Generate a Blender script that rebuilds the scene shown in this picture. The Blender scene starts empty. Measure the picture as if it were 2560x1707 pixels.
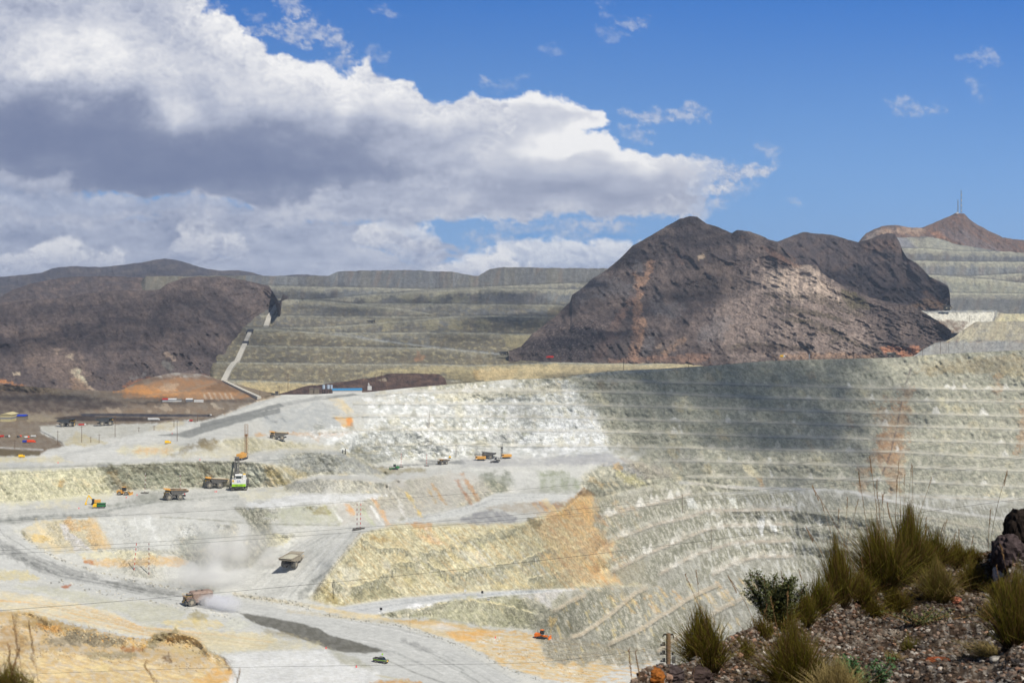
import bpy, bmesh, math, random
import numpy as np
random.seed(7); rng = np.random.RandomState(7)
sc = bpy.context.scene
COL = sc.collection
F = 3517.0          # focal length in survey units (50 mm lens)
HV = 751.0          # eye level
CX = 1280.0
CROPS = dict(A=(0,1000,3.3571), B=(400,1000,3.3571), C=(0,1240,3.3571), E=(500,1240,3.3571), G=(800,1000,3.3571),
  H=(1200,1240,3.3571), I=(1860,1140,2.7657), J=(0,800,3.3571), K=(0,600,2.6133), L=(500,640,2.6133), M=(1200,500,2.6133),
  N=(1900,440,3.1364), O=(1400,850,2.0276), Q=(0,0,1.8375), R=(1200,0,1.7294), T=(1600,1300,2.45), V=(0,0,0.91875), S=(0,0,1.0))
def cv(c, pts):
    x0, y0, s = CROPS[c]
    return [(x0+p[0]/s, y0+p[1]/s) + tuple(p[2:]) for p in pts]
def at(u, v, D):
    return np.array([(u-CX)/F*D, D, -(v-HV)/F*D])
def zD(v, z):
    return -z*F/max(v-HV, 1.0)
# ---------- noise ----------
_perm = rng.permutation(256); _perm = np.concatenate([_perm,_perm,_perm])
_ga = np.linspace(0, 2*np.pi, 256, endpoint=False); _gx = np.cos(_ga); _gy = np.sin(_ga)
def perlin(x, y):
    xi = np.floor(x).astype(np.int64); yi = np.floor(y).astype(np.int64)
    xf = x-xi; yf = y-yi; xi &= 255; yi &= 255
    u = xf*xf*xf*(xf*(xf*6-15)+10); w = yf*yf*yf*(yf*(yf*6-15)+10)
    def g(ix, iy, fx, fy):
        h = _perm[_perm[ix & 255]+(iy & 255)]
        return _gx[h]*fx+_gy[h]*fy
    a = g(xi,yi,xf,yf); b = g(xi+1,yi,xf-1,yf); c = g(xi,yi+1,xf,yf-1); d = g(xi+1,yi+1,xf-1,yf-1)
    return ((a*(1-u)+b*u)*(1-w)+(c*(1-u)+d*u)*w)*1.5
def fbm(x, y, o=5, g=0.5, l=2.03, ox=0.0):
    r = 0; a = 1; s = 0
    for i in range(o):
        r = r+a*perlin(x+ox+17.3*i, y+ox*0.7-9.1*i); s += a; a *= g; x = x*l; y = y*l
    return r/s*1.6
def ridged(x, y, o=5, g=0.55, l=2.1, ox=0.0):
    r = 0; a = 1; s = 0
    for i in range(o):
        n = 1-np.abs(perlin(x+ox+13.7*i, y+ox*0.5+5.1*i))*1.8
        r = r+a*n*n; s += a; a *= g; x = x*l; y = y*l
    return r/s
def rotn(U, V, ang, sx, sy, o=4, ox=0.0, fn=fbm):
    c, s = math.cos(math.radians(ang)), math.sin(math.radians(ang))   # sx across, sy along the direction ang (down from +u)
    a = (U*c+V*s)/sy; b = (-U*s+V*c)/sx
    return fn(a, b, o, ox=ox)
def sst(a, b, x):
    t = np.clip((x-a)/(b-a+1e-9), 0, 1); return t*t*(3-2*t)
# ---------- painting on a (U,V) sheet ----------
def segdist(U, V, pts, closed):
    d = np.full(U.shape, 1e9); ins = np.zeros(U.shape, bool)
    n = len(pts)
    for i in range(n if closed else n-1):
        x1, y1 = pts[i][:2]; x2, y2 = pts[(i+1) % n][:2]
        dx, dy = x2-x1, y2-y1; L = dx*dx+dy*dy+1e-9
        t = np.clip(((U-x1)*dx+(V-y1)*dy)/L, 0, 1)
        d = np.minimum(d, (U-x1-t*dx)**2+(V-y1-t*dy)**2)
        if closed:
            c = ((y1 > V) != (y2 > V))
            ins ^= c & (U < (dx*(V-y1)/(dy if abs(dy) > 1e-9 else 1e-9)+x1))
    d = np.sqrt(d)
    return np.where(ins, d, -d) if closed else d
def detail(U, V, ang, a, ox=0.0, crack_shade=.5):
    d = .7*fbm(U/3.1, V/2.7, 3, ox=ox)+.7*fbm(U/9, V/7, 4, ox=ox+3)+.6*rotn(U, V, ang, 2.6, 13, 3, ox+6)
    f = 1+a*np.tanh(d*1.7)
    c = ridged(U/13+.5*fbm(U/20, V/20, 3, ox=ox+8), V/9, 5, ox=ox+9)
    return f*(1-crack_shade*sst(.74, .9, c)*sst(-.1, .4, fbm(U/40, V/30, 3, ox=ox+11)))  # cracks darkened in the colour, in place of small shadows
class Paint:
    def __init__(s, U, V, base):
        s.U, s.V = U, V; s.C = np.zeros(U.shape+(3,)); s.C[:] = base
        s.n = fbm(U/23, V/17, 5, ox=3.3); s.n2 = fbm(U/6, V/5, 3, ox=9.3); s.br = 0.45
        s.tx = sst(-.5, .6, fbm(U/18, V/12, 5, ox=15.3)+0.4*rotn(U, V, 50, 7, 40, 3, 12.0))
    def put(s, m, col, k=1.0):
        m = (m*k)[..., None]; s.C = s.C*(1-m)+np.array(col)*m
    def box(s, pts, pad):
        P = np.array([p[:2] for p in pts]); a = P.min(0)-pad; b = P.max(0)+pad
        return (s.U > a[0]) & (s.U < b[0]) & (s.V > a[1]) & (s.V < b[1])
    def poly(s, c, pts, col, k=1.0, f=3, jit=6, gate=None, br=None):
        br = (s.br if k < .84 or jit > 4 else 0.12) if br is None else br
        P = cv(c, pts); sel = s.box(P, f*2+jit*2)
        if not sel.any(): return
        sd = segdist(s.U[sel], s.V[sel], P, True)+jit*(s.n[sel]+0.5*s.n2[sel])
        m = np.zeros(s.U.shape); m[sel] = sst(-f, f, sd)*(1-br*s.tx[sel])
        if gate is not None: m = m*gate
        s.put(m, col, k); return m
    def line(s, c, pts, w, col, k=1.0, f=1.2, jit=0.6):
        P = cv(c, pts); sel = s.box(P, w+f*2+jit*2)
        if not sel.any(): return
        d = segdist(s.U[sel], s.V[sel], P, False)+jit*s.n2[sel]
        m = np.zeros(s.U.shape); m[sel] = (1-sst(w/2-f, w/2+f, d))*(1-.6*s.tx[sel])
        s.put(m, col, k)
    def mul(s, f): s.C = s.C*f[..., None]
# ---------- depth from survey lines ----------
def lines_field(U, V, lines, bl=1, relax=400, mono=True):
    """each line: list of (u,v,D[,Dfar]).  Columns share U[:,i]. Returns D (planar between lines)."""
    ncol = U.shape[1]; out = np.zeros(U.shape)
    us = U[0]
    hits = [[] for _ in range(ncol)]
    for ln in lines:
        P = sorted([(p[0], p[1], p[2], p[3] if len(p) > 3 else p[2]) for p in ln])
        xs = np.array([p[0] for p in P])
        i0 = np.searchsorted(us, xs[0]-0.5); i1 = np.searchsorted(us, xs[-1]+0.5)
        if i1 <= i0: continue
        q = us[i0:i1]
        v = np.interp(q, xs, [p[1] for p in P]); a = np.interp(q, xs, [1/p[2] for p in P]); b = np.interp(q, xs, [1/p[3] for p in P])
        for k in range(len(q)):
            h = hits[i0+k]
            if abs(a[k]-b[k]) < 1e-9: h.append((v[k], a[k]))
            else: h.append((v[k]+1.3, a[k])); h.append((v[k]-1.3, b[k]))
    fix = np.zeros(U.shape, bool); fv = np.zeros(U.shape)
    for i in range(ncol):
        h = sorted(hits[i])
        vv = []; ii = []
        for v, a in h:
            if vv and v-vv[-1] < 0.6: v = vv[-1]+0.6
            vv.append(v); ii.append(a)
        # nearer = larger 1/D; going down the picture must not get farther
        out[:, i] = np.interp(V[:, i], vv, ii)
        r = np.clip(np.rint(np.interp(vv, V[:, i], np.arange(V.shape[0]))).astype(int), 0, V.shape[0]-1)
        fix[r, i] = True; fv[r, i] = ii
    for _ in range(relax):
        o = out.copy()
        o[1:-1, 1:-1] = (out[:-2, 1:-1]+out[2:, 1:-1]+out[1:-1, :-2]+out[1:-1, 2:])/4
        o[fix] = fv[fix]; out = o
    for _ in range(bl):
        o = out.copy(); o[:, 1:-1] = (out[:, :-2]+2*out[:, 1:-1]+out[:, 2:])/4
        o2 = o.copy(); o2[1:-1] = (o[:-2]+2*o[1:-1]+o[2:])/4; out = o2
    if mono: out = np.minimum.accumulate(out[::-1], 0)[::-1]; out = out*(1+2e-5*np.arange(out.shape[0]))[:, None]
    return 1/out
def blur(A, n):
    for _ in range(n):
        B = A.copy(); B[:, 1:-1] = (A[:, :-2]+2*A[:, 1:-1]+A[:, 2:])/4
        A = B.copy(); A[1:-1] = (B[:-2]+2*B[1:-1]+B[2:])/4
    return A
def pos(U, V, D):
    return np.stack([(U-CX)/F*D, D, -(V-HV)/F*D], -1)
def normals(P):
    du = np.gradient(P, axis=1); dv = np.gradient(P, axis=0)
    n = np.cross(du, dv); n /= np.linalg.norm(n, axis=-1, keepdims=True)+1e-9
    n[n[..., 2] < 0] *= -1
    return n
def tag(o, label=None, cat=None, group=None, kind=None):
    if label: o['label'] = label
    if cat: o['category'] = cat
    if group: o['group'] = group
    if kind: o['kind'] = kind
    return o
def grid_obj(name, P, C, mat, fmask=None, label=None, cat=None, kind='structure'):
    R, W = P.shape[:2]
    idx = np.arange(R*W).reshape(R, W)
    q = np.stack([idx[:-1, :-1], idx[:-1, 1:], idx[1:, 1:], idx[1:, :-1]], -1)
    # winding so the normal faces the camera / up
    a, b, c = P[0, 0], P[0, 1], P[1, 0]
    q = q.reshape(-1, 4)
    if fmask is not None: q = q[fmask.reshape(-1)]
    used = np.unique(q); remap = np.full(R*W, -1, np.int64); remap[used] = np.arange(len(used))
    q = remap[q]; Pv = P.reshape(-1, 3)[used]
    m = bpy.data.meshes.new(name)
    m.vertices.add(len(used)); m.vertices.foreach_set('co', Pv.astype(np.float32).ravel())
    m.loops.add(q.size); m.polygons.add(len(q))
    m.loops.foreach_set('vertex_index', q.astype(np.int32).ravel())
    m.polygons.foreach_set('loop_start', np.arange(0, q.size, 4, dtype=np.int32))
    m.polygons.foreach_set('use_smooth', np.ones(len(q), bool))
    m.update(calc_edges=True); m.validate()
    n = np.zeros(3); nn = m.polygons[len(m.polygons)//2].normal
    ctr = Pv.mean(0)
    if nn.dot(__import__('mathutils').Vector((0-ctr[0]*0.0, -1.0, 0.9))) < 0: m.flip_normals()
    ca = m.color_attributes.new('Col', 'FLOAT_COLOR', 'POINT')
    cc = np.ones((len(used), 4), np.float32); cc[:, :3] = np.clip(C.reshape(-1, 3)[used], 0.0, 4.0)
    ca.data.foreach_set('color', cc.ravel())
    m.materials.append(mat)
    o = bpy.data.objects.new(name, m); COL.objects.link(o)
    return tag(o, label, cat, kind=kind)
def lin(r, g, b):
    f = lambda c: (c/255/12.92 if c/255 <= 0.04045 else ((c/255+0.055)/1.055)**2.4)
    return np.array([f(r), f(g), f(b)])
# ---------- materials ----------
def newmat(name):
    m = bpy.data.materials.new(name); m.use_nodes = True
    nt = m.node_tree; b = nt.nodes['Principled BSDF']
    return m, nt, b
def earth_mat(name, s1, s2, amt=0.35, bump=0.5, rough=0.95, dist=1.0, stretch=(1,1,1)):
    m, nt, b = newmat(name)
    N = nt.nodes; Lk = nt.links
    at_ = N.new('ShaderNodeAttribute'); at_.attribute_name = 'Col'
    tc = N.new('ShaderNodeTexCoord'); mp = N.new('ShaderNodeMapping'); mp.inputs['Scale'].default_value = stretch
    Lk.new(tc.outputs['Object'], mp.inputs['Vector'])
    outs = []
    for s, d in ((s1, 6), (s2, 3)):
        n = N.new('ShaderNodeTexNoise'); n.inputs['Scale'].default_value = s; n.inputs['Detail'].default_value = d
        n.inputs['Roughness'].default_value = 0.65
        Lk.new(mp.outputs[0], n.inputs['Vector']); outs.append(n.outputs['Fac'])
    ad = N.new('ShaderNodeMath'); ad.operation = 'ADD'; Lk.new(outs[0], ad.inputs[0]); Lk.new(outs[1], ad.inputs[1])
    mr = N.new('ShaderNodeMapRange'); mr.inputs['From Min'].default_value = 0.6; mr.inputs['From Max'].default_value = 1.4
    mr.inputs['To Min'].default_value = 1-amt; mr.inputs['To Max'].default_value = 1+amt
    Lk.new(ad.outputs[0], mr.inputs['Value'])
    vm = N.new('ShaderNodeVectorMath'); vm.operation = 'SCALE'
    Lk.new(at_.outputs['Color'], vm.inputs[0]); Lk.new(mr.outputs[0], vm.inputs['Scale'])
    Lk.new(vm.outputs[0], b.inputs['Base Color'])
    b.inputs['Roughness'].default_value = rough; b.inputs['Specular IOR Level'].default_value = 0.1
    if bump:
        bp = N.new('ShaderNodeBump'); bp.inputs['Strength'].default_value = bump; bp.inputs['Distance'].default_value = dist
        Lk.new(ad.outputs[0], bp.inputs['Height']); Lk.new(bp.outputs[0], b.inputs['Normal'])
    return m
CROPS['X'] = (780,1280,3.36); CROPS['Y'] = (1380,1080,3.92)
# =====================================================  THE PIT AND THE VALLEY FLOOR
PL = []
def Lz(c, pts):           # points (x, y, z[, z behind])
    o = []
    for p in cv(c, pts):
        if len(p) > 3: o.append((p[0], p[1], zD(p[1], p[2]), zD(p[1], p[3])))
        else: o.append((p[0], p[1], zD(p[1], p[2])))
    PL.append(o); return o
def LD(c, pts, berm=0):   # points (x, y, distance)
    o = []
    for p in cv(c, pts):
        o.append((p[0], p[1], p[2]-berm/2, p[2]+berm/2) if berm else p)
    PL.append(o); return o
def join(*L):
    s = sum(L, []); del PL[-len(L):]; PL.append(s); return s
# bottom of the picture and below
Lz('S', [(-240,1790,-135),(300,1790,-138),(700,1790,-141),(2800,1790,-142)])
# main haul road, far edge berm
a1 = Lz('C', [(-800,300,-115),(0,320,-116),(160,300,-117),(440,480,-124),(700,590,-129),(950,655,-132),(1270,710,-134),(1550,770,-136)])
a2 = Lz('X', [(30,850,-137.5),(300,890,-138),(700,945,-139),(1000,1010,-140),(1250,1110,-140.5),(1420,1170,-141),(1600,1290,-141),(1900,1385,-141.5),(2300,1440,-142)])
join(a1, a2)
Lz('C', [(-800,620,-126),(0,620,-126),(350,690,-129),(900,800,-133),(1500,950,-137)])
Lz('C', [(-800,930,-132),(0,960,-132),(480,1040,-134),(1240,1200,-136.5),(1900,1300,-138)])
# orange rubble mound, bottom left
Lz('C', [(-800,965,-129,-131.5),(0,970,-129,-132),(260,985,-129,-132.5),(480,1060,-129,-134),(800,1120,-130,-136),(1050,1185,-132,-136.5),(1240,1215,-133,-137),(1330,1160,-130,-136),(1460,1135,-129,-136),(1640,1185,-130,-137),(1760,1310,-132,-138),(1900,1370,-135.5,-138.5),(1960,1480,-137,-139)])
Lz('C', [(200,1235,-134),(900,1260,-135),(1200,1300,-135)])
Lz('C', [(-800,1330,-129),(0,1300,-129),(600,1290,-130),(800,1370,-132.5),(1300,1340,-132),(1700,1420,-134)])
# far edge of the orange flat on the right: crest, the deep pit behind
e1 = Lz('X', [(560,865,-139.5,-143),(680,905,-140,-144),(950,900,-140,-147),(1200,925,-140,-150),(1420,975,-140.5,-156),(1600,985,-141,-161),(1850,1010,-141,-170),(2010,1030,-141,-182),(2200,1070,-141,-191),(2352,1090,-141,-199)])
PL[-1] += [(u,v,zD(v,z),zD(v,zf)) for u,v,z,zf in [(1551,1615,-141.5,-206),(1640,1632,-142,-217),(1800,1645,-142,-230),(2800,1660,-142,-238)]]
# hollow left of the junction
Lz('C', [(200,320,-117),(420,405,-122),(750,455,-124),(950,445,-123.5),(1300,440,-123),(1500,500,-126),(1650,560,-129)])
c1 = Lz('C', [(-800,235,-114),(0,230,-113.5),(160,240,-114.5),(300,205,-113),(600,187,-112),(1000,172,-112),(1350,175,-112),(1750,205,-113),(1950,250,-114)])
Lz('E', [(380,420,-123),(480,380,-120),(620,310,-115.5),(740,330,-116)])
Lz('E', [(250,620,-131),(380,600,-130),(700,560,-127),(1000,560,-124),(1115,562,-122)])
Lz('E', [(320,760,-134.5),(500,740,-133.5),(800,740,-132),(1010,742,-130.8)])
Lz('E', [(740,400,-120.5),(1000,400,-118.5),(1245,420,-117)])
# spur crest
Lz('E', [(935,858,-137),(1020,740,-130.5),(1120,565,-122),(1250,435,-117),(1350,315,-113),(1450,272,-112.5)])
Lz('G', [(430,1092,-113),(680,1052,-114),(1000,1058,-116),(1300,1050,-118.5),(1650,1042,-122,-124),(1750,1008,-127,-132),(1900,962,-135,-144),(2050,902,-145,-155),(2150,822,-156,-165),(2232,742,-163,-165.5)])
# lower haul road (ramp down)
Lz('X', [(0,790,-137.5),(170,797,-138),(350,770,-138.8),(700,720,-140.5),(1200,672,-143),(1500,655,-145),(1700,650,-149),(1820,646,-155),(1960,640,-169),(2100,635,-184),(2352,628,-199)])
PL[-1] += [(u,v,zD(v,z)) for u,v,z in [(1530,1460.5,-209),(1635,1457,-224),(1700,1454,-233),(1814,1447,-245),(1903,1437,-250),(2000,1430,-254),(2800,1520,-250)]]
Lz('X', [(170,815,-138.2),(400,850,-138.5),(580,856,-139.5),(800,800,-141),(1100,740,-142.7),(1350,725,-144),(1550,700,-146),(1700,690,-150),(1900,672,-163),(2120,650,-186),(2352,640,-200)])
PL[-1] += [(u,v,zD(v,z)) for u,v,z in [(1530,1464,-209.5),(1635,1461,-224.5),(1700,1458,-233.5),(1814,1451.5,-245.3),(1903,1443,-250.5),(2000,1436,-254.3),(2800,1526,-250.5)]]
# benches below the lower road, climbing to the right
Lz('X', [(1500,722,-147),(1780,720,-151),(1900,770,-158),(2020,840,-167),(2120,780,-177),(2352,660,-198)])
Lz('H', [(765,1170,-200.5),(830,1150,-202),(960,1055,-205),(1120,955,-209),(1210,870,-213),(1300,800,-217),(1400,750,-222)])
Lz('H', [(790,1180,-201.5),(850,1172,-202.5),(975,1082,-205.7),(1130,977,-210),(1230,887,-214),(1320,817,-218)])
Lz('H', [(1080,1222,-215.5),(1230,1130,-218),(1350,1080,-220),(1480,985,-224),(1600,930,-228),(1700,860,-232),(1850,790,-238),(2000,735,-243)])
Lz('H', [(1120,1240,-216.5),(1250,1197,-218),(1400,1122,-221),(1530,1032,-225),(1640,962,-229),(1750,882,-234),(1880,812,-239)])
Lz('H', [(1500,1290,-228),(1700,1150,-233),(2000,950,-240),(2200,850,-244),(2400,760,-249)])
# wrap-around benches on the right of the orange slope
def bench(z, pts, w=9.0):
    Q = cv('Y', pts); n = []; f = []
    for u, v in Q:
        D = zD(v, z); n.append((u, v+0.8, D)); vf = HV+(-z)*F/(D+w)
        f.append((u, min(vf, v-0.8), zD(min(vf, v-0.8), z)))
    PL.append(n); PL.append(f)
Lz('Y', [(300,545,-166),(450,650,-181),(700,575,-181),(850,540,-180),(1050,490,-177),(1150,480,-178)])
bench(-192, [(460,880),(700,790),(950,725),(1150,685),(1280,640),(1500,600),(1900,592),(2300,592)], 10)
bench(-205, [(440,1190),(560,1110),(700,1050),(850,1000),(1100,905),(1420,810),(1550,775),(2352,755),(4600,1000)], 12)
bench(-218, [(450,1390),(620,1368),(900,1235),(1200,1125),(1550,960),(1750,915),(2352,905),(4600,1200)], 12)
bench(-231, [(1050,1400),(1350,1240),(1600,1145),(1820,1085),(2352,1065),(4600,1400)], 12)
bench(-243, [(1580,1400),(1800,1275),(2000,1228),(2352,1215),(4600,1560)], 10)
# hollow with its road in the middle distance
Lz('G', [(640,1018,-114.5),(1000,1003,-124),(1250,955,-133),(1400,895,-146),(1600,850,-158),(1850,850,-162),(2100,838,-165)])
Lz('G', [(640,1002,-114),(930,952,-124),(1150,902,-135),(1320,852,-150),(1430,792,-163),(1600,776,-165),(1900,785,-166),(2170,797,-167)])
Lz('B', [(850,1000,-112.3),(1100,1035,-112.6),(1500,1052,-113),(1700,1040,-113.3),(1980,1022,-114)])
gL = Lz('B', [(640,905,-112),(850,900,-108),(1300,868,-105),(1650,845,-105.5),(1853,790,-108)])
gR = Lz('G', [(560,690,-112),(760,655,-122),(960,630,-136),(1100,605,-147),(1200,598,-151),(1330,596,-152),(1600,590,-152.5),(2030,588,-154),(2150,645,-158),(2232,738,-165)])
join(gL, gR)
# second pale mound
Lz('B', [(1000,775,-109),(1400,790,-106.3),(1853,788,-108)])
Lz('B', [(1060,735,-108,-110),(1150,675,-103,-111),(1330,642,-99,-112),(1700,652,-99,-113),(1900,690,-103,-116),(1960,720,-108,-117)])
# bench with trucks: toe of the excavated face and its crest
Lz('A', [(-800,880,-112),(0,860,-112),(300,852,-112),(600,812,-112),(900,790,-112),(1100,762,-112),(1350,747,-112),(1700,732,-112),(2100,737,-112),(2403,725,-111)])
Lz('A', [(-800,620,-97),(0,592,-96),(400,575,-96),(800,552,-96),(1200,545,-96),(1600,535,-96),(1943,528,-96),(2200,552,-97),(2343,640,-104),(2410,712,-110)])
# grey mound
Lz('B', [(640,502,-96.3,-98),(800,458,-95,-101),(1000,422,-93,-105),(1230,417,-93,-109),(1500,442,-97,-114),(1650,505,-105,-128),(1800,590,-115,-146),(1900,640,-120,-158)])
Lz('B', [(2000,690,-121),(1900,655,-120.5)][::-1])
# platform with drills
Lz('B', [(1760,560,-148),(1850,605,-148),(2100,600,-149),(2350,590,-150)])
Lz('G', [(1000,590,-149),(1330,572,-150.5),(1700,562,-151),(2060,560,-152.5),(2200,610,-156),(2350,700,-165)])
Lz('G', [(280,440,-132),(420,545,-146),(700,490,-147),(1300,478,-147.5),(1650,482,-148),(2080,472,-149)])
Lz('Y', [(-60,255,-149),(100,240,-149.5),(350,210,-149),(520,205,-149),(640,235,-151),(780,300,-155),(900,420,-163),(1000,455,-170)])
Lz('Y', [(330,300,-151.5),(620,300,-153),(720,350,-157),(800,420,-163)])
# plateau left with the road loop, small excavated face above it
Lz('A', [(-800,500,-96),(0,492,-96),(600,500,-96),(1500,500,-96),(1950,495,-96)])
Lz('B', [(90,480,-96),(400,485,-96),(600,490,-96.5),(740,467,-97.5)])
Lz('B', [(90,440,-94.5),(250,370,-91),(400,328,-88.5),(520,325,-89),(780,302,-95),(1060,342,-102),(1300,367,-108),(1450,378,-112)])
Lz('A', [(-800,420,-97),(0,410,-97),(200,430,-96),(330,425,-95.5),(550,382,-94.5),(950,332,-94.5),(1330,292,-94.5)])
# haul road climbing to the rim: near edge, far edge, outer crest
Lz('B', [(-30,305,-94.5),(250,300,-94.5),(330,270,-94),(600,212,-93.5),(820,152,-94.5),(1050,82,-95.5),(1300,15,-96),(1400,-15,-96)])
Lz('B', [(-30,285,-94.3),(0,280,-94.3),(300,202,-93.5),(600,122,-94.5),(900,52,-95.5),(1150,2,-95.7),(1300,-20,-96)])
Lz('B', [(250,312,-94.7),(400,300,-95),(770,288,-98),(930,281,-102),(1250,270,-108)])
lc1 = Lz('A', [(900,325,-95,-96),(1250,245,-93.5,-97),(1650,182,-92.5,-98),(2000,78,-92.5,-98.5),(2200,20,-92.8,-98.5),(2320,-40,-93,-98)])
lc2 = Lz('L', [(520,905,-93),(760,903,-93),(913,893,-93),(1080,890,-92.5),(1350,862,-89),(1700,832,-85.5),(2000,807,-83.5),(2345,796,-81.5)])
lc3 = LD('O', [(150,168,1510),(300,155,1520),(640,140,1560),(800,127,1580),(1040,106,1610),(1400,96,1650),(1700,89,1680),(1900,72,1690),(2352,50,1700),(2900,40,1700)])
rim = sorted(join(lc1, lc2, lc3))
# white wall / right wall benches
def wall(*parts):
    ln = sorted(sum((cv(c, p) for c, p in parts), []))
    PL.append([(u, v, D-7, D+7) for u, v, D in ln]); return ln
wk = []
wk.append(wall(('O', [(120,200,1500),(400,210,1520),(1000,226,1585),(1500,240,1630),(2300,250,1670),(2900,255,1670)])))
wk.append(wall(('L', [(1150,905,1395),(1400,886,1420),(2000,882,1450),(2345,880,1480)]), ('O', [(400,266,1502),(1000,290,1565),(1500,300,1610),(2300,312,1650),(2900,318,1650)])))
wk.append(wall(('L', [(1000,962,1350),(1400,965,1385),(1800,965,1425),(2345,968,1460)]), ('O', [(400,335,1482),(1000,350,1545),(1500,365,1590),(2300,385,1625),(2900,390,1620)])))
wk.append(wall(('L', [(860,1050,1270),(1100,1042,1305),(1700,1048,1380),(2345,1053,1440)]), ('O', [(400,404,1464),(1000,416,1525),(1500,430,1570),(2300,450,1600),(2900,458,1595)])))
wk.append(wall(('L', [(780,1150,1180),(1000,1137,1235),(1600,1136,1350),(2345,1140,1420)]), ('O', [(400,466,1447),(1000,486,1505),(1600,501,1545),(2300,522,1572),(2900,530,1565)])))
wk.append(wall(('G', [(350,388,1200),(600,375,1250),(1150,370,1335),(1700,385,1380),(2345,382,1400)]), ('O', [(400,541,1430),(1000,552,1485),(1700,566,1520),(2300,596,1540),(2900,606,1530)])))
wk.append(wall(('O', [(480,612,1412),(700,612,1430),(1000,621,1464),(1600,636,1490),(2300,661,1505),(2900,672,1495)])))
wk.append(wall(('O', [(640,692,1405),(1000,694,1442),(1300,701,1460),(1700,710,1464),(2300,741,1470),(2900,755,1460)])))
LD('O', [(600,712,1395),(820,738,1418),(1100,748,1432),(1350,752,1445),(1500,768,1448),(2300,805,1445),(2900,820,1430)])
LD('O', [(620,728,1385),(820,752,1402),(1100,762,1418),(1350,762,1432),(1500,785,1425),(1700,815,1400),(1900,852,1375),(2352,915,1310),(2900,985,1240)])
# valley floor far edge
Lz('J', [(-800,1000,-99),(0,1000,-100),(600,960,-99),(950,905,-98),(1300,900,-98)])
Lz('J', [(-800,790,-98),(0,780,-98),(600,770,-98),(1000,770,-97),(1500,765,-97),(1830,790,-97)])
VALTOP = [(-240,962,1480),(0,960,1480),(100,968,1450),(200,975,1440),(298,978,1470),(350,950,1580),(432,931,1700),(500,934,1720),(545,948,1680),(560,952,1660),(649,992,1370),(690,985.5,1415)]
PL.append([(u,v,D) for u,v,D in VALTOP])
Lz('J', [(0,600,-96.5),(600,640,-96.5),(1000,625,-95.5),(1350,640,-95),(1700,640,-95.5),(2000,700,-96.5)])

US = np.arange(-230, 2790, 2.3)
rimu = [p[0] for p in rim]; rimv = [p[1] for p in rim]
topv = np.where(US < 690, np.interp(US, [p[0] for p in VALTOP], [p[1] for p in VALTOP]), np.interp(US, rimu, rimv))
topv = np.convolve(np.pad(topv, 6, mode="edge"), np.ones(13)/13, mode="valid")
T = np.linspace(0, 1, 372)[:, None]
U0 = np.repeat(US[None], 372, 0); V0 = topv[None]+T*(1785-topv[None])
D0 = lines_field(U0, V0, PL, 2)
# =====================================================  relief and colours of the pit
KA = 0.9
def A_(r, g, b):
    g_ = (r+g+b)/3; k = .9
    return lin(g_+(r-g_)*k, g_+(g-g_)*k, g_+(b-g_)*k)*KA
Nb = normals(blur(pos(U0, V0, D0).transpose(2,0,1)[0], 0)[..., None]*0+pos(U0, V0, D0))
steep = blur(sst(0.965, 0.86, Nb[..., 2]), 2)
steep *= 1-sst(-10, 10, segdist(U0, V0, cv('E', [(240,830),(560,430),(800,330),(1335,290),(930,850)]), True))
n1 = fbm(U0/60, V0/45, 5, ox=1.1); n2 = fbm(U0/14, V0/10, 4, ox=5.5); n3 = ridged(U0/26, V0/20, 5, ox=8.8)
st50 = rotn(U0, V0, 52, 7, 60, 4, 2.2); st70 = rotn(U0, V0, 68, 6, 30, 4, 7.2)
st30 = rotn(U0, V0, 38, 5, 34, 4, 4.4)
_n = 16*fbm(U0/25, V0/25, 4, ox=1.7)
deepz = sst(-14, 14, _n+segdist(U0, V0, cv('Y', [(430,640),(900,540),(1500,600),(2352,590),(4700,700),(4700,1700),(2000,1700),(700,1480),(540,1330),(640,1090),(440,900)]), True))
lowz = sst(-14, 14, _n+segdist(U0, V0, cv('H', [(420,1080),(560,1020),(700,880),(850,790),(2352,720),(2352,1400),(600,1400)]), True))
deepz = np.maximum(deepz, lowz)
wallz = sst(-15, 15, segdist(U0, V0, [(880,985),(1400,940),(1750,905),(2800,860),(2800,1235),(2100,1225),(1700,1200),(1560,1150),(1420,1140),(900,1140),(780,1085)], True))
st50 += .5*n2; st70 = .7*st70+.5*n2; st30 = .6*st30+.7*n2
stk = st50*(1-deepz)*(1-wallz)+st70*deepz+st30*wallz
# relief along the slope (metres)
deepz0 = deepz*(1-steep)
rel = steep*(1.9*n1+0.6*(n3-0.6)+0.55*stk+0.4*n2)+deepz0*(1.2*n1+.5*stk)+(1-steep)*(0.45*n1+0.25*n2)
rel += wallz*steep*(.9*(ridged(U0/45, V0/38, 4, ox=31.0)-0.55)+0.8*rotn(U0, V0, 60, 14, 50, 4, 21.0))
BANDS = [('X', [(420,215),(560,300),(760,300),(900,335),(1130,300),(1240,245),(1450,195),(1700,125)], 62), ('X', [(180,560),(310,640),(420,600),(560,545),(720,420),(890,400),(1160,500),(1350,480),(1600,430),(1760,400),(1960,305),(2060,300)], 95), ('X', [(1800,560),(1960,520),(2090,500),(2200,430)], 60), ('H', [(420,260),(600,330),(760,420),(950,500)], 60), ('X', [(820,840),(1000,790),(1250,730),(1500,760),(1700,800),(1900,860)], 90)]
for c_, pts_, hh in BANDS:
    P_ = cv(c_, pts_); vb = np.interp(U0[0], [q[0] for q in P_], [q[1] for q in P_], left=1e5, right=1e5)[None]+5*fbm(U0/14, U0*0+2, 3, ox=hh); t_ = V0-vb; h_ = hh/3.36
    rel += 4.0*sst(-2, 2, t_)*sst(h_*2.6, h_*.5, t_)
D1 = D0-rel*(D0/1000)
P0 = pos(U0, V0, D1)
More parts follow.
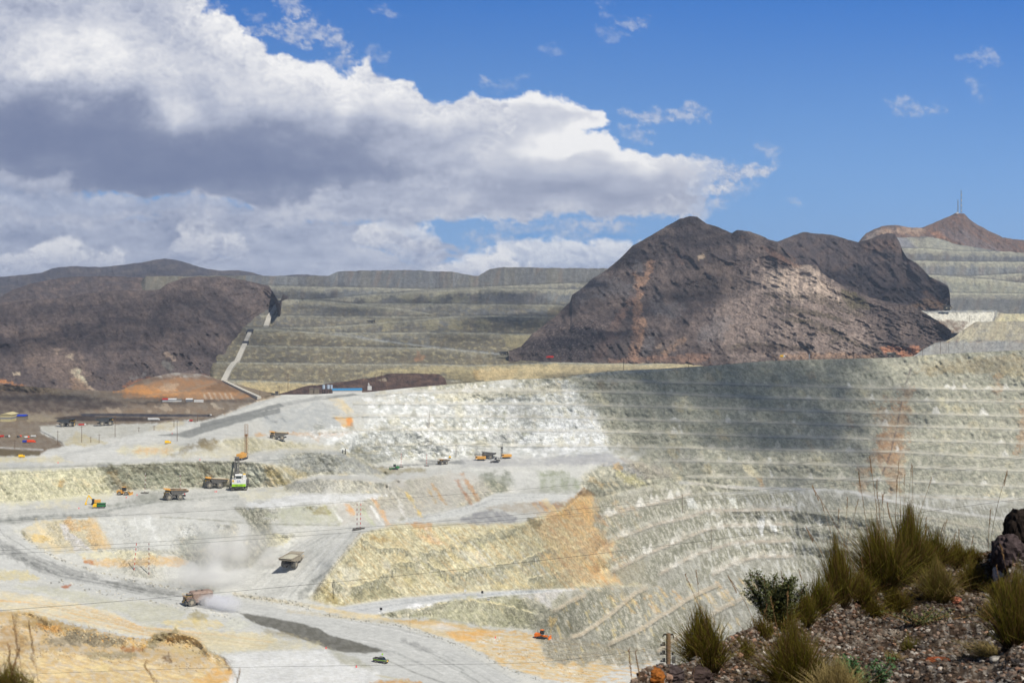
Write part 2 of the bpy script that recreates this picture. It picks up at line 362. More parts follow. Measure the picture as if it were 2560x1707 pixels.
pt = Paint(U0, V0, A_(197,197,190))
# mottle of the flats
pt.put(sst(0.1, 0.9, n1+0.6*n2), A_(183,183,176), 0.7); pt.put(sst(0.2, 0.8, -n1+0.5*n2), A_(208,206,197), 0.6)
# faces: general rock
fc = steep
pt.put(fc, A_(182,178,155), 0.85)
pt.put(fc*sst(-0.1, 0.55, stk+0.5*n2), A_(140,140,120), 0.75)
pt.put(fc*sst(0.15, 0.7, -stk+0.5*n1), A_(214,207,180), 0.75)
pt.put(fc*sst(0.35, 0.9, n1-0.4*stk), A_(205,180,130), 0.5)
# ---- left bench face
f1 = dict(gate=fc)
pt.poly('A', [(-50,560),(500,560),(820,555),(900,650),(950,830),(-50,880)], A_(213,208,168), .6, 8, 10)
pt.poly('A', [(790,545),(1100,545),(1950,530),(1960,620),(1750,700),(1350,745),(1180,745),(900,690)], A_(150,152,128), .75, 8, 14)
for q in ((800,560),(900,575),(1050,565),(1180,560),(1600,555)):
    pt.poly('A', [(q[0],q[1]-12),(q[0]+130,q[1]-12),(q[0]+190,q[1]+60),(q[0]+90,q[1]+45)], A_(88,82,60), .7, 4, 9)
pt.poly('A', [(900,600),(960,600),(1080,740),(1010,740)], A_(150,125,80), .6, 5, 6)
pt.poly('A', [(500,670),(540,670),(520,730),(490,720)], A_(190,150,85), .8, 4, 4)
pt.line('A', [(-50,575),(400,560),(800,548),(1200,545),(1950,530)], 3, A_(120,115,92), .7)
# top plateau: pale tyre-worn loop
pt.poly('A', [(280,480),(330,430),(700,370),(1300,300),(1500,300),(1300,330),(1050,370),(970,420),(1050,470),(1500,490),(600,520)], A_(205,205,200), .8, 6, 5)
for o in (0, 14, 30, 52):
    pt.line('A', [(430+o,500),(560+o,440+o*.3),(800,395+o*.5),(1000,350+o*.5)], 2.5, A_(172,173,168), .55)
pt.poly('A', [(980,430),(1050,385),(1350,370),(1550,380),(1500,440),(1350,480),(1100,470)], A_(222,212,170), .6, 6, 8)
pt.poly('A', [(1080,430),(1250,400),(1450,400),(1480,430),(1300,450)], A_(222,180,120), .7, 5, 8)
pt.poly('A', [(250,480),(330,470),(500,480),(600,520),(350,520),(200,500)], A_(214,203,160), .7, 5, 6)
pt.poly('A', [(-50,480),(200,470),(260,510),(-50,530)], A_(210,198,150), .7, 4, 6)
pt.poly('A', [(-50,520),(600,550),(900,545),(600,570),(-50,590)], A_(170,172,172), .6, 4, 8)
# small face right of the loop
pt.poly('A', [(1420,475),(1600,365),(1720,325),(1860,330),(1850,370),(1700,400),(1500,460)], A_(125,112,78), .7, 4, 10)
pt.poly('B', [(120,470),(400,390),(520,330),(780,305),(1060,345),(1500,385),(1500,425),(800,430),(620,480)], A_(200,190,150), .55, 8, 8)
pt.poly('B', [(330,330),(470,330),(500,390),(420,430),(300,370)], A_(128,112,72), .65, 4, 10)
# long grey slope under the ramp and the orange seam at its foot
pt.poly('B', [(330,275),(600,215),(820,160),(1050,90),(1330,20),(1420,60),(1560,130),(1640,240),(1300,262),(770,282),(500,290)], A_(168,171,170), .85, 6, 6)
pt.poly('B', [(330,275),(600,215),(820,170),(900,220),(930,275),(700,282)], A_(200,198,188), .7, 12, 8)
pt.poly('B', [(870,130),(900,140),(940,170),(985,180),(975,186),(930,180)], A_(110,115,115), .7, 3, 4)
pt.poly('B', [(1010,150),(1030,145),(1070,190),(1060,190)], A_(115,120,120), .7, 3, 3)
pt.poly('B', [(790,285),(1300,268),(1620,260),(1500,300),(1350,310),(1330,350),(1250,300),(1050,290),(800,300)], A_(205,155,90), .75, 3, 6)
pt.poly('B', [(1340,280),(1620,258),(1540,300),(1400,325)], A_(210,150,75), .8, 3, 6)
pt.poly('L', [(860,1050),(960,1050),(1000,1060),(990,1120),(1030,1130),(940,1120),(900,1080)], A_(228,180,100), .85, 3, 5)
pt.poly('L', [(955,1070),(985,1055),(1000,1110),(960,1110)], A_(225,140,55), .85, 2, 4)
pt.poly('L', [(840,930),(930,930),(1000,1010),(960,1030)], A_(222,200,150), .7, 4, 6)
# white wall
WW = [(930,1010),(980,985),(1150,975),(1400,955),(1470,960),(1480,1000),(1505,1040),(1500,1080),(1530,1110),(1520,1135),(1400,1140),(1200,1140),(1000,1150),(900,1125),(760,1085),(800,1080),(900,1075)]
m = pt.poly('S', WW, A_(214,216,212), .9, 10, 22)
wn = fbm(U0/16, V0/9, 5, ox=51.0)
pt.put(m*sst(0.0, 0.5, wn+0.3*stk), A_(165,168,163), .75)
pt.put(m*sst(0.45, 0.8, fbm(U0/26, V0/16, 4, ox=61.)), A_(150,150,118), .8)
pt.put(m*sst(0.1, 0.6, -wn), A_(244,245,242), .95)
pt.poly('S', [(1400,1020),(1500,1030),(1520,1130),(1400,1130),(1300,1110)], A_(236,238,238), .6, 10, 14)
pt.poly('G', [(0,240),(700,245),(760,360),(250,370),(60,380)], A_(236,238,234), .5, 10, 14)
for i in range(70):
    x = rng.uniform(900, 1500); y = rng.uniform(985, 1130); L = rng.uniform(8, 26); w_ = rng.uniform(4, 26)
    pt.poly('S', [(x,y),(x+w_,y-3),(x+w_+L*.6,y+L),(x+L*.6,y+L)], A_(*[(250,250,248),(176,178,172),(214,208,180),(152,154,144),(246,246,244)][rng.randint(5)]), .6, 3, 7)
pt.poly('G', [(1440,280),(1600,270),(1580,370),(1450,350)], A_(165,165,162), .7, 8, 14)
pt.poly('G', [(1680,170),(1780,170),(1790,230),(1680,220)], A_(140,142,135), .7, 6, 10)
pt.poly('G', [(1560,60),(1850,60),(1830,140),(1600,130)], A_(165,166,160), .7, 6, 12)
pt.poly('G', [(1260,370),(1600,380),(1600,480),(1260,480)], A_(160,160,150), .6, 6, 12)
pt.poly('S', [(1080,985),(1400,960),(1400,985),(1100,1005)], A_(210,200,165), .6, 5, 10)
pt.poly('O', [(180,200),(290,200),(300,250),(190,255)], A_(205,150,90), .7, 3, 7)
# right wall
RW = [(1440,945),(1750,905),(2800,850),(2800,1245),(2100,1228),(1850,1215),(1640,1180),(1540,1135),(1530,1090),(1490,1030),(1450,1000)]
m = pt.poly('S', RW, A_(160,158,140), .9, 14, 24)
pt.put(m*sst(-0.1, 0.6, n2+0.6*stk), A_(140,142,122), .6); pt.put(m*sst(0.25, 0.8, n1-0.3*stk), A_(192,184,150), .6)
wn = rotn(U0, V0, 42, 9, 44, 4, 71.0)
pt.put(m*sst(0.3, 0.8, wn)*sst(0.2, 0.5, fbm(U0/90, V0/60, 3, ox=81.)+0.4), A_(205,202,180), .5)
pt.put(m*sst(0.40, 0.7, rotn(U0, V0, 44, 3, 16, 3, 75.)), A_(110,110,94), .4)
pt.poly('S', [(1480,960),(1900,925),(2250,920),(2150,980),(2000,1060),(1950,1140),(1750,1140),(1600,1060),(1500,1040)], A_(140,143,128), .45, 30, 30)  # cloud shade on the wall, painted in as a soft darker patch
for i in range(120):
    x = rng.uniform(1500, 2560); y = 905-(x-1500)*.03+rng.uniform(10, 310); L = rng.uniform(6, 30); w_ = rng.uniform(3, 22)
    pt.poly('S', [(x,y),(x+w_,y-2),(x+w_+L*.6,y+L),(x+L*.6,y+L)], A_(*[(204,198,172),(132,134,118),(192,178,138),(118,118,102),(212,208,190),(168,150,118)][rng.randint(6)]), .5, 3, 7)
# rusty dyke with its water course
for pts, k in (([(1735,240),(1790,240),(1775,330),(1620,330),(1640,300),(1700,300)], .75), ([(1700,330),(1780,330),(1760,480),(1700,640),(1600,640),(1610,480),(1680,420)], .8),
               ([(1620,330),(1660,330),(1700,420),(1640,480),(1600,420)], .55), ([(1600,480),(1770,480),(1730,720),(1690,790),(1650,700),(1590,620)], .7),
               ([(1520,640),(1570,640),(1560,770),(1490,770)], .6), ([(1460,370),(1480,370),(1490,440),(1460,420)], .5), ([(2210,180),(2240,180),(2230,310),(2200,300)], .7), ([(2330,330),(2370,330),(2350,580),(2310,580),(2330,440)], .7), ([(1560,620),(1600,500),(1620,560),(1590,690)], .5)):
    pt.poly('O', pts, A_(172,132,92), k*.8, 4, 14)
pt.line('O', [(1780,140),(1755,220),(1728,330),(1712,420),(1692,500),(1680,560),(1650,640),(1620,700),(1605,760)], 4, A_(95,82,78), .75)
pt.poly('O', [(1850,110),(2352,70),(2352,175),(1800,170)], A_(158,140,100), .6, 5, 10)
pt.poly('O', [(1660,120),(1830,120),(1900,90),(1990,110),(1930,130),(1700,150)], A_(196,190,165), .6, 4, 8)
for a, b in ((150,270),(520,650),(600,300),(930,640),(1900,300),(2180,740)):
    pt.poly('O', [(a,b),(a+40,b-10),(a+90,b+50),(a+60,b+60)], A_(208,200,165), .7, 3, 8)
pt.poly('O', [(920,630),(950,630),(990,690),(960,690)], A_(222,210,175), .8, 3, 4)
pt.poly('O', [(1000,700),(1020,700),(1040,745),(1020,745)], A_(205,165,110), .8, 3, 4)
# talus at the wall foot and the platform
pt.poly('Y', [(0,250),(200,230),(520,200),(640,240),(780,300),(930,430),(820,440),(600,340),(300,310),(-100,320)], A_(168,168,170), .85, 5, 6)
pt.poly('Y', [(640,240),(900,300),(1100,340),(1230,430),(900,450)], A_(176,166,150), .7, 6, 8)
pt.poly('Y', [(600,310),(660,290),(700,370),(600,350)], A_(205,165,95), .7, 3, 6)
pt.poly('Y', [(620,390),(800,420),(930,520),(850,540),(700,480)], A_(218,208,150), .7, 4, 8)
pt.poly('Y', [(350,430),(480,480),(500,540),(380,500)], A_(190,160,100), .6, 4, 8)
pt.poly('G', [(440,560),(1200,505),(1220,530),(700,555),(470,575)], A_(122,124,122), .85, 2, 3)
pt.poly('G', [(800,500),(1000,500),(1000,530),(850,520)], A_(125,127,125), .8, 2, 4)
pt.poly('G', [(420,560),(900,570),(880,600),(560,625),(480,600)], A_(150,140,105), .8, 3, 5)
pt.poly('G', [(1200,490),(2080,470),(2350,460),(2350,540),(1200,560)], A_(172,172,172), .7, 5, 6)
pt.poly('G', [(-150,430),(150,430),(420,560),(540,620),(300,620),(0,600),(-200,590),(-560,490),(-300,430)], A_(160,162,158), .85, 5, 5)   # grey mound
pt.poly('G', [(280,440),(600,470),(620,540),(430,545)], A_(176,178,172), .7, 3, 5)
# face of the hollow
pt.poly('G', [(1330,605),(1600,610),(1640,700),(1560,770),(1450,760),(1350,690)], A_(120,124,104), .8, 5, 12)
pt.poly('G', [(1600,620),(1830,600),(1830,760),(1640,770)], A_(190,190,185), .7, 5, 10)
pt.poly('G', [(1830,600),(2040,590),(2190,680),(2160,780),(1850,780)], A_(140,146,118), .8, 5, 8)
for x in (1720,1800,1890,1970,2080):
    pt.poly('G', [(x,640),(x+60,640),(x+30,760)], A_(196,197,190), .55, 4, 6)
    pt.poly('G', [(x+20,705),(x+90,790),(x-50,790)], A_(165,165,156), .6, 4, 4)
# slope left of the hollow, oblique streaks
pt.poly('G', [(560,690),(1100,600),(1330,640),(1450,770),(1200,880),(940,950),(660,1000),(430,1050),(0,1040),(0,880),(500,790)], A_(190,184,172), .7, 8, 10)
for (x, y, L, w, c) in ((1130,670,230,30,(172,112,62)),(1170,610,250,34,(190,140,85)),(930,700,180,26,(196,158,105)),(890,740,120,20,(190,165,120)),(710,770,240,26,(228,196,105)),(420,820,230,40,(222,175,120)),(205,870,90,40,(220,165,100)),
                        (560,700,200,20,(225,222,210)),(640,880,120,30,(228,225,218)),(410,880,160,26,(236,236,230)),(90,900,110,24,(235,236,232)),(-30,900,120,26,(236,236,232)),(20,880,90,22,(190,188,110)),(330,900,150,40,(190,195,160))):
    pt.poly('G', [(x,y),(x+w,y),(x+w+L*.62,y+L),(x+L*.62,y+L)], A_(*c), .8, 3, 5)
pt.poly('B', [(880,960),(1020,900),(1300,880),(1480,900),(1500,1045),(1050,1035)], A_(176,178,150), .6, 6, 10)
pt.poly('B', [(1240,900),(1400,890),(1420,960),(1300,960)], A_(140,128,80), .7, 4, 10)
# white flat and pale mound
pt.poly('B', [(650,890),(900,840),(1000,780),(1400,785),(1850,785),(1900,800),(1650,850),(1300,865),(900,905)], A_(228,229,227), .85, 5, 12)
pt.poly('B', [(1060,735),(1150,672),(1330,642),(1700,652),(1950,700),(1900,780),(1400,785),(1050,770)], A_(192,189,178), .7, 5, 8)
pt.poly('B', [(860,560),(1000,570),(1100,700),(1040,720),(930,640)], A_(150,135,90), .7, 5, 8)
pt.poly('B', [(1000,550),(1100,570),(1250,640),(1130,670)], A_(196,180,135), .7, 5, 8)
pt.poly('B', [(880,600),(960,590),(1050,700),(1000,720)], A_(176,160,105), .6, 5, 8)
pt.poly('B', [(740,560),(860,570),(860,690),(760,700)], A_(196,200,185), .6, 5, 8)
pt.poly('B', [(760,640),(830,620),(860,690),(780,730),(740,720)], A_(140,145,125), .6, 5, 8)
# bench L1 dark tyre tracks
pt.poly('A', [(1230,760),(1420,790),(1400,840),(1180,870),(900,890),(750,900),(1100,850)], A_(140,142,130), .75, 4, 9)
for o, k in ((0,.6),(12,.6),(30,.4),(-40,.35),(-62,.3)):
    pt.line('A', [(-50,1015+o),(300,975+o),(700,962+o*.7),(1000,900+o*.5),(1300,850+o*.3),(2000,800+o)], 2.6, A_(128,132,124), k, 1.5, 1.6)
pt.poly('A', [(-50,990),(300,965),(750,955),(1000,950),(900,980),(400,990),(0,1040),(-50,1040)], A_(120,123,118), .55, 4, 8)
pt.line('B', [(0,980),(400,1000),(800,1035),(1500,1050)], 3.5, A_(140,140,122), .7)
pt.line('B', [(200,990),(700,1035),(1200,1052)], 2, A_(150,150,135), .7)
pt.poly('A', [(480,850),(620,870),(650,900),(480,905),(300,900)], A_(216,208,180), .6, 4, 8)
pt.poly('A', [(2000,780),(2150,760),(2403,730),(2500,790),(2200,840),(2000,830)], A_(212,207,180), .7, 5, 8)
# hollow face: orange and grey spill
pt.poly('C', [(160,300),(300,210),(520,190),(820,185),(950,420),(720,460),(430,470),(250,390)], A_(205,190,150), .75, 4, 8)
pt.poly('C', [(290,240),(330,235),(520,440),(430,440)], A_(226,205,160), .7, 4, 6)
pt.poly('C', [(520,195),(640,192),(690,270),(600,310),(560,280),(550,240)], A_(214,160,92), .6, 5, 12)
pt.poly('C', [(640,195),(800,190),(870,300),(940,440),(780,440),(730,340),(680,260)], A_(216,174,112), .6, 5, 12)
pt.poly('C', [(500,240),(560,240),(620,330),(720,400),(760,450),(650,460),(540,340)], A_(205,203,203), .85, 3, 8)
pt.poly('C', [(260,320),(330,310),(410,360),(370,390),(280,380)], A_(226,190,110), .65, 3, 5)
pt.poly('C', [(800,185),(1350,175),(1750,205),(1900,260),(1750,330),(1500,360),(1500,470),(1000,440),(940,420),(860,290)], A_(196,197,192), .85, 4, 8)
for x, y in ((1080,170),(1180,190),(1250,260),(1500,290)):
    pt.poly('C', [(x,y),(x+70,y),(x+60,y+40),(x+75,y+110),(x+50,y+70),(x+25,y+50)], A_(224,225,221), .6, 5, 14)
pt.poly('C', [(1520,380),(1600,330),(1820,290),(1850,330),(1650,470),(1560,520),(1510,470)], A_(140,145,135), .7, 4, 10)
pt.poly('C', [(650,480),(900,450),(1300,470),(1330,520),(1000,550),(700,520)], A_(222,214,176), .75, 4, 7)
pt.poly('C', [(700,530),(1000,530),(1300,500),(1550,510),(1580,570),(1100,590),(900,590),(720,560)], A_(214,174,112), .75, 4, 8)
pt.poly('C', [(700,540),(780,540),(780,570),(710,570)], A_(180,105,45), .8, 3, 5)
# main haul road
RD = cv('C', [(-100,230),(0,225),(90,240),(120,300),(300,440),(560,580),(900,670),(1550,790)])+cv('X', [(0,860),(700,960),(1100,1080),(1500,1300),(1750,1420),(1500,1500),(900,1500),(450,1290),(180,1190),(0,1160)])+cv('C', [(2350,1170),(2100,1100),(1900,960),(1500,905),(900,830),(400,720),(200,640),(-100,600)])
m = pt.poly('S', RD, A_(190,191,187), .9, 4, 2)
def tracks(c, A, B, n, col, w=(1.5, 4), k=(.25, .7)):
    for i in range(n):
        t = rng.rand(); P = [((1-t)*a[0]+t*b[0], (1-t)*a[1]+t*b[1]) for a, b in zip(A, B)]
        i0 = rng.randint(0, len(P)-1); i1 = min(len(P), i0+rng.randint(2, 5))
        if i1-i0 >= 2: pt.line(c, P[i0:i1], rng.uniform(*w), col, rng.uniform(*k), 1.6, 1.8)
ra = [(0,250),(60,330),(300,480),(600,620),(900,690),(1250,760),(1550,810)]; rb = [(-100,420),(0,520),(250,620),(450,690),(900,760),(1200,830),(1500,880)]
tracks('C', ra, rb, 34, A_(108,110,108)); tracks('C', ra, rb, 14, A_(212,212,208))
pt.poly('C', [(0,380),(120,440),(300,510),(600,600),(870,680),(700,690),(350,640),(100,520),(-60,450)], A_(112,113,110), .55, 5, 10)
pt.poly('C', [(850,710),(1100,710),(1400,770),(1560,830),(1300,830),(1000,770)], A_(112,113,108), .6, 4, 8)
xa = [(-300,830),(300,900),(700,960),(1000,1040),(1250,1150),(1500,1290),(1700,1410)]; xb = [(-300,980),(0,1000),(300,1130),(600,1200),(800,1290),(1000,1390),(1200,1500)]
tracks('X', xa, xb, 26, A_(150,152,148), (1.5,4), (.2,.5)); tracks('X', xa, xb, 10, A_(214,214,210))
pt.line('X', [(640,1245),(850,1340),(1100,1430),(1250,1490)], 4, A_(128,128,122), .7)
pt.poly('X', [(700,1050),(900,1110),(1060,1180),(1000,1190),(850,1140)], A_(120,120,118), .5, 4, 9)
# watered strip of road
pt.poly('E', [(310,970),(500,1000),(780,1050),(1010,1110),(1080,1165),(1220,1195),(1370,1240),(1560,1300),(1400,1315),(1230,1310),(1100,1285),(900,1215),(700,1140),(450,1060)], A_(98,96,86), .95, 2.5, 2)
pt.poly('E', [(500,1100),(700,1140),(900,1200),(800,1200),(600,1180)], A_(150,140,110), .7, 4, 6)
# ramp up beside the loaded truck
ta = [(640,330),(800,380),(700,480),(560,600),(420,720),(300,800)]; tb = [(1330,300),(1230,400),(1110,540),(1030,640),(930,760),(850,850)]
tracks('E', [(300,800),(560,560),(800,400),(1000,310)], [(850,850),(1000,680),(1150,480),(1300,300)], 26, A_(150,152,148), (1.5,4), (.25,.6))
tracks('E', [(300,800),(560,560),(800,400),(1000,310)], [(850,850),(1000,680),(1150,480),(1300,300)], 12, A_(216,216,212))
pt.poly('E', [(1250,435),(1180,520),(1060,640),(960,740),(900,850),(830,860),(830,800),(950,690),(1080,620)], A_(132,134,128), .8, 3, 4)
pt.line('E', [(1345,310),(1250,430),(1120,600),(1020,735),(940,850)], 5, A_(205,196,170), .8)
pt.line('E', [(1255,440),(1210,500),(1110,610)], 2, A_(95,95,88), .8)
pt.poly('E', [(560,320),(640,310),(740,360),(700,420),(560,430)], A_(205,198,160), .8, 4, 7)
# berms with rubble along the road
def rubble(c, pts, w, n, cols, sz=(0.8, 2.6)):
    P = np.array([p[:2] for p in cv(c, pts)]); seg = np.hypot(*(P[1:]-P[:-1]).T); cum = np.concatenate([[0], np.cumsum(seg)])
    for i in range(n):
        t = rng.rand()*cum[-1]; x = np.interp(t, cum, P[:, 0])+rng.normal()*w*.5; y = np.interp(t, cum, P[:, 1])+rng.normal()*w*.4
        r = rng.uniform(*sz); sel = (abs(U0-x) < r*2+3) & (abs(V0-y) < r*2+3)
        mm = 1-sst(r*.6, r*1.3, np.hypot(U0[sel]-x, (V0[sel]-y)*1.3)); col = A_(*cols[rng.randint(len(cols))])
        pt.C[sel] = pt.C[sel]*(1-.8*mm[:, None])+col*.8*mm[:, None]
DK, LT, MD = (105,104,92), (222,216,196), (165,158,135)
pt.line('E', [(290,820),(600,870),(940,920),(1150,960),(1500,1020),(1900,1110),(2100,1175)], 9, A_(196,184,152), .8, 3, 3)
pt.line('X', [(-200,830),(300,885),(650,925)], 8, A_(196,184,152), .6, 3, 3)
rubble('E', [(290,820),(600,870),(940,930)], 8, 160, [DK, LT, MD, DK]); rubble('X', [(100,860),(800,960),(1250,1120),(1450,1210),(1650,1310),(1900,1400)], 5, 260, [DK, (120,118,108), MD], (.7, 2))
rubble('C', [(160,330),(440,500),(700,600),(950,670),(1550,790)], 6, 150, [DK, LT, MD]); rubble('E', [(1340,300),(1100,600),(940,850),(1000,880),(1200,900)], 4, 110, [DK, LT, MD], (.7, 1.8))
rubble('C', [(400,690),(800,780),(1200,880),(1450,920),(1900,1010),(2080,1060)], 10, 190, [DK, LT, MD, (190,192,190)])
pt.poly('X', [(170,800),(560,860),(640,900),(300,880),(0,800)], A_(222,200,150), .8, 3, 5)
# cream road bottom left and the ground round it
pt.poly('C', [(-100,790),(0,790),(500,860),(950,970),(1150,1080),(1500,1110),(2200,1150),(2350,1200),(2200,1280),(1850,1300),(1250,1190),(1050,1150),(480,1030),(-100,940)], A_(220,206,168), .85, 4, 6)
tracks('C', [(-100,800),(300,830),(700,900),(1000,1000),(1200,1090),(1800,1140),(2300,1210)], [(-100,930),(200,950),(500,1010),(900,1090),(1200,1160),(1700,1230),(2200,1290)], 30, A_(226,182,120), (1.5,4.5), (.3,.7))
tracks('C', [(-100,800),(300,830),(700,900),(1000,1000),(1200,1090),(1800,1140),(2300,1210)], [(-100,930),(200,950),(500,1010),(900,1090),(1200,1160),(1700,1230),(2200,1290)], 14, A_(180,172,145), (1.5,3.5), (.3,.6))
pt.poly('C', [(100,760),(500,770),(900,860),(1300,900),(1550,960),(1500,1080),(1200,1090),(1050,990),(600,870)], A_(190,188,165), .75, 5, 8)
pt.poly('C', [(-60,620),(200,620),(350,680),(330,700),(150,705),(-60,690)], A_(208,194,142), .8, 4, 8)
pt.poly('C', [(510,755),(600,740),(580,770),(520,772)], A_(176,100,52), .85, 2, 3)
pt.poly('C', [(1550,1010),(1650,955),(1740,1000),(1740,1040),(1640,1060)], A_(160,148,105), .8, 3, 6)
pt.poly('C', [(1350,1060),(1600,1020),(1850,1040),(1900,1100),(1500,1110)], A_(222,200,135), .7, 4, 6)
pt.poly('C', [(1890,1060),(2000,1010),(2150,1080),(2050,1120),(1880,1110)], A_(205,205,190), .8, 3, 8)
pt.poly('E', [(0,1110),(500,1160),(1000,1230),(1060,1280),(250,1310),(0,1330)], A_(205,196,162), .7, 6, 10)
# orange rubble mound
pt.poly('C', [(-100,960),(260,965),(480,1050),(800,1120),(1050,1180),(1240,1200),(1300,1145),(1460,1125),(1640,1175),(1760,1300),(1900,1370),(1970,1480),(1950,1900),(-800,1900),(-800,960)], A_(205,172,112), .9, 3, 5)
m = sst(-4, 4, segdist(U0, V0, cv('C', [(-800,1280),(600,1300),(1300,1400),(1800,1480),(1800,1950),(-800,1950)]), True))
pt.put(m*sst(-.2, .5, rotn(U0, V0, 15, 8, 50, 4, 91.)), A_(228,205,150), .7)
for pts, c, k in (([(0,1050),(250,1010),(500,1050),(800,1110),(750,1140),(300,1110)], (168,138,80), .7), ([(310,1070),(500,1090),(520,1140),(420,1140),(340,1100)], (222,160,80), .8),
    ([(230,1215),(480,1190),(620,1120),(900,1160),(1080,1210),(900,1260),(400,1240)], (112,110,98), .8), ([(1230,1230),(1330,1140),(1480,1130),(1380,1200),(1280,1280)], (130,124,92), .8),
    ([(1000,1265),(1210,1270),(1200,1300),(1060,1310)], (168,112,60), .85), ([(1080,1190),(1240,1200),(1200,1270),(1090,1230)], (225,175,80), .7), ([(700,1310),(1200,1310),(1100,1370),(750,1360)], (150,142,112), .7),
    ([(0,1080),(120,1100),(250,1210),(200,1300),(0,1290)], (176,140,90), .6), ([(1780,1460),(1950,1440),(1960,1560),(1600,1568)], (214,160,80), .6), ([(1370,1310),(1430,1310),(1440,1390),(1370,1390)], (100,70,42), .8),
    ([(760,1420),(900,1400),(920,1470),(780,1470)], (232,210,150), .7), ([(1400,1250),(1600,1230),(1740,1300),(1700,1330),(1450,1330)], (212,190,135), .6), ([(1850,1330),(1930,1370),(1960,1450),(1930,1450)], (105,80,55), .7)):
    pt.poly('C', pts, A_(*c), k, 3, 9)
rubble('C', [(0,1100),(400,1120),(800,1180),(1200,1230),(1500,1230),(1850,1380)], 16, 420, [(95,80,55), (222,205,165), (150,120,75), (225,170,90)], (.7, 2.2))
rubble('C', [(0,1300),(600,1320),(1200,1380),(1800,1450)], 22, 260, [(120,95,60), (230,215,175), (170,130,80)], (.7, 1.8))
# pale pad bottom centre
pt.poly('E', [(200,1330),(500,1300),(1050,1285),(1180,1400),(1500,1470),(1500,1560),(1300,1900),(0,1900),(280,1480)], A_(214,215,214), .85, 4, 5)
pt.poly('E', [(1100,1290),(1300,1340),(1450,1440),(1300,1440),(1180,1390)], A_(168,166,145), .7, 4, 6)
pt.poly('E', [(1430,1560),(1700,1530),(1850,1560),(1900,1700),(1400,1700)], A_(200,150,80), .8, 3, 6)
pt.line('E', [(1480,1500),(1650,1530),(1900,1600)], 4, A_(190,180,140), .6)
# orange flat bottom right
pt.poly('X', [(640,905),(900,905),(1200,925),(1420,975),(1850,1010),(2352,1090),(2800,1150),(2352,1440),(1950,1390),(1600,1290),(1450,1190),(1250,1090),(1000,1010)], A_(212,192,150), .9, 3, 4)
m = sst(-4, 4, segdist(U0, V0, cv('X', [(1150,950),(1420,975),(1850,1010),(2352,1090),(3200,1180),(3000,1500),(2352,1500),(1950,1390),(1600,1290),(1400,1150)]), True))
fl = rotn(U0, V0, 8, 5, 26, 4, 97.)
pt.put(m*sst(0, .5, fl), A_(216,176,112), .8); pt.put(m*sst(.15, .6, -fl), A_(212,208,200), .7)
pt.poly('X', [(1120,1000),(1400,990),(1700,1000),(1450,1040),(1350,1080),(1180,1060)], A_(226,172,92), .8, 3, 6)
pt.poly('X', [(700,910),(1000,905),(1300,960),(1420,980),(1200,970),(900,940)], A_(212,168,95), .75, 3, 6)
pt.poly('X', [(900,960),(1100,930),(1250,980),(1100,1000)], A_(212,210,205), .7, 3, 6)
rubble('X', [(1400,1080),(1500,1060),(1600,1080)], 8, 30, [(232,228,212)], (1, 2.2)); rubble('X', [(1500,1150),(2000,1250),(2300,1380)], 30, 260, [(235,228,205), (190,140,85), (150,130,100)], (.6, 1.5))
# lower haul road
pt.poly('X', [(170,806),(400,770),(700,725),(1200,675),(1700,652),(2100,637),(2352,632),(2352,645),(1900,680),(1550,705),(1350,727),(1100,745),(800,805),(580,855),(400,848)], A_(198,200,200), .92, 2.5, 2)
tracks('X', [(250,800),(700,740),(1200,690),(1700,660),(2100,645)], [(500,840),(800,790),(1150,725),(1600,690),(2000,665)], 16, A_(160,164,166), (1.2,3), (.3,.6))
pt.line('S', [(1480,1470),(1560,1464),(1700,1457),(1814,1449),(1903,1440),(2000,1433),(2100,1430)], 4.5, A_(200,203,206), .85)
pt.poly('X', [(2000,580),(2200,575),(2260,625),(2100,630),(1700,650),(1650,645),(1950,610)], A_(188,182,168), .8, 3, 4)
# slopes below it
pt.poly('X', [(800,795),(870,770),(1020,765),(1000,820),(880,830)], A_(228,228,228), .9, 3, 5)
pt.poly('X', [(1770,700),(2050,650),(2120,650),(2000,760),(2020,830),(1900,740)], A_(206,203,202), .8, 3, 5)
pt.poly('X', [(640,850),(900,830),(1250,700),(1500,720),(1700,700),(1880,850),(1850,960),(1500,960),(950,890)], A_(168,166,130), .65, 8, 12)
pt.poly('X', [(1250,715),(1420,740),(1640,770),(1540,800),(1450,760)], A_(214,200,150), .7, 4, 6)
pt.poly('H', [(200,850),(370,840),(440,960),(420,1080),(250,1040),(180,950)], A_(132,130,102), .5, 6, 12)
# yellow slopes
yz = sst(-6, 6, segdist(U0, V0, cv('X', [(80,620),(330,310),(450,180),(700,100),(1300,95),(1750,90),(1850,60),(2300,-150),(2500,-130),(2700,250),(2900,620),(2352,632),(1700,645),(700,715),(200,790),(0,740)]), True))
pt.put(yz, A_(198,189,152), .8)
s1 = rotn(U0, V0, 47, 5, 46, 4, 101.)+.35*n2; s2 = rotn(U0, V0, 47, 3, 22, 3, 103.)+.4*n2
pt.put(yz*sst(0, .5, s1), A_(196,172,126), .6); pt.put(yz*sst(.1, .55, -s1), A_(222,214,178), .7); pt.put(yz*sst(.2, .6, s2), A_(168,160,128), .5)
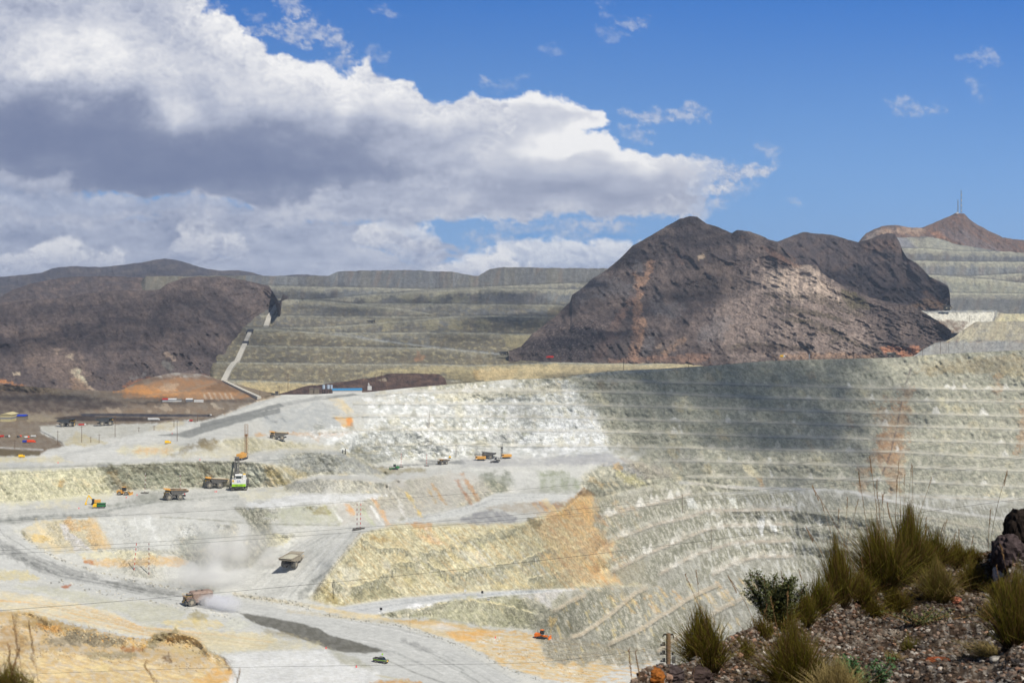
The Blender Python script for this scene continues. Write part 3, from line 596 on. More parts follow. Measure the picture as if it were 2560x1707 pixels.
# dark outcrop bands along the slope
for pts, c, k in (([(1230,250),(1400,200),(1550,165),(1700,130),(1730,190),(1600,240),(1450,260),(1250,310)], (140,140,120), .75), ([(900,340),(1120,300),(1170,470),(1080,490),(900,420)], (150,146,120), .7),
    ([(700,420),(890,390),(890,590),(800,620),(740,500)], (152,148,118), .75), ([(310,660),(420,600),(560,560),(760,690),(500,730),(350,745)], (138,136,106), .8), ([(1150,510),(1350,490),(1600,440),(1620,600),(1400,640),(1200,640)], (160,158,138), .7),
    ([(1650,400),(1960,310),(1980,350),(1750,430),(1660,470)], (165,160,138), .6), ([(1960,530),(2060,520),(2050,590),(2010,590)], (150,142,112), .7), ([(1800,60),(1920,80),(1910,170),(1840,140)], (105,98,72), .8),
    ([(440,180),(560,210),(640,180),(700,260),(560,250),(520,240)], (170,140,82), .7), ([(800,95),(1000,95),(1030,170),(920,150)], (205,150,90), .7), ([(860,170),(1000,190),(1130,290),(980,260)], (214,165,120), .7),
    ([(60,640),(130,600),(220,720),(280,780),(120,760)], (158,142,90), .8), ([(30,690),(110,680),(110,720),(40,740)], (228,218,170), .8), ([(180,500),(300,420),(420,480),(330,640),(280,740),(160,660)], (198,195,178), .7),
    ([(1180,330),(1280,300),(1500,400),(1350,450)], (205,200,180), .7), ([(900,420),(1000,430),(1180,570),(1080,560)], (198,190,130), .7), ([(1640,480),(1980,540),(1960,620),(1640,610)], (214,206,170), .7)):
    pt.poly('X', pts, A_(*c), k, 4, 9)
for i in range(110):
    x = rng.uniform(100, 2000); y = rng.uniform(120, 640); L = rng.uniform(30, 120); w = rng.uniform(10, 70)
    pt.poly('X', [(x,y),(x+w,y-4),(x+w+L*.75,y+L),(x+L*.75,y+L)], A_(*[(150,148,124),(172,168,142),(206,202,188),(140,136,110),(196,176,132),(214,196,140)][rng.randint(6)]), .5, 3, 8, gate=yz)
for i in range(60):
    x = rng.uniform(1000, 2000); y = rng.uniform(150, 500); L = rng.uniform(60, 170); w = rng.uniform(8, 22)
    pt.poly('X', [(x,y),(x+w,y),(x+w+L*.9,y+L),(x+L*.9,y+L)], A_(*[(232,222,170),(226,205,150),(218,188,140),(205,206,196)][rng.randint(4)]), .6, 2.5, 3)
for c_, pts_, hh in BANDS:
    P_ = cv(c_, pts_); vb = np.interp(U0[0], [q[0] for q in P_], [q[1] for q in P_], left=1e5, right=1e5)[None]+5*fbm(U0/14, U0*0+2, 3, ox=hh); t_ = V0-vb; h_ = hh/3.36
    pr = sst(-.35, .15, fbm(U0/26, V0/60, 3, ox=hh+4.)); rag = h_*(.7+.6*fbm(U0/6, V0/30, 3, ox=hh+5.))
    pt.put(pr*sst(0, 2, t_)*sst(rag+3, rag-3, t_), A_(146,144,120), .8); pt.put(pr*sst(0, 2, t_)*sst(rag+3, rag-3, t_)*sst(0, .5, rotn(U0, V0, 72, 2.4, 14, 3, 131.)), A_(206,200,176), .7); pt.put(pr*sst(0, 2, t_)*sst(rag+3, rag-3, t_)*sst(.05, .5, rotn(U0, V0, 72, 2.4, 12, 3, 137.)), A_(100,98,76), .6)
    pt.put(pr*sst(-4, -1, t_)*sst(1.5, 0, t_), A_(226,214,170), .8)  # lit ledge on top of each band, painted as a pale line
# the orange flank
pt.poly('H', [(560,170),(780,60),(830,0),(900,0),(1040,190),(1000,260),(1130,380),(1010,500),(1060,600),(1160,720),(850,750),(560,420),(420,250)], A_(206,180,136), .65, 16, 16)
pt.poly('H', [(520,180),(700,110),(790,20),(880,50),(1060,190),(980,250),(760,180),(600,230)], A_(214,158,96), .62, 9, 14)
pt.poly('H', [(740,180),(1060,190),(1000,280),(980,330),(800,330),(640,230)], A_(206,164,112), .5, 10, 14)
pt.poly('H', [(820,380),(1000,310),(1125,390),(960,500),(850,450)], A_(206,162,114), .6, 8, 12)
pt.poly('H', [(720,440),(800,480),(1000,620),(1140,690),(1050,700),(850,560),(740,490)], A_(216,174,108), .6, 8, 12)
pt.poly('H', [(540,430),(700,500),(950,700),(850,745),(650,720),(660,650),(560,520)], A_(190,168,130), .7, 5, 8)
og = sst(-6, 6, segdist(U0, V0, cv('H', [(420,190),(780,0),(900,0),(1130,380),(1160,720),(850,750),(560,430)]), True))
pt.put(og*sst(0.1, .5, s2), A_(190,150,98), .55); pt.put(og*sst(.25, .6, -s2), A_(230,200,140), .6)
pt.poly('H', [(400,190),(520,200),(500,280),(440,260)], A_(110,104,76), .7, 3, 8)
pt.poly('G', [(1200,990),(1330,930),(1520,920),(1650,990),(1640,1030),(1300,1040),(1180,1020)], A_(140,140,142), .85, 4, 6)
pt.poly('G', [(1400,900),(1700,860),(1900,850),(2130,850),(2000,910),(1800,960),(1500,920)], A_(172,158,135), .7, 4, 8)
pt.poly('G', [(1780,860),(2050,870),(2100,900),(1900,910)], A_(150,112,82), .6, 3, 8)
pt.poly('G', [(680,1015),(1000,960),(1250,890),(1450,790),(1700,780),(2160,795),(2100,840),(1850,845),(1600,845),(1400,890),(1250,950),(1000,1000)], A_(206,207,202), .9, 3, 4)
tracks('G', [(700,1000),(1000,940),(1250,880),(1450,800),(1800,790)], [(800,1015),(1050,980),(1300,920),(1450,870),(1800,840)], 12, A_(160,162,160))
pt.poly('G', [(2100,830),(2220,740),(2290,800),(2350,830),(2350,1000),(2000,1000),(1980,950)], A_(216,172,104), .7, 4, 8)
pt.poly('G', [(2160,790),(2215,735),(2300,780),(2330,820),(2250,800)], A_(120,92,60), .75, 2, 5)
for i in range(90):
    x = rng.uniform(1330, 1500); y = rng.uniform(1245, 1440); L = rng.uniform(15, 60); w_ = rng.uniform(3, 9)
    pt.poly('S', [(x,y),(x+w_,y),(x+w_+L*.85,y+L),(x+L*.85,y+L)], A_(*[(232,196,130),(214,162,100),(205,170,124),(228,208,156),(186,146,104),(176,160,132)][rng.randint(6)]), .55, 2, 4)
# deep benches: dark faces with pale rills, tan berms
dz = deepz*(.55+.45*steep)
pt.put(deepz, A_(170,166,150), .6); pt.put(dz, A_(140,139,120), .8)
s3 = rotn(U0, V0, 66, 3.0, 17, 4, 111.)+.5*fbm(U0/5, V0/5, 3, ox=113.); s4 = rotn(U0, V0, 66, 8, 30, 4, 113.)
pt.put(dz*sst(-.1, .45, s3), A_(126,126,106), .5); pt.put(dz*sst(.12, .6, -s3), A_(212,208,194), .6); pt.put(dz*sst(.1, .6, s4+.4*n2), A_(192,186,168), .5); pt.put(dz*sst(.1, .6, -s4+.4*n1), A_(118,118,98), .4)
pt.put(deepz*sst(1500, 1950, U0)*sst(0, .6, s4), A_(208,210,206), .6)
for i in range(46):
    x = rng.uniform(1500, 1900); y = 1466-(x-1500)*.07+rng.uniform(0, 45); L = rng.uniform(12, 50); w_ = rng.uniform(3, 9)
    pt.poly('S', [(x,y),(x+w_,y),(x+w_+L*.8,y+L),(x+L*.8,y+L)], A_(*[(226,190,124),(222,206,150),(214,172,110),(196,180,140),(170,160,130)][rng.randint(5)]), .6, 2, 4)
pt.poly('X', [(2000,880),(2060,870),(2010,1020),(1990,960)], A_(216,180,100), .6, 3, 6)
for ln in (4,): pass
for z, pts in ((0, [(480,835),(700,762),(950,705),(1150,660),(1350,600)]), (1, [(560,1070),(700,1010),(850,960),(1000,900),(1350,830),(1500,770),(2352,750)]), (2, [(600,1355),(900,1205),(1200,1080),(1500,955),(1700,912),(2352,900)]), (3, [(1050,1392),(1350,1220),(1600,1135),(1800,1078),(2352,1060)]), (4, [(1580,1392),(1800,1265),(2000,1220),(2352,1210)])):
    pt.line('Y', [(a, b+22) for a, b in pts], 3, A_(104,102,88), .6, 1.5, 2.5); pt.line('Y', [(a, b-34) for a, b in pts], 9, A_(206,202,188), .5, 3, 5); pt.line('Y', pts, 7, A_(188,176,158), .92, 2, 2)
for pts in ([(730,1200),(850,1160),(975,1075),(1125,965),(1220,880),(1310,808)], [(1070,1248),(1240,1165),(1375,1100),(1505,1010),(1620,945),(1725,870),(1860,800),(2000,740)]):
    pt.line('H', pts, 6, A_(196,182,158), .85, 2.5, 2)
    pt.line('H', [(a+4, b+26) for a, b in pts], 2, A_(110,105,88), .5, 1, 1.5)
pt.poly('O', [(1000,900),(1040,890),(1030,990),(1010,985)], A_(232,234,234), .8, 2, 5); pt.poly('O', [(1060,930),(1100,940),(1100,990),(1070,960)], A_(232,234,234), .8, 2, 5)
pt.poly('O', [(850,800),(880,790),(900,850),(870,840)], A_(226,228,220), .7, 2, 5); pt.poly('O', [(640,790),(680,790),(700,860),(650,850)], A_(222,224,220), .7, 2, 5)
pt.line('O', [(820,742),(1100,752),(1350,758),(1480,768),(1650,808),(1900,856),(2352,918)], 5, A_(204,204,200), .85, 2, 1.5)
pt.line('Y', [(1350,498),(1700,535),(2100,560)], 7, A_(196,190,178), .7, 2.5, 2)
# thin pale berm lines of the big wall, bench shade painted dark under each
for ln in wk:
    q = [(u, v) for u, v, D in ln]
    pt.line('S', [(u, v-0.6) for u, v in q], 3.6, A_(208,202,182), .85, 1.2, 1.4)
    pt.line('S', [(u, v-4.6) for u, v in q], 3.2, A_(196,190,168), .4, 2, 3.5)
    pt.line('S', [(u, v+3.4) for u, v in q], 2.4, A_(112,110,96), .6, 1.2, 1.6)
def cones(ln, n, up, col, k):
    us = [q[0] for q in ln]; vs = [q[1] for q in ln]
    for i in range(n):
        x = rng.uniform(us[0], us[-1]); y = float(np.interp(x, us, vs)); w_ = rng.uniform(4, 15); h_ = rng.uniform(.4, 1)*up; o = rng.uniform(-6, 3)
        pt.poly('S', [(x-w_,y),(x+o-1,y-h_),(x+o+2,y-h_),(x+w_*rng.uniform(.6, 1.3),y)], A_(*col[rng.randint(len(col))]), k, 1.6, 3)
for ln in wk: cones([q for q in ln if q[0] < 2600], 26, 22, [(206,201,184),(190,184,162),(224,222,214),(150,148,130)], .7)
for pts in ([(480,835),(950,705),(1350,600)], [(560,1070),(850,960),(1350,830),(2352,750)], [(600,1355),(900,1205),(1500,955),(2352,900)], [(1050,1392),(1600,1135),(2352,1060)], [(1580,1392),(2000,1220),(2352,1210)]): cones(cv('Y', pts), 16, 24, [(214,210,198),(198,190,172),(226,224,216)], .65)
for i in range(150):
    x = rng.uniform(1370, 1840); y = rng.uniform(1480, 1640); L = rng.uniform(8, 30); w_ = rng.uniform(1.5, 7)
    pt.poly('S', [(x,y),(x+w_,y),(x+w_+L*.4,y+L),(x+L*.4,y+L)], A_(*[(222,216,196),(214,196,140),(124,120,96),(228,224,212),(206,180,120),(108,106,88)][rng.randint(6)]), .6, 1.6, 3)
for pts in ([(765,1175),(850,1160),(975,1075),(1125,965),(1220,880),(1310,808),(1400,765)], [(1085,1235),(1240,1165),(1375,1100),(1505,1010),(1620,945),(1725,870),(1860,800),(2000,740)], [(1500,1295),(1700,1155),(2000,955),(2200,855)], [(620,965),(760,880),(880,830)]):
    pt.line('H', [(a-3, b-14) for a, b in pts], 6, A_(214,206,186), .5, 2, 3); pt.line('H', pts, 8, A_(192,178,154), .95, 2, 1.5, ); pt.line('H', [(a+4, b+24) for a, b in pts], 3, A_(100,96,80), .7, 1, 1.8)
for i in range(80):
    x = rng.uniform(1400, 1570); y = rng.uniform(1235, 1445); L = rng.uniform(12, 46); w_ = rng.uniform(3, 8)
    pt.poly('S', [(x,y),(x+w_,y),(x+w_+L*.75,y+L),(x+L*.75,y+L)], A_(*[(214,176,122),(204,158,104),(190,162,124),(214,196,150),(160,150,124)][rng.randint(5)]), .5*(1 if x < 1510 else .6), 2.5, 6)
# dark haul road along the rim
pt.poly('L', [(0,1125),(250,1060),(420,1010),(700,950),(900,925),(1080,905),(1000,900),(760,915),(500,965),(300,1020),(0,1090)], A_(124,126,122), .9, 1.8, 1.5)
pt.poly('J', [(1320,965),(1500,945),(1760,870),(2050,800),(2350,735),(2350,775),(2050,850),(1800,920),(1590,985),(1440,975)], A_(124,126,122), .9, 1.8, 1.5)
pt.poly('L', [(520,960),(700,915),(900,905),(800,935),(560,985)], A_(196,196,190), .7, 1.5, 2)
pt.poly('O', [(0,150),(300,140),(640,128),(900,112),(700,140),(400,165),(100,190),(0,185)], A_(168,171,168), .7, 3, 4)
pt.line('S', [(560,1035),(640,1003),(700,990)], 3, A_(222,190,140), .6)
# valley floor, brown
m = pt.poly('J', [(-900,480),(2400,480),(2380,620),(2150,680),(1900,780),(1700,850),(1450,850),(1250,870),(900,880),(350,890),(320,940),(520,1020),(540,1060),(400,1090),(330,1130),(-900,1160)], A_(122,103,80), .92, 3, 4)
pt.poly('J', [(-900,520),(0,545),(350,610),(950,680),(1100,730),(700,770),(-900,790)], A_(84,72,66), .85, 4, 6)
pt.poly('J', [(1100,690),(1350,680),(1570,690),(1560,730),(1250,730)], A_(72,64,58), .8, 3, 5)
pt.poly('J', [(-60,500),(200,540),(160,555),(-60,530)], A_(200,140,85), .8, 2, 3)
for pts in ([(900,740),(1000,745),(1010,775),(920,775)], [(1290,720),(1400,710),(1440,750),(1300,750)], [(1230,760),(1280,750),(1280,775),(1240,778)], [(1540,755),(1580,755),(1590,780),(1550,780)], [(1780,700),(1890,740),(1880,760),(1800,740)]):
    pt.poly('J', pts, A_(205,190,165), .8, 2, 6)
pt.poly('J', [(700,760),(1300,700),(1600,720),(1850,740),(1900,790),(1600,785),(900,785)], A_(150,125,98), .5, 4, 8)
pt.poly('J', [(180,790),(470,800),(450,820),(520,840),(400,855),(230,845)], A_(165,152,125), .7, 3, 5)
pt.poly('J', [(960,600),(1150,540),(1350,500),(1500,470),(1800,500),(2170,660),(1700,670),(1350,665),(1050,650)], A_(176,128,82), .85, 4, 7)
pt.poly('J', [(970,590),(1130,545),(1300,555),(1500,590),(1500,640),(1250,640),(1100,610)], A_(218,152,84), .85, 4, 7)
pt.poly('J', [(1400,610),(1900,590),(2100,640),(1900,665),(1500,660)], A_(200,150,100), .7, 3, 6)
for x in range(1700, 1960, 45): pt.poly('J', [(x,610),(x+14,610),(x+44,665),(x+22,665)], A_(220,205,180), .7, 2, 3)
pt.poly('J', [(1680,590),(1840,520),(2020,600),(1900,612)], A_(112,88,62), .7, 3, 5)
pt.poly('J', [(1300,570),(1420,530),(1500,540),(1450,600),(1350,600)], A_(205,180,150), .6, 3, 7)
pt.line('J', [(1250,630),(1500,600),(1680,560),(1860,515)], 3, A_(150,135,115), .8)
pt.poly('J', [(1340,668),(2150,665),(2150,690),(1400,690)], A_(96,86,76), .75, 2, 3)
pt.poly('J', [(330,890),(900,880),(1250,870),(1330,900),(1200,940),(960,990),(800,1010),(540,1050),(420,960)], A_(182,180,168), .85, 3, 5)
pt.poly('J', [(540,1040),(650,935),(900,1030),(700,1060)], A_(192,180,140), .8, 3, 5)
pt.poly('J', [(1230,920),(1400,860),(1560,850),(1540,880),(1400,930)], A_(196,184,150), .8, 3, 5)
pt.poly('J', [(-900,1075),(0,1075),(330,1105),(330,1140),(-900,1150)], A_(108,96,66), .85, 2, 3)
pt.line('J', [(-100,1062),(200,1080),(360,1088)], 4, A_(200,198,192), .85)
pt.line('J', [(330,925),(450,985),(520,1030)], 3, A_(70,68,66), .8)
pt.poly('J', [(-60,960),(300,960),(320,1000),(-60,1010)], A_(140,122,98), .8, 3, 3)
pt.poly('J', [(930,575),(1200,470),(1400,425),(1550,418),(1850,470),(2230,640),(2180,655),(1800,510),(1500,478),(1350,505),(1150,545)], A_(122,98,78), .85, 3, 5)
# ore / leach ponds: dark sheets
pondp = cv('J', [(455,822),(640,800),(660,788),(900,785),(1740,795),(1800,808),(1380,840),(1300,855),(520,846)])
P0col = pt.C
def poly_faces(U, V, pts):
    uc = (U[:-1, :-1]+U[1:, 1:])/2; vc = (V[:-1, :-1]+V[1:, 1:])/2
    return segdist(uc, vc, pts, True) > 0
pt.poly('J', [(455,822),(640,800),(800,808),(1500,825),(1380,842),(1290,850),(520,846)], A_(66,56,52), .95, 1.5, 1)
pt.poly('J', [(660,786),(900,783),(1740,793),(1800,808),(1300,812),(700,803)], A_(56,58,70), .95, 1.5, 1)
pt.poly('O', [(1340,775),(1500,800),(1900,870),(2400,935),(2900,1010),(2900,1500),(2300,1300),(1330,1300),(1330,900)], A_(152,151,134), .75, 8, 12)
_m = sst(-8, 8, segdist(U0, V0, cv('O', [(1340,775),(1500,800),(1900,870),(2400,935),(2900,1010),(2900,1500),(2300,1300),(1330,1300),(1330,900)]), True))
pt.put(_m*sst(-.1, .5, s3), A_(128,128,110), .6); pt.put(_m*sst(.1, .55, -s3), A_(206,204,190), .55); pt.put(_m*sst(0, .5, s4+n1), A_(186,180,150), .4)
for q_ in ([(1330,862),(1650,868),(1900,905),(2400,1000)], [(1330,940),(1800,960),(2300,1060)], [(1330,1018),(1800,1040),(2300,1130)], [(1550,778),(1900,795),(2352,812)]):
    pt.line('O', q_, 4, A_(190,180,160), .8, 1.5, 2); pt.line('O', [(a, b+9) for a, b in q_], 2.5, A_(110,108,94), .5, 1.5, 2)
pt.line('O', [(1480,772),(1650,808),(1900,858),(2352,922),(2900,1000)], 5.5, A_(206,204,198), .9, 2, 1.5)
_dt = detail(U0, V0, 50, .22, 2.0); _dd = detail(U0, V0, 66, .20, 4.0, .35); _fl = 1+.06*np.tanh(1.6*(fbm(U0/3.1, V0/2.4, 3, ox=77.)+.8*fbm(U0/16, V0/4, 4, ox=78.)))
_w = np.clip(steep+.6*deepz0, 0, 1); pt.mul(_fl*(1-_w)+_w*(_dt*(1-deepz)+_dd*deepz))
m_pit = earth_mat('blasted_rock', 0.22, 0.8, 0.42, 0.8, dist=1.3)
m_flat = earth_mat('graded_ground', 0.06, 0.5, 0.20, 0.2, dist=0.6)
m_road = earth_mat('haul_road_gravel', 0.05, 0.4, 0.16, 0.12, dist=0.5)
f_road = poly_faces(U0, V0, RD)
for pts in (cv('X', [(170,806),(400,770),(700,725),(1200,675),(1700,652),(2100,637),(2352,632),(2352,645),(1900,680),(1550,705),(1350,727),(1100,745),(800,805),(580,855),(400,848)]),
            cv('L', [(0,1125),(250,1060),(420,1010),(700,950),(900,925),(1080,905),(1000,900),(760,915),(500,965),(300,1020),(0,1090)]),
            cv('J', [(1320,965),(1500,945),(1760,870),(2050,800),(2350,735),(2350,775),(2050,850),(1800,920),(1590,985),(1440,975)]),
            cv('G', [(680,1015),(1000,960),(1250,890),(1450,790),(1700,780),(2160,795),(2100,840),(1850,845),(1600,845),(1400,890),(1250,950),(1000,1000)])):
    f_road |= poly_faces(U0, V0, pts)
f_val = poly_faces(U0, V0, cv('J', [(-900,400),(2450,400),(2400,620),(2150,680),(1900,780),(1700,850),(1450,850),(1250,870),(900,880),(350,890),(320,940),(520,1020),(540,1060),(400,1090),(330,1130),(-900,1160)]))
f_val &= ~f_road
grid_obj('road', P0, pt.C, m_road, f_road)
grid_obj('valley_ground', P0, pt.C, m_pit, f_val)
_wf = blur(_w, 2); _wf = (_wf[:-1, :-1]+_wf[1:, 1:])/2; f_fl = (_wf < .3) & ~f_road & ~f_val
grid_obj('graded_ground', P0, pt.C, m_flat, f_fl)
grid_obj('pit_terrain', P0, pt.C, m_pit, ~(f_road | f_val | f_fl))
# ground carried on behind the rim (a step down, out of sight from here) and around
sk_u = US; tD = D1[0]; tv = topv
rows = [(0, 0), (8, 1.2), (60, 4), (400, 6), (1500, 10)]
SP = np.stack([np.stack([(sk_u-CX)/F*tD*(1+0*d)+0*sk_u, tD+d, np.minimum(-(tv-HV)/F*tD-dz_, -(tv-HV)/F*(tD+d)-2.0*(d > 0)*(1+d/150))], -1) for d, dz_ in rows])
SC = np.tile(A_(135,120,98), SP.shape[:2]+(1,))
grid_obj('ground', SP, SC, m_pit)
# =====================================================  mountains, dumps, hills behind the pit
def far_sheet(name, base, top, n, lines=(), relax=150, du=2.3, urange=None, back=400):
    """base/top: (u,v,D) control lines; returns U,V,D arrays (rows base->top then a back slope)."""
    u0, u1 = urange or (min(top[0][0], base[0][0]), max(top[-1][0], base[-1][0]))
    us = np.arange(u0, u1+du, du)
    bv = np.interp(us, [p[0] for p in base], [p[1] for p in base]); bD = np.interp(us, [p[0] for p in base], [p[2] for p in base])
    tv = np.interp(us, [p[0] for p in top], [p[1] for p in top]); tD = np.interp(us, [p[0] for p in top], [p[2] for p in top])
    tv = tv+0.9*fbm(us/9, us*0+3, 4, ox=u0)+1.2*fbm(us/40, us*0+7, 3, ox=u0)
    tv = np.minimum(tv, bv-1)
    t = np.linspace(0, 1, n)[::-1, None]                      # first row = top
    U = np.repeat(us[None], n, 0); V = bv[None]+t*(tv-bv)[None]
    L = [[(a, b, c) for a, b, c in zip(us, bv, bD)], [(a, b, c) for a, b, c in zip(us, tv, tD)]]+list(lines)
    D = lines_field(U, V, L, 1, relax, mono=False)
    return U, V, D
def shrinkP(s, a): return s
MG = 1.18
def far_obj(name, U, V, D, C, mat, label=None, back=(60, 300, 900), drop=(8, 90, 420)):
    C = C*detail(U, V, 55, .26 if mat is m_mtn else .16, 31.0, .6 if mat is m_mtn else .2)[..., None]
    P = pos(U, V, D)
    rows = []
    for b, d in zip(back[::-1], drop[::-1]):
        q = P[0].copy(); q[:, 1] += b; q[:, 0] *= (P[0][:, 1]+b)/P[0][:, 1]
        z = P[0][:, 2]; q[:, 2] = np.minimum(z-d, z*(P[0][:, 1]+b)/P[0][:, 1]-d*.6)
        rows.append(q)
    P = np.concatenate([np.array(rows), P]); C = np.concatenate([np.repeat(C[:1], len(rows), 0), C])
    return grid_obj(name, P, C, mat, label=label)
m_mtn = earth_mat('mountain_rock', 0.05, 0.28, 0.5, 1.0, dist=6.0)
m_dump = earth_mat('dump_spoil', 0.08, 0.35, 0.38, 0.7, dist=4.0)
BR, BR2, GR, PK, OL = (96,82,76), (72,64,64), (120,112,108), (165,142,128), (90,82,62)
# ---- the big mountain
mt = cv('M', [(200,985,1950),(270,955,2000),(345,870,2080),(480,770,2180),(590,662,2280),(600,622,2300),(680,565,2350),(740,510,2400),(830,455,2430),(920,375,2480),(1000,295,2520),(1130,225,2570),(1230,165,2620),(1310,120,2640),(1370,105,2650),(1420,112,2650),(1480,155,2640),(1560,180,2600),(1645,215,2560),(1680,196,2560),(1760,205,2550),(1840,235,2540),(1880,258,2500),(1945,275,2440),(1990,330,2360),(2080,425,2280),(2200,425,2250)])+cv('N', [(480,760,2220),(560,810,2190),(660,870,2160),(730,905,2130),(850,945,2100),(1000,988,2060),(1160,1010,2020),(1260,1052,1990),(1370,1122,1950),(1440,1160,1930),(1500,1212,1900)])
mt = sorted(mt)
mb = [(1270,908,1900),(1300,918,1880),(1400,926,1860),(1560,928,1850),(1800,922,1840),(2000,916,1820),(2250,910,1800),(2300,905,1830),(2340,895,1870),(2380,875,1900)]
mlines = [cv('M', [(600,700,2190),(900,700,2240),(1400,640,2260),(1700,600,2270),(2000,560,2200)]), cv('M', [(1000,480,2400),(1400,400,2420),(1700,400,2400)])]
U, V, D = far_sheet('mountain', mb, mt, 190, mlines, urange=(1272, 2376))
r1 = ridged(U/150, V/110, 5, ox=201.); r2 = ridged(U/48+0.6*fbm(U/80,V/80,3,ox=5.), V/40, 5, ox=205.); r3 = rotn(U, V, 55, 14, 70, 4, 207.); r4 = rotn(U, V, 25, 8, 60, 4, 211.)
rs = sst(1600, 1900, U)
D = D-(38*(r1-0.6)+7*(r2-0.6)+9*r3*(1-rs)+4.5*r4*rs+2.5*fbm(U/9, V/8, 3, ox=215.))*np.minimum(1, (V-V[0])/25+.08)
p = Paint(U, V, A_(100,88,83)); p.br = .45
q1 = fbm(U/40, V/30, 5, ox=220.); q2 = fbm(U/7, V/5, 4, ox=230.)
p.put(sst(0, .6, q1+.4*q2), A_(78,70,70), .7); p.put(sst(.05, .6, -q1+.5*q2), A_(126,110,101), .6); p.put(sst(.25, .6, q2), A_(58,50,46), .6)
p.poly('M', [(1500,700),(1750,470),(2000,430),(2250,480),(2400,640),(2600,900),(2400,1060),(1700,1060),(1500,900)], A_(158,140,128), .8, 25, 30)  # sunlit right side, painted as a lighter brown
p.poly('M', [(1880,480),(2150,430),(2300,560),(2352,640),(2000,640),(1860,560)], A_(206,184,164), .85, 12, 20)
p.poly('M', [(1200,640),(1500,380),(1650,420),(1800,560),(1500,680)], A_(84,72,64), .6, 15, 25)
# screes
for pts, c, k in (([(1090,390),(1140,400),(1130,470),(1060,560),(1020,600),(1000,470),(1060,500)], (172,134,106), .85), ([(1020,590),(1060,590),(1060,700),(1080,850),(1020,1050),(960,1050),(1000,850),(990,700)], (158,122,98), .75),
    ([(1000,620),(1030,600),(900,880),(800,1050),(720,1050),(800,880)], (140,110,94), .7), ([(1040,620),(1052,620),(1078,840),(1040,1000),(1020,1040),(1060,850)], (176,138,108), .7), ([(1190,1000),(1340,890),(1350,900),(1230,1010),(1200,1030)], (160,130,104), .7),
    ([(1830,310),(1900,320),(2090,440),(1950,420)], (120,88,70), .7), ([(1640,225),(1740,235),(1700,250),(1650,240)], (140,112,92), .7), ([(1270,330),(1290,340),(1310,410),(1290,380)], (130,98,78), .6), ([(1420,370),(1455,352),(1465,365),(1430,388)], (205,180,150), .9),
    ([(880,400),(960,420),(1000,480),(960,500),(900,460)], (128,112,104), .6), ([(1150,960),(1195,920),(1190,950),(1160,980)], (176,150,128), .7)):
    p.poly('M', pts, A_(*c), k, 3, 9)
for pts in ([(600,630),(780,480),(900,500),(1020,570),(960,620),(800,640),(620,680)], [(1100,650),(1180,620),(1200,680),(1330,680),(1340,720),(1230,780),(1120,740)], [(1000,390),(1080,430),(1050,490),(1000,450)], [(1090,860),(1150,850),(1110,1020),(1060,1030)], [(1420,880),(1520,760),(1650,780),(1600,900),(1450,950)]):
    p.poly('M', pts, A_(124,121,122), .45, 5, 16)
sp = sst(.28, .42, fbm(U/4.5, V/3.6, 3, ox=240.))
m = sst(-25, 20, segdist(U, V, cv('M', [(270,960),(500,800),(800,780),(950,820),(900,1060),(500,1060)]), True)); p.put(m, A_(82,74,74), .5); p.put(m*sp, A_(150,130,122), .7)
m = sst(-15, 10, segdist(U, V, cv('M', [(700,1060),(960,700),(1080,800),(1150,1060)]), True)); p.put(m*sp, A_(60,50,46), .6)
for pts in ([(1870,620),(2000,640),(2200,620),(2352,680)], [(1980,780),(2150,790),(2300,860),(2352,870)], [(1640,960),(1800,940),(1950,960),(2150,970)], [(2000,700),(2200,740),(2340,780)]):
    p.line('M', pts, 11, A_(80,72,52), .7, 5, 7)
p.poly('M', [(1640,980),(1800,940),(2000,950),(2150,980),(1900,1000),(1700,1000)], A_(72,60,54), .8, 4, 9)
for pts in ([(80,1040),(500,1090),(700,1150)], [(400,960),(600,1040),(800,1090)], [(240,1110),(450,1200),(620,1240)], [(560,1310),(640,1260),(780,1330),(880,1350),(960,1410)]):
    p.line('N', pts, 9, A_(80,72,52), .75, 4, 6)
p.poly('N', [(640,880),(820,960),(850,1040),(700,1040),(640,960)], A_(104,98,66), .7, 6, 10)
p.poly('N', [(930,1340),(1250,1335),(1270,1380),(1200,1420),(1000,1400)], A_(196,132,96), .85, 3, 7)
p.poly('N', [(100,1400),(330,1390),(600,1380),(900,1400),(900,1440),(100,1440)], A_(165,130,100), .6, 4, 7)
p.poly('M', [(840,1045),(1200,1010),(1500,1010),(1500,1060),(840,1060)], A_(160,122,98), .6, 3, 8)
p.poly('N', [(1350,1130),(1500,1150),(1620,1170),(1520,1220),(1400,1200)], A_(120,96,78), .8, 3, 6)
far_obj('mountain', U, V, D, np.clip(p.C*MG, 0, .6), m_mtn)
# ---- the dark shoulder behind it
st = cv('N', [(-80,440,3000),(0,462,3000),(60,495,2950),(145,515,2950),(200,490,3000),(270,460,3050),(340,440,3080),(440,450,3080),(570,465,3050),(680,495,3000),(770,520,2960),(860,495,2900),(940,462,2900),(1000,447,2900),(1060,455,2900),(1095,520,2850),(1120,590,2750),(1150,640,2700),(1240,690,2650),(1330,790,2560),(1400,820,2540),(1480,865,2500),(1490,940,2400)])
sb = [(1870,800,2450),(2335,800,2350),(2355,782,2360),(2376,745,2400)]
U, V, D = far_sheet('mountain', sb, st, 110, urange=(1876, 2374))
D = D-(50*(ridged(U/120, V/90, 5, ox=301.)-.6)+10*(ridged(U/34, V/28, 4, ox=305.)-.6)+9*rotn(U, V, 40, 10, 60, 4, 307.))*np.minimum(1, (V-V[0])/20+.08)
p = Paint(U, V, A_(86,76,74)); q1 = fbm(U/30, V/22, 5, ox=320.); p.put(sst(0, .5, q1), A_(70,64,66), .8); p.put(sst(.1, .6, -q1), A_(104,88,80), .6)
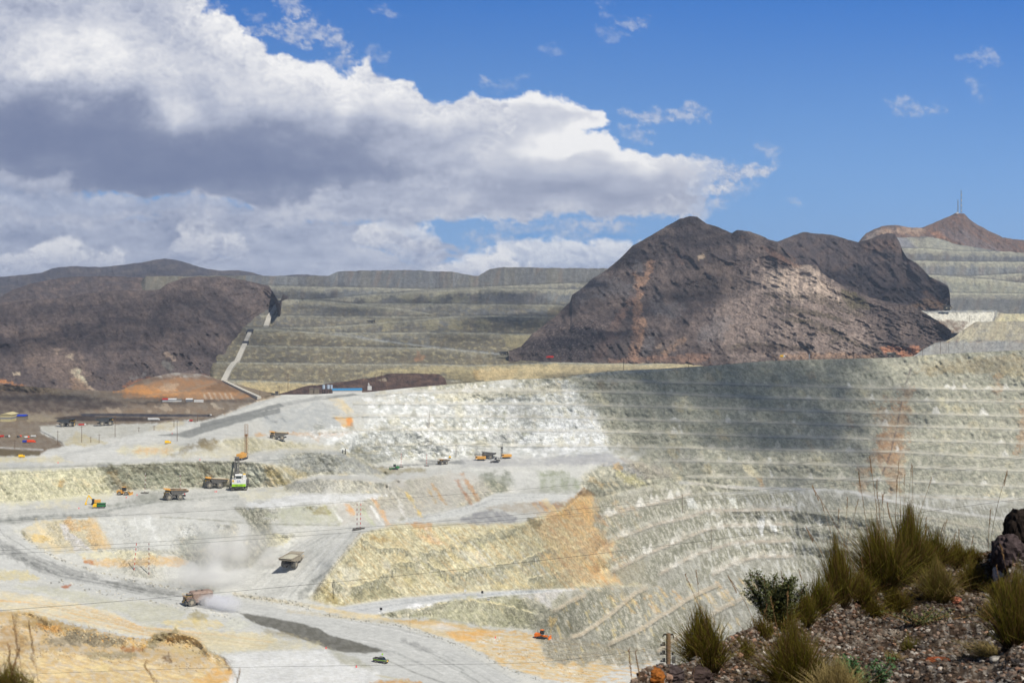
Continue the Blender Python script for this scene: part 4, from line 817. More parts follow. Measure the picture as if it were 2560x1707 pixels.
p.poly('N', [(0,560),(100,530),(250,620),(320,720),(150,680),(0,600)], A_(124,92,72), .7, 5, 8); p.poly('N', [(60,560),(150,560),(240,640),(230,660),(100,600)], A_(70,66,70), .8, 3, 6)
p.poly('N', [(850,520),(1060,480),(1090,560),(950,600),(800,560)], A_(120,95,78), .6, 6, 10)
p.poly('N', [(1200,1010),(1300,960),(1450,980),(1460,1040),(1200,1040)], A_(140,110,80), .7, 4, 8); p.poly('N', [(1250,900),(1290,890),(1440,1000),(1420,1020)], A_(160,120,84), .5, 3, 6)
far_obj('mountain', U, V, D, np.clip(p.C*MG, 0, .6), m_mtn)
# ---- antenna peak
at_ = cv('N', [(700,560,3700),(770,522,3700),(800,480,3700),(830,450,3700),(900,415,3700),(960,393,3700),(1060,385,3720),(1180,405,3750),(1270,405,3800),(1400,350,3850),(1490,315,3900),(1530,292,3900),(1600,292,3900),(1640,335,3850),(1700,380,3800),(1790,430,3750),(1900,480,3700),(2070,505,3700),(2500,640,3700)])
U, V, D = far_sheet('mountain', [(2110,700,3200),(2800,700,3200)], at_, 70, urange=(2125, 2690))
D = D-(35*(ridged(U/90, V/70, 5, ox=401.)-.6)+12*rotn(U, V, 45, 8, 50, 4, 407.)*sst(2380, 2420, U)+7*fbm(U/8, V/7, 4, ox=409.))*np.minimum(1, (V-V[0])/15+.1)
p = Paint(U, V, A_(116,96,86)); q1 = rotn(U, V, 40, 6, 50, 4, 420.); p.put(sst(0, .5, q1), A_(130,98,80), .7); p.put(sst(.1, .6, -q1), A_(96,88,90), .6)
p.poly('N', [(900,440),(1000,410),(1200,400),(1300,420),(1280,470),(1100,450),(950,480)], A_(178,150,126), .75, 4, 8); p.poly('N', [(780,500),(860,440),(930,420),(880,500),(800,530)], A_(160,150,140), .6, 4, 8)
p.poly('N', [(1310,430),(1400,430),(1500,500),(1430,500)], A_(176,128,96), .7, 4, 6); p.poly('N', [(1400,420),(1600,430),(1900,590),(1700,580),(1450,480)], A_(125,118,120), .5, 6, 10)
far_obj('mountain', U, V, D, np.clip(p.C*MG, 0, .6), m_mtn)
def terraces(U, V, D, hs, ox, base=(124,130,132)):
    """tipped spoil: vertical tip streaks that change at every lift"""
    p = Paint(U, V, A_(*base)); lift = hs
    sh = V*.35
    s = fbm((U+sh)/24+lift*7.7, lift*3.3+V/120, 5, ox=ox); s2 = fbm((U+sh)/6+lift*3.1, lift*5.5+V/50, 4, ox=ox+9)
    tp = fbm(U/11, V/9, 4, ox=ox+40)
    c = fbm(U/55+lift*4.1, lift*2.2, 3, ox=ox+20)
    p.put(sst(0, .25, s), A_(112,115,122), .8); p.put(sst(.1, .4, -s), A_(148,126,108), .75); p.put(sst(.15, .5, c), A_(150,142,112), .45); p.put(sst(.1, .5, -c), A_(112,120,130), .6); p.put(sst(.15, .5, s2), A_(172,176,176), .3); p.put(sst(.2, .6, -s2), A_(100,98,100), .3); p.put(sst(.1, .6, tp), A_(112,110,108), .5); p.put(sst(.15, .6, -tp), A_(172,168,150), .35)
    return p
LC = [(128,134,138),(112,114,118),(126,128,128),(106,108,112),(120,120,116),(104,104,106),(124,130,134),(110,110,108),(112,104,86),(104,96,76),(118,108,82),(134,124,96)]
def lifts(p, U, V, lines, ox, tan=(158,156,140), k=.75):
    """each lift: its own spoil colour, pale fines spilling ragged from its crest, dark coarse rock at the toe"""
    li = lift_index(U, V, lines); vs = []
    for i in range(int(li.max())+1):
        c = LC[(i*5+int(ox)) % 8 if i < 8 else min(i, 11)]; p.put((li == i)*1.0, A_(*[x*.9 for x in c]), .6)
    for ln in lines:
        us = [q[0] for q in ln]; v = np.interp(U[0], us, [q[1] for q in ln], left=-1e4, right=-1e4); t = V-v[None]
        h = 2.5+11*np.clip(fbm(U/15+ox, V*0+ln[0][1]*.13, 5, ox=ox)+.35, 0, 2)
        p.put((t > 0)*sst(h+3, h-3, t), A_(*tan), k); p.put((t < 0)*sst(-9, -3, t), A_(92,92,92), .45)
def lift_index(U, V, lines):
    k = np.zeros(U.shape)
    for ln in lines:
        us = [q[0] for q in ln]; vs = [q[1] for q in ln]
        v = np.interp(U[0], us, vs, left=-1e4, right=-1e4); k += (V > v[None])
    return k
# ---- central waste dump terraces
dt = cv('K', [(915,285,3060),(950,237,3060),(1700,232,2950)])+cv('L', [(430,130,2900),(840,130,2880),(900,103,2950),(1150,92,2960),(1330,90,2950),(1640,103,2900),(1810,132,2850),(1820,132,2850),(1900,82,2950),(1990,72,2950),(2352,78,2900)])+[(1560,672,2900),(1600,690,2900),(1805,720,2900)]
dbv = [(330,770,2700),(470,800,2500),(520,960,1680),(560,962,1690),(700,985,1650),(1000,985,1640),(1400,950,1600),(1600,925,1720),(1805,912,1920)]
TL = [cv('L', [(430,200,2750),(750,208,2740),(1100,213,2730),(1500,225,2720),(1900,208,2720),(2352,188,2740)])+[(1600,705,2760)],
  cv('L', [(640,292,2600),(800,288,2610),(1100,262,2640),(1550,232,2670),(1900,219,2660),(2352,226,2650)])+[(1600,727,2640)],
  cv('L', [(430,300,2540),(520,288,2540),(700,293,2540),(900,309,2530),(1300,350,2500),(1520,386,2440)]),
  cv('L', [(900,312,2535),(1000,318,2545),(1500,318,2560),(1900,323,2550),(2352,327,2540)])+[(1600,768,2530)],
  cv('L', [(400,396,2380),(470,395,2380),(900,401,2400),(1520,402,2420),(1900,398,2410),(2310,403,2400)])+[(1600,795,2390)],
  cv('L', [(300,476,2240),(330,475,2240),(800,471,2270),(1150,446,2310),(1650,403,2390)]),
  cv('L', [(340,483,2225),(500,486,2220),(800,510,2200),(1200,560,2140),(1700,620,2060),(2050,656,2000),(2352,690,1960)])+[(1600,912,1880),(1805,896,1960)],
  cv('L', [(850,505,2225),(1150,509,2220),(1700,505,2240),(2270,520,2210)]),
  cv('L', [(260,590,2080),(600,596,2080),(1100,601,2090),(1500,606,2080)]),
  cv('L', [(110,700,1900),(600,706,1900),(1050,713,1900),(1500,713,1890),(1750,722,1880),(2000,715,1860),(2352,700,1840)])+[(1600,914,1825),(1805,903,1980)],
  cv('L', [(130,818,1730),(400,822,1740),(830,838,1740),(1200,830,1740),(1700,820,1730)])]
U, V, D = far_sheet('mine_dump', dbv, dt, 170, [[(u, v+.5, d-14) for u, v, d in ln] for ln in TL]+[[(u, v-1.6, d+14) for u, v, d in ln] for ln in TL], relax=60, urange=(351, 1800))
li = lift_index(U, V, TL)
D = D-(5*fbm(U/40, V/40, 4, ox=501.)+1.2*rotn(U, V, 80, 7, 60, 3, 505.)+1.0*fbm(U/6, V/5, 3, ox=507.))
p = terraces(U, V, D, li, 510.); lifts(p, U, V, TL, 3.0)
yl = sst(700, 860, V+30*fbm(U/60, V/30, 3, ox=520.))
p.put(yl, A_(134,124,96), .4); p.put(yl*sst(0, .5, fbm(U/14, V/8, 4, ox=522.)), A_(122,112,86), .7); p.put(yl*sst(.15, .5, -fbm(U/14, V/8, 4, ox=524.)), A_(176,166,128), .6)
p.poly('L', [(230,830),(560,820),(880,835),(800,900),(350,930),(250,880)], A_(214,192,138), .8, 4, 9)
p.poly('L', [(160,820),(240,815),(380,930),(300,900)], A_(165,160,145), .7, 4, 5)
p.poly('L', [(940,820),(1120,760),(1300,725),(2352,700),(2352,790),(1700,820),(1600,770),(1240,760)], A_(196,180,130), .75, 4, 7)
p.poly('L', [(1780,740),(2080,735),(2060,800),(1800,810)], A_(206,166,98), .7, 4, 10); p.poly('L', [(1600,770),(1780,760),(1810,810),(1640,830)], A_(140,130,98), .7, 4, 9)
p.poly('L', [(2110,720),(2352,705),(2352,790),(2110,800)], A_(220,196,140), .6, 4, 8)
p.poly('M', [(260,1090),(900,1062),(1600,1050),(1600,1090),(900,1120),(300,1180),(0,1180),(0,1095)], A_(220,200,150), .8, 3, 6)
p.line('S', [(1355,904),(1440,908),(1560,905),(1700,902),(1800,898)], 4, A_(150,152,152), .7)
p.poly('L', [(1970,510),(2270,520),(2180,560),(2100,620),(2080,610),(2000,600)], A_(160,150,112), .8, 3, 6)
p.poly('L', [(1420,620),(1470,650),(1440,690),(1400,690)], A_(170,128,92), .8, 3, 6)
for a in (1170, 1450, 1620, 1800): p.poly('L', [(a,425),(a+120,410),(a+80,480),(a+20,490)], A_(172,162,122), .7, 4, 10)
for a in (1060, 1300, 1470, 1640): p.poly('L', [(a,265),(a+150,245),(a+100,300),(a+30,310)], A_(160,156,128), .6, 4, 10)
p.poly('L', [(1940,235),(2190,235),(2190,318),(1940,318)], A_(96,98,104), .6, 4, 8)
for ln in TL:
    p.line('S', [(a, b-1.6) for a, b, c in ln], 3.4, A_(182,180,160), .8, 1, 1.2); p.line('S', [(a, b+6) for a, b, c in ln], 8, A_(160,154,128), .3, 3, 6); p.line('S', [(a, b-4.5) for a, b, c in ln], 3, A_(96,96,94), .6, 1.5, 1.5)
p.line('L', [(870,512),(950,512),(1100,540),(1400,580),(1700,615),(1950,640)], 5, A_(165,168,168), .6, 2, 2)
# concrete drainage chute goes down the face (built separately)
far_obj('mine_dump', U, V, D, p.C, m_dump)
chU, chV, chD = U, V, D
def surf_at(U, V, D, u, v):
    i = int(np.clip(np.searchsorted(U[0], u), 0, U.shape[1]-1)); col = V[:, i]
    return float(np.interp(v, col, D[:, i]))
# ---- far right dump and near right dump
rt = cv('N', [(1060,492,3300),(1070,480,3320),(1280,476,3360),(1400,490,3360),(1530,530,3340),(1640,550,3330),(1780,575,3320),(1860,592,3300),(2070,600,3300),(2600,610,3300)])
RL = [cv('N', [(1060,575,3240),(1300,578,3240),(1550,600,3240),(2600,604,3240)]), cv('N', [(1200,672,3040),(1500,680,3040),(2600,688,3040)]), cv('N', [(1300,786,2930),(1650,796,2930),(2070,772,2940),(2600,740,2940)]), cv('N', [(1460,796,2920),(1800,820,2890),(2070,850,2870),(2600,900,2850)]), cv('N', [(1460,926,2790),(2070,932,2790),(2600,940,2790)])]
U, V, D = far_sheet('mine_dump', [(2225,785,2600),(2700,785,2580)], rt, 110, [[(u, v+.5, d-12) for u, v, d in ln] for ln in RL]+[[(u, v-1.6, d+12) for u, v, d in ln] for ln in RL], relax=60, urange=(2238, 2690))
D = D-(6*fbm(U/30, V/30, 4, ox=601.)+1.5*rotn(U, V, 80, 7, 60, 3, 605.))
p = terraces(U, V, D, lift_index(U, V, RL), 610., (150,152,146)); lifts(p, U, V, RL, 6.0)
p.poly('N', [(1070,480),(1160,485),(1240,560),(1100,575)], A_(140,142,150), .7, 3, 5); p.poly('N', [(1150,480),(1400,490),(1800,590),(1500,600),(1250,570)], A_(172,170,150), .7, 4, 8)
p.poly('N', [(1460,800),(2600,900),(2600,930),(1500,925)], A_(168,168,140), .5, 4, 8); p.poly('N', [(1460,930),(2600,940),(2600,1060),(1440,1040)], A_(110,112,112), .6, 4, 6)
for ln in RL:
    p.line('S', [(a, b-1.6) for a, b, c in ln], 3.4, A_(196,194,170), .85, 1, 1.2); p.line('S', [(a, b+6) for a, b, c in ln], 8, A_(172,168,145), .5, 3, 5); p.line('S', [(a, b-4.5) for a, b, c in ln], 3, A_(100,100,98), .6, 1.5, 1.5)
far_obj('mine_dump', U, V, D, p.C, m_dump)
nt_ = cv('N', [(1150,1150,2060),(1180,1045,2060),(1200,1035,2060),(1290,1062,2050),(1400,1055,2050),(1850,1052,2050),(1870,1066,2045),(1920,1080,2040),(2070,1080,2040),(2600,1090,2030)])
NL = [cv('N', [(1290,1070,2040),(1560,1064,2040),(1850,1064,2040)])]
U, V, D = far_sheet('mine_dump', cv('N', [(1150,1200,2000),(1500,1230,1990),(2600,1240,1990)]), nt_, 50, [[(u, v+.5, d-4) for u, v, d in ln] for ln in NL]+[[(u, v-1.6, d+10) for u, v, d in ln] for ln in NL], relax=60, urange=(2266, 2690))
D = D-(3*fbm(U/30, V/20, 4, ox=701.)+1.0*rotn(U, V, 130, 6, 60, 3, 705.))
p = terraces(U, V, D, lift_index(U, V, NL), 710., (176,172,150))
p.poly('N', [(1180,1030),(1290,1066),(1850,1066),(1800,1240),(1600,1240),(1150,1240)], A_(226,222,206), .85, 3, 4); p.poly('N', [(1290,1046),(1860,1046),(1860,1066),(1290,1070)], A_(150,154,156), .8, 1.5, 2)
p.poly('N', [(1890,1075),(2600,1075),(2600,1240),(1780,1240)], A_(214,204,160), .8, 3, 4); p.poly('N', [(1380,1125),(1500,1135),(1640,1150),(1560,1240),(1350,1240)], A_(112,88,70), .85, 3, 5)
far_obj('mine_dump', U, V, D, p.C, m_dump, back=(40, 80), drop=(4, 8))
nu_ = cv('N', [(1150,1440,1760),(1195,1414,1765),(1300,1350,1800),(1380,1304,1840),(1470,1292,1860),(1580,1218,1900),(1690,1142,1940),(2070,1136,1940),(2600,1136,1930)])
NL = [cv('N', [(1380,1312,1835),(1470,1298,1850),(2070,1292,1840),(2600,1290,1830)])]
U, V, D = far_sheet('mine_dump', cv('N', [(1150,1460,1745),(2070,1440,1750),(2600,1440,1740)]), nu_, 70, [[(u, v+.5, d-8) for u, v, d in ln] for ln in NL]+[[(u, v-1.6, d+10) for u, v, d in ln] for ln in NL], relax=60, urange=(2268, 2690))
D = D-(4*fbm(U/30, V/30, 4, ox=721.)+1.5*rotn(U, V, 130, 6, 60, 3, 725.))
p = terraces(U, V, D, lift_index(U, V, NL), 730., (176,172,150))
p.poly('N', [(1470,1292),(1690,1138),(2600,1132),(2600,1290)], A_(190,180,150), .75, 3, 4); p.line('N', [(1470,1290),(1560,1220),(1680,1145)], 5, A_(216,190,120), .7)
p.poly('N', [(1150,1440),(1195,1400),(1380,1302),(2600,1294),(2600,1440)], A_(156,156,152), .85, 3, 4)
far_obj('mine_dump', U, V, D, p.C, m_dump, back=(40, 80), drop=(4, 8))
# ---- dark mountain on the left
lt = cv('K', [(-700,470,2200),(0,412,2300),(200,395,2320),(430,378,2350),(560,350,2350),(700,335,2350),(1040,322,2330),(1080,295,2340),(1110,278,2350),(1200,248,2380),(1300,236,2400),(1480,240,2430),(1600,265,2500),(1760,302,2600),(1850,350,2640),(1912,386,2660),(1830,420,2250),(1770,480,2160),(1700,570,2060),(1620,600,2020),(1540,690,1930),(1500,760,1880),(1415,820,1820),(1420,880,1730)][:17])
lt = sorted(lt)
lbase = [(-250,972,1510),(0,970,1510),(100,978,1480),(200,986,1470),(290,990,1500),(350,964,1610),(432,947,1740),(500,948,1760),(545,962,1712),(560,928,1920),(600,882,2090),(640,824,2330),(690,772,2500),(740,757,2560)]
U, V, D = far_sheet('mountain', lbase, lt, 170, [[(0,870,1900),(250,850,1900),(420,860,1900),(500,880,1900)]], urange=(-238, 735))
r3 = rotn(U, V, 55, 13, 75, 4, 807.)
D = D-(42*(ridged(U/130, V/110, 5, ox=801.)-.6)+9*(ridged(U/40, V/34, 5, ox=805.)-.6)+8*r3+2.2*fbm(U/9, V/8, 3, ox=809.))*np.minimum(1, (V-V[0])/20+.08)*np.minimum(1, (V[-1]-V)/30+.1)
p = Paint(U, V, A_(104,92,88)); p.br = .45; q1 = fbm(U/34, V/28, 5, ox=820.); q2 = fbm(U/7, V/6, 4, ox=822.)
p.put(sst(0, .5, q1+.4*r3), A_(84,76,76), .7); p.put(sst(.1, .6, -q1+.4*q2), A_(124,108,100), .6); p.put(sst(.25, .6, q2), A_(66,60,60), .45)
p.poly('K', [(100,600),(380,560),(480,700),(600,900),(420,960),(180,820)], A_(142,122,108), .65, 18, 25)
for pts, c, k in (([(465,850),(510,840),(560,890),(575,940),(540,930),(480,890)], (218,200,170), .9), ([(445,755),(480,770),(490,795),(465,780)], (214,196,165), .85), ([(1075,740),(1110,745),(1155,795),(1120,785)], (190,165,142), .75), ([(80,868),(110,862),(130,880),(90,880)], (210,190,160), .8),
    ([(355,715),(390,715),(375,750),(360,740)], (205,178,150), .6), ([(570,950),(620,960),(650,1000),(600,1010)], (205,180,150), .7), ([(450,900),(520,900),(600,1000),(560,1010),(480,980)], (176,145,115), .6),
    ([(-100,905),(0,912),(170,945),(140,955),(0,930),(-100,925)], (200,135,80), .8), ([(1060,780),(1170,830),(1120,860),(1060,830)], (110,112,106), .6), ([(850,900),(950,860),(960,880),(880,920)], (150,145,140), .6),
    ([(800,960),(900,905),(1200,880),(1420,890),(1420,920),(1000,940),(850,990)], (168,110,70), .7), ([(430,990),(650,1000),(800,1030),(800,1060),(500,1020)], (176,128,84), .8), ([(-700,960),(0,950),(400,1010),(800,1060),(850,1110),(-700,1140)], (84,72,66), .85)):
    p.poly('K', pts, A_(*c), k, 3, 8)
far_obj('mountain', U, V, D, np.clip(p.C*MG, 0, .6), m_mtn)
# ---- middle hill and the far range on the left
ht = cv('K', [(-900,420,3000),(0,372,3000),(80,325,3050),(180,290,3100),(280,270,3150),(400,245,3200),(520,238,3200),(700,236,3200),(900,242,3150),(1000,262,3100),(1100,300,3000),(1250,330,2900)])
U, V, D = far_sheet('hills', [(-330,775,2550),(480,775,2600)], ht, 70, urange=(-320, 470))
D = D-(50*(ridged(U/100, V/60, 5, ox=901.)-.6)+14*fbm(U/12, V/8, 4, ox=905.))*np.minimum(1, (V-V[0])/12+.1)
p = Paint(U, V, A_(96,86,84)); q1 = fbm(U/30, V/14, 5, ox=920.); p.put(sst(0, .5, q1), A_(122,106,98), .7); p.put(sst(.1, .6, -q1), A_(80,76,80), .6)
far_obj('hill', U, V, D, np.clip(p.C*MG, 0, .6), m_mtn)
ft = cv('K', [(-900,262,5200),(0,241,5200),(150,228,5200),(270,215,5200),(330,190,5200),(380,178,5200),(500,172,5200),(660,177,5200),(780,165,5200),(930,147,5200),(1020,128,5200),(1080,121,5200),(1150,130,5200),(1270,165,5200),(1360,190,5200),(1440,200,5200),(1560,198,5200),(1640,210,5200),(1720,235,5200)])+cv('L', [(500,131,5200),(580,125,5200),(680,120,5200),(760,126,5200),(860,140,5200)])
U, V, D = far_sheet('hills', [(-360,755,3900),(860,755,3900)], sorted(ft), 60, urange=(-340, 840))
D = D-(90*(ridged(U/110, V/50, 5, ox=951.)-.6)+20*fbm(U/14, V/8, 4, ox=955.))*np.minimum(1, (V-V[0])/12+.1)
p = Paint(U, V, A_(84,80,84)); q1 = fbm(U/40, V/14, 5, ox=960.); p.put(sst(0, .5, q1), A_(104,96,92), .7); p.put(sst(.1, .6, -q1), A_(72,70,78), .6)
far_obj('hill', U, V, D, np.clip(p.C*MG, 0, .6), m_mtn)
# ---- brown natural hill on the rim behind the tanks
bt = cv('L', [(240,1000,1440),(300,960,1480),(400,932,1500),(480,915,1520),(560,888,1560),(680,850,1590),(830,835,1600),(960,815,1600),(1120,795,1600),(1240,768,1600),(1400,765,1600),(1560,770,1600),(1600,800,1580),(1615,845,1560)])
U, V, D = far_sheet('hill', [(590,1040,1330),(700,992,1430),(1000,976,1455),(1130,966,1470)], bt, 40, urange=(593, 1118))
D = D-(7*(ridged(U/50, V/30, 4, ox=971.)-.6)+2*fbm(U/8, V/6, 4, ox=975.))*np.minimum(1, (V-V[0])/10+.1)
p = Paint(U, V, A_(96,76,66)); q1 = fbm(U/20, V/12, 4, ox=980.); p.put(sst(0, .5, q1), A_(76,62,58), .7); p.put(sst(.2, .6, -q1), A_(124,98,80), .6)
p.poly('L', [(1155,800),(1210,800),(1215,815),(1165,820)], A_(180,165,140), .8, 2, 3); p.poly('L', [(940,815),(1150,765),(1260,735),(1240,760),(1100,795)], A_(206,180,120), .5, 2, 4)
far_obj('hill', U, V, D, np.clip(p.C*MG, 0, .6), m_mtn, back=(60, 150), drop=(6, 20))
# ---- plain that everything stands on, out to the horizon
bm_ = bmesh.new()
R_ = [900, 2000, 4000, 8000, 20000]
g = [[(x, y) for x in np.linspace(-20000, 20000, 41)] for y in (2600, 3600, 5000, 8000, 14000, 24000)]
PG = np.array([[(x, y, -115-(y-2600)*0.004) for x, y in row] for row in g])
grid_obj('ground', PG[::-1], np.tile(A_(100,90,80), PG.shape[:2]+(1,)), m_mtn)
# =====================================================  the sky with its clouds: a distant curved backdrop
SU, SV = np.meshgrid(np.arange(-420, 2990, 3.0), np.arange(-330, 830, 3.0))
gy = (SV+330)/1100
sky = lin(44,112,198)*(1-sst(.1, 1, gy))[..., None]+lin(132,178,228)*sst(.1, 1, gy)[..., None]
sky = sky*(1+0.05*np.sin((SU-1500)/900))[..., None]
wx = SU+38*fbm(SU/140, SV/110, 5, ox=1000.); wy = SV+30*fbm(SU/140, SV/110, 5, ox=1007.)
fine = fbm(SU/30, SV/22, 6, .68, ox=1020.); mid = fbm(SU/120, SV/70, 5, ox=1030.); big = fbm(SU/330, SV/140, 4, ox=1040.)
bil = 1-np.abs(perlin(SU/46+mid, SV/36+fine*.6))*1.6; bil = .55*bil+.45*(1-np.abs(perlin(SU/19+fine, SV/16+mid))*1.6)
hx = fbm(SU/150, SV/34, 5, ox=1050.)                     # flat stratified streaks
def cmask(c, pts, f=10, jit=22, fj=9):
    P = cv(c, pts); sd = segdist(wx, wy, P, True)+jit*.35*mid+fj*fine+5*bil
    return sd, sst(-f, f, sd)
def blob(x, y, rx, ry): return np.exp(-(((wx-x)/rx)**2+((wy-y)/ry)**2))
def over(col, m):
    global sky
    sky = sky*(1-m)[..., None]+col*m[..., None]
def shade(lum, tint=(1, 1, 1)):
    # lum 0..1 : shadow lavender grey -> white
    a = lin(110,122,156); b = lin(184,190,208); c = lin(250,249,249)
    L = lum*.92-.02; L = np.where(L < .18, .18*np.exp(np.minimum(L-.18, 0)*3), L); L = np.clip(L, 0, 1)[..., None]
    return np.where(L < .5, a+(b-a)*L*2, b+(c-b)*(L-.5)*2)
# thin wisps
for c, pts, k in (('R', [(600,70),(660,55),(730,90),(700,100),(640,105)], .5), ('R', [(500,100),(560,90),(610,150),(540,155)], .25), ('R', [(270,215),(310,185),(360,235),(300,250)], .25), ('R', [(510,15),(570,40),(540,55)], .3),
  ('R', [(640,465),(740,485),(820,485),(900,490),(960,545),(900,545),(820,520),(700,515)], .7), ('R', [(620,540),(660,540),(740,590),(700,600),(650,590)], .5), ('R', [(1190,645),(1260,630),(1300,665),(1230,670)], .5), ('R', [(1020,735),(1100,745),(1180,720),(1280,730),(1200,775),(1050,790)], .6),
  ('R', [(1040,790),(1120,800),(1180,810),(1130,870),(1070,860)], .3), ('R', [(2110,240),(2180,240),(2255,260),(2200,275)], .45), ('R', [(1750,440),(1790,415),(1870,425),(1990,460),(1840,465)], .5), ('R', [(2140,360),(2190,370),(2190,430),(2160,420)], .35),
  ('R', [(1330,905),(1370,900),(1380,915),(1340,918)], .4), ('R', [(0,340),(40,350),(40,380),(0,375)], .3), ('R', [(80,360),(190,335),(120,380)], .25), ('Q', [(1240,-20),(1380,-10),(1410,70),(1330,60)], .7), ('Q', [(1680,20),(1720,30),(1780,80),(1740,80)], .4),
  ('Q', [(1150,160),(1260,80),(1440,90),(1550,160),(1640,260),(1560,240),(1480,200),(1260,180)], .75), ('Q', [(1520,300),(1600,270),(1650,290),(1560,330)], .5), ('Q', [(950,20),(1020,40),(1000,90),(940,70)], .5), ('Q', [(1700,230),(1800,270),(1790,290),(1710,270)], .3), ('Q', [(1100,60),(1190,50),(1170,90)], .35), ('Q', [(2200,360),(2250,380),(2230,405)], .35)):
    sd, m = cmask(c, pts, 12, 14, 16); m = m*np.clip(.55+.9*fine+.3*bil, 0, 1); over(shade(.66+.25*fine), m*k*.85)
for c, pts, k in (('S', [(1230,560),(1420,550),(1560,556),(1580,580),(1400,590),(1250,585)], .55), ('S', [(1180,590),(1330,600),(1300,625),(1180,625)], .6), ('S', [(1440,560),(1500,552),(1580,562),(1520,575)], .5)):
    sd, m = cmask(c, pts, 14, 14, 14); over(shade(.62+.25*fine), m*k*np.clip(.6+.8*fine, 0, 1))
# pale stratus near the horizon, blue gaps
sd, m = cmask('S', [(-900,520),(500,540),(900,560),(1150,620),(1180,640),(900,640),(1170,665),(1590,745),(1620,900),(-900,900)], 10, 20, 9)
lum = .42+.16*bil+.14*hx+.2*big+.16*mid-.05
over(shade(lum), m*.96)
for x, y, rx, ry in ((1240,645,80,8),(1330,590,60,10),(1100,632,60,6),(340,553,40,4),(1000,632,50,5),(560,640,30,4),(1420,625,70,12),(1500,600,80,18)):
    m = np.clip(blob(x, y, rx, ry)*1.6-.2+.3*fine, 0, 1); over(lin(104,162,222), m*.75)
for c, pts, t0, t1 in (('S', [(-900,640),(60,625),(120,600),(210,610),(300,640),(310,680),(-900,720)], 600, 690), ('S', [(880,610),(960,560),(1020,545),(1080,575),(1110,600),(1120,640),(1060,660),(960,645)], 540, 660), ('S', [(1180,660),(1290,615),(1400,600),(1480,600),(1590,620),(1590,720),(1180,720)], 600, 690),
  ('S', [(420,640),(470,560),(530,560),(600,590),(650,640),(560,655)], 555, 660), ('S', [(1060,690),(1150,650),(1250,640),(1330,690),(1300,730),(1060,730)], 640, 720), ('S', [(1130,545),(1190,538),(1230,546),(1180,552)], 530, 560)):
    sd, m = cmask(c, pts, 9, 12, 8); lum = .62+.35*bil+.25*(1-(SV-t0)/(t1-t0))-.35*sst(t0, t1, SV)+.12*fine; over(shade(lum), m*.85)
# right tongue
tong = [(1150,250),(1280,255),(1390,250),(1500,262),(1510,300),(1460,315),(1440,330),(1500,335),(1560,380),(1700,395),(1780,405),(1800,450),(1770,528),(1600,538),(1400,540),(1200,545),(1000,545),(600,560),(600,300)]
sd, m = cmask('S', tong, 8, 16, 9)
lum = .56+.25*bil*sst(60, 0, sd)+.35*sst(70, 5, sd)*sst(470, 380, SV)-.15*sst(380, 520, SV)+.12*mid+.1*hx
lum += .10+.45*blob(1440,350,110,32)+.25*blob(1380,365,90,18)+.25*blob(1600,405,110,28)-.18*blob(1400,480,260,30)-.15*blob(1350,285,130,16)
m = m*(1-.9*sst(1700, 1810, SU+60*fine+40*mid)); over(shade(lum), m)
for pts, k in (([(1640,400),(1760,395),(1860,420),(1940,415),(1900,440),(1800,455),(1700,450)], .65), ([(1650,470),(1780,470),(1840,500),(1760,530),(1600,535)], .55), ([(1720,425),(1830,440),(1850,470),(1740,470)], .5)):
    sd, m = cmask('S', pts, 16, 16, 16); over(shade(.7+.25*fine), m*k*np.clip(.6+.8*fine+.2*bil, 0, 1))
sd, m = cmask('R', [(-40,560),(150,540),(430,560),(560,620),(340,650),(200,640),(0,660)], 8, 14, 9)
# the great cloud bank on the left
bank = [(-900,-600),(505,-600),(505,5),(490,35),(560,50),(625,95),(655,110),(690,140),(740,150),(830,170),(860,205),(900,185),(925,155),(960,190),(1010,190),(1065,240),(1100,262),(1140,250),(1250,262),(1300,300),(1250,360),(1200,420),(1000,470),(720,505),(620,515),(450,500),(300,490),(100,470),(-100,440),(-900,420)]
sd, m = cmask('S', bank, 9, 22, 10)
edge = sst(110, 8, sd)*sst(480, 330, SV)
lum = .54+.36*edge*(.35+.65*bil)+.16*bil*sst(380, 150, SV)+.16*mid+.10*fine+.04*hx
for x, y, rx, ry, k in ((130,120,90,60,.42),(260,110,70,60,.45),(60,190,80,40,.25),(330,150,80,50,.2),(430,270,45,40,.42),(460,310,60,30,.25),(760,200,150,60,.2),(560,130,90,70,.12),(940,255,120,45,.22),(640,230,160,50,.15),(1080,300,120,30,.12),
    (30,60,140,50,-.12),(300,40,200,50,-.08),(120,290,260,60,-.42),(60,360,260,60,-.55),(300,390,260,70,-.5),(560,440,260,60,-.62),(700,400,200,50,-.42),(330,460,220,34,-.4),(600,330,200,40,-.25),(0,300,150,60,-.2),(250,230,200,30,-.12),(900,350,200,30,-.15),(1000,420,160,30,-.15),(880,430,150,25,-.2)):
    lum = lum+k*.8*blob(x, y, rx*1.1, ry*1.15)
over(shade(lum), m)
# lighter shreds under it
for c, pts, b in (('S', [(-900,430),(0,432),(110,445),(180,450),(250,500),(440,500),(620,520),(700,505),(900,470),(1100,430),(1200,420),(1250,460),(1000,560),(500,560),(-900,540)], .6),):
    sd, m = cmask(c, pts, 14, 22, 9); lum = b-.12+.14*bil+.10*hx+.18*big+.12*mid-.3*blob(30,470,130,24)+.1*fine; over(shade(lum), m*.9)
over(lin(196,203,220), np.clip(sst(560, 790, SV)*.35, 0, 1)*sst(1500, 900, SU))
Rk = 30000.0
az_ = np.arctan((SU-CX)/F); dirs = np.stack([np.sin(az_), np.cos(az_), -(SV-HV)/F*np.cos(az_)], -1)
SPo = dirs*Rk
m_sky, nt, b = newmat('sky_light'); N = nt.nodes; N.remove(b)
em = N.new('ShaderNodeEmission'); a = N.new('ShaderNodeAttribute'); a.attribute_name = 'Col'
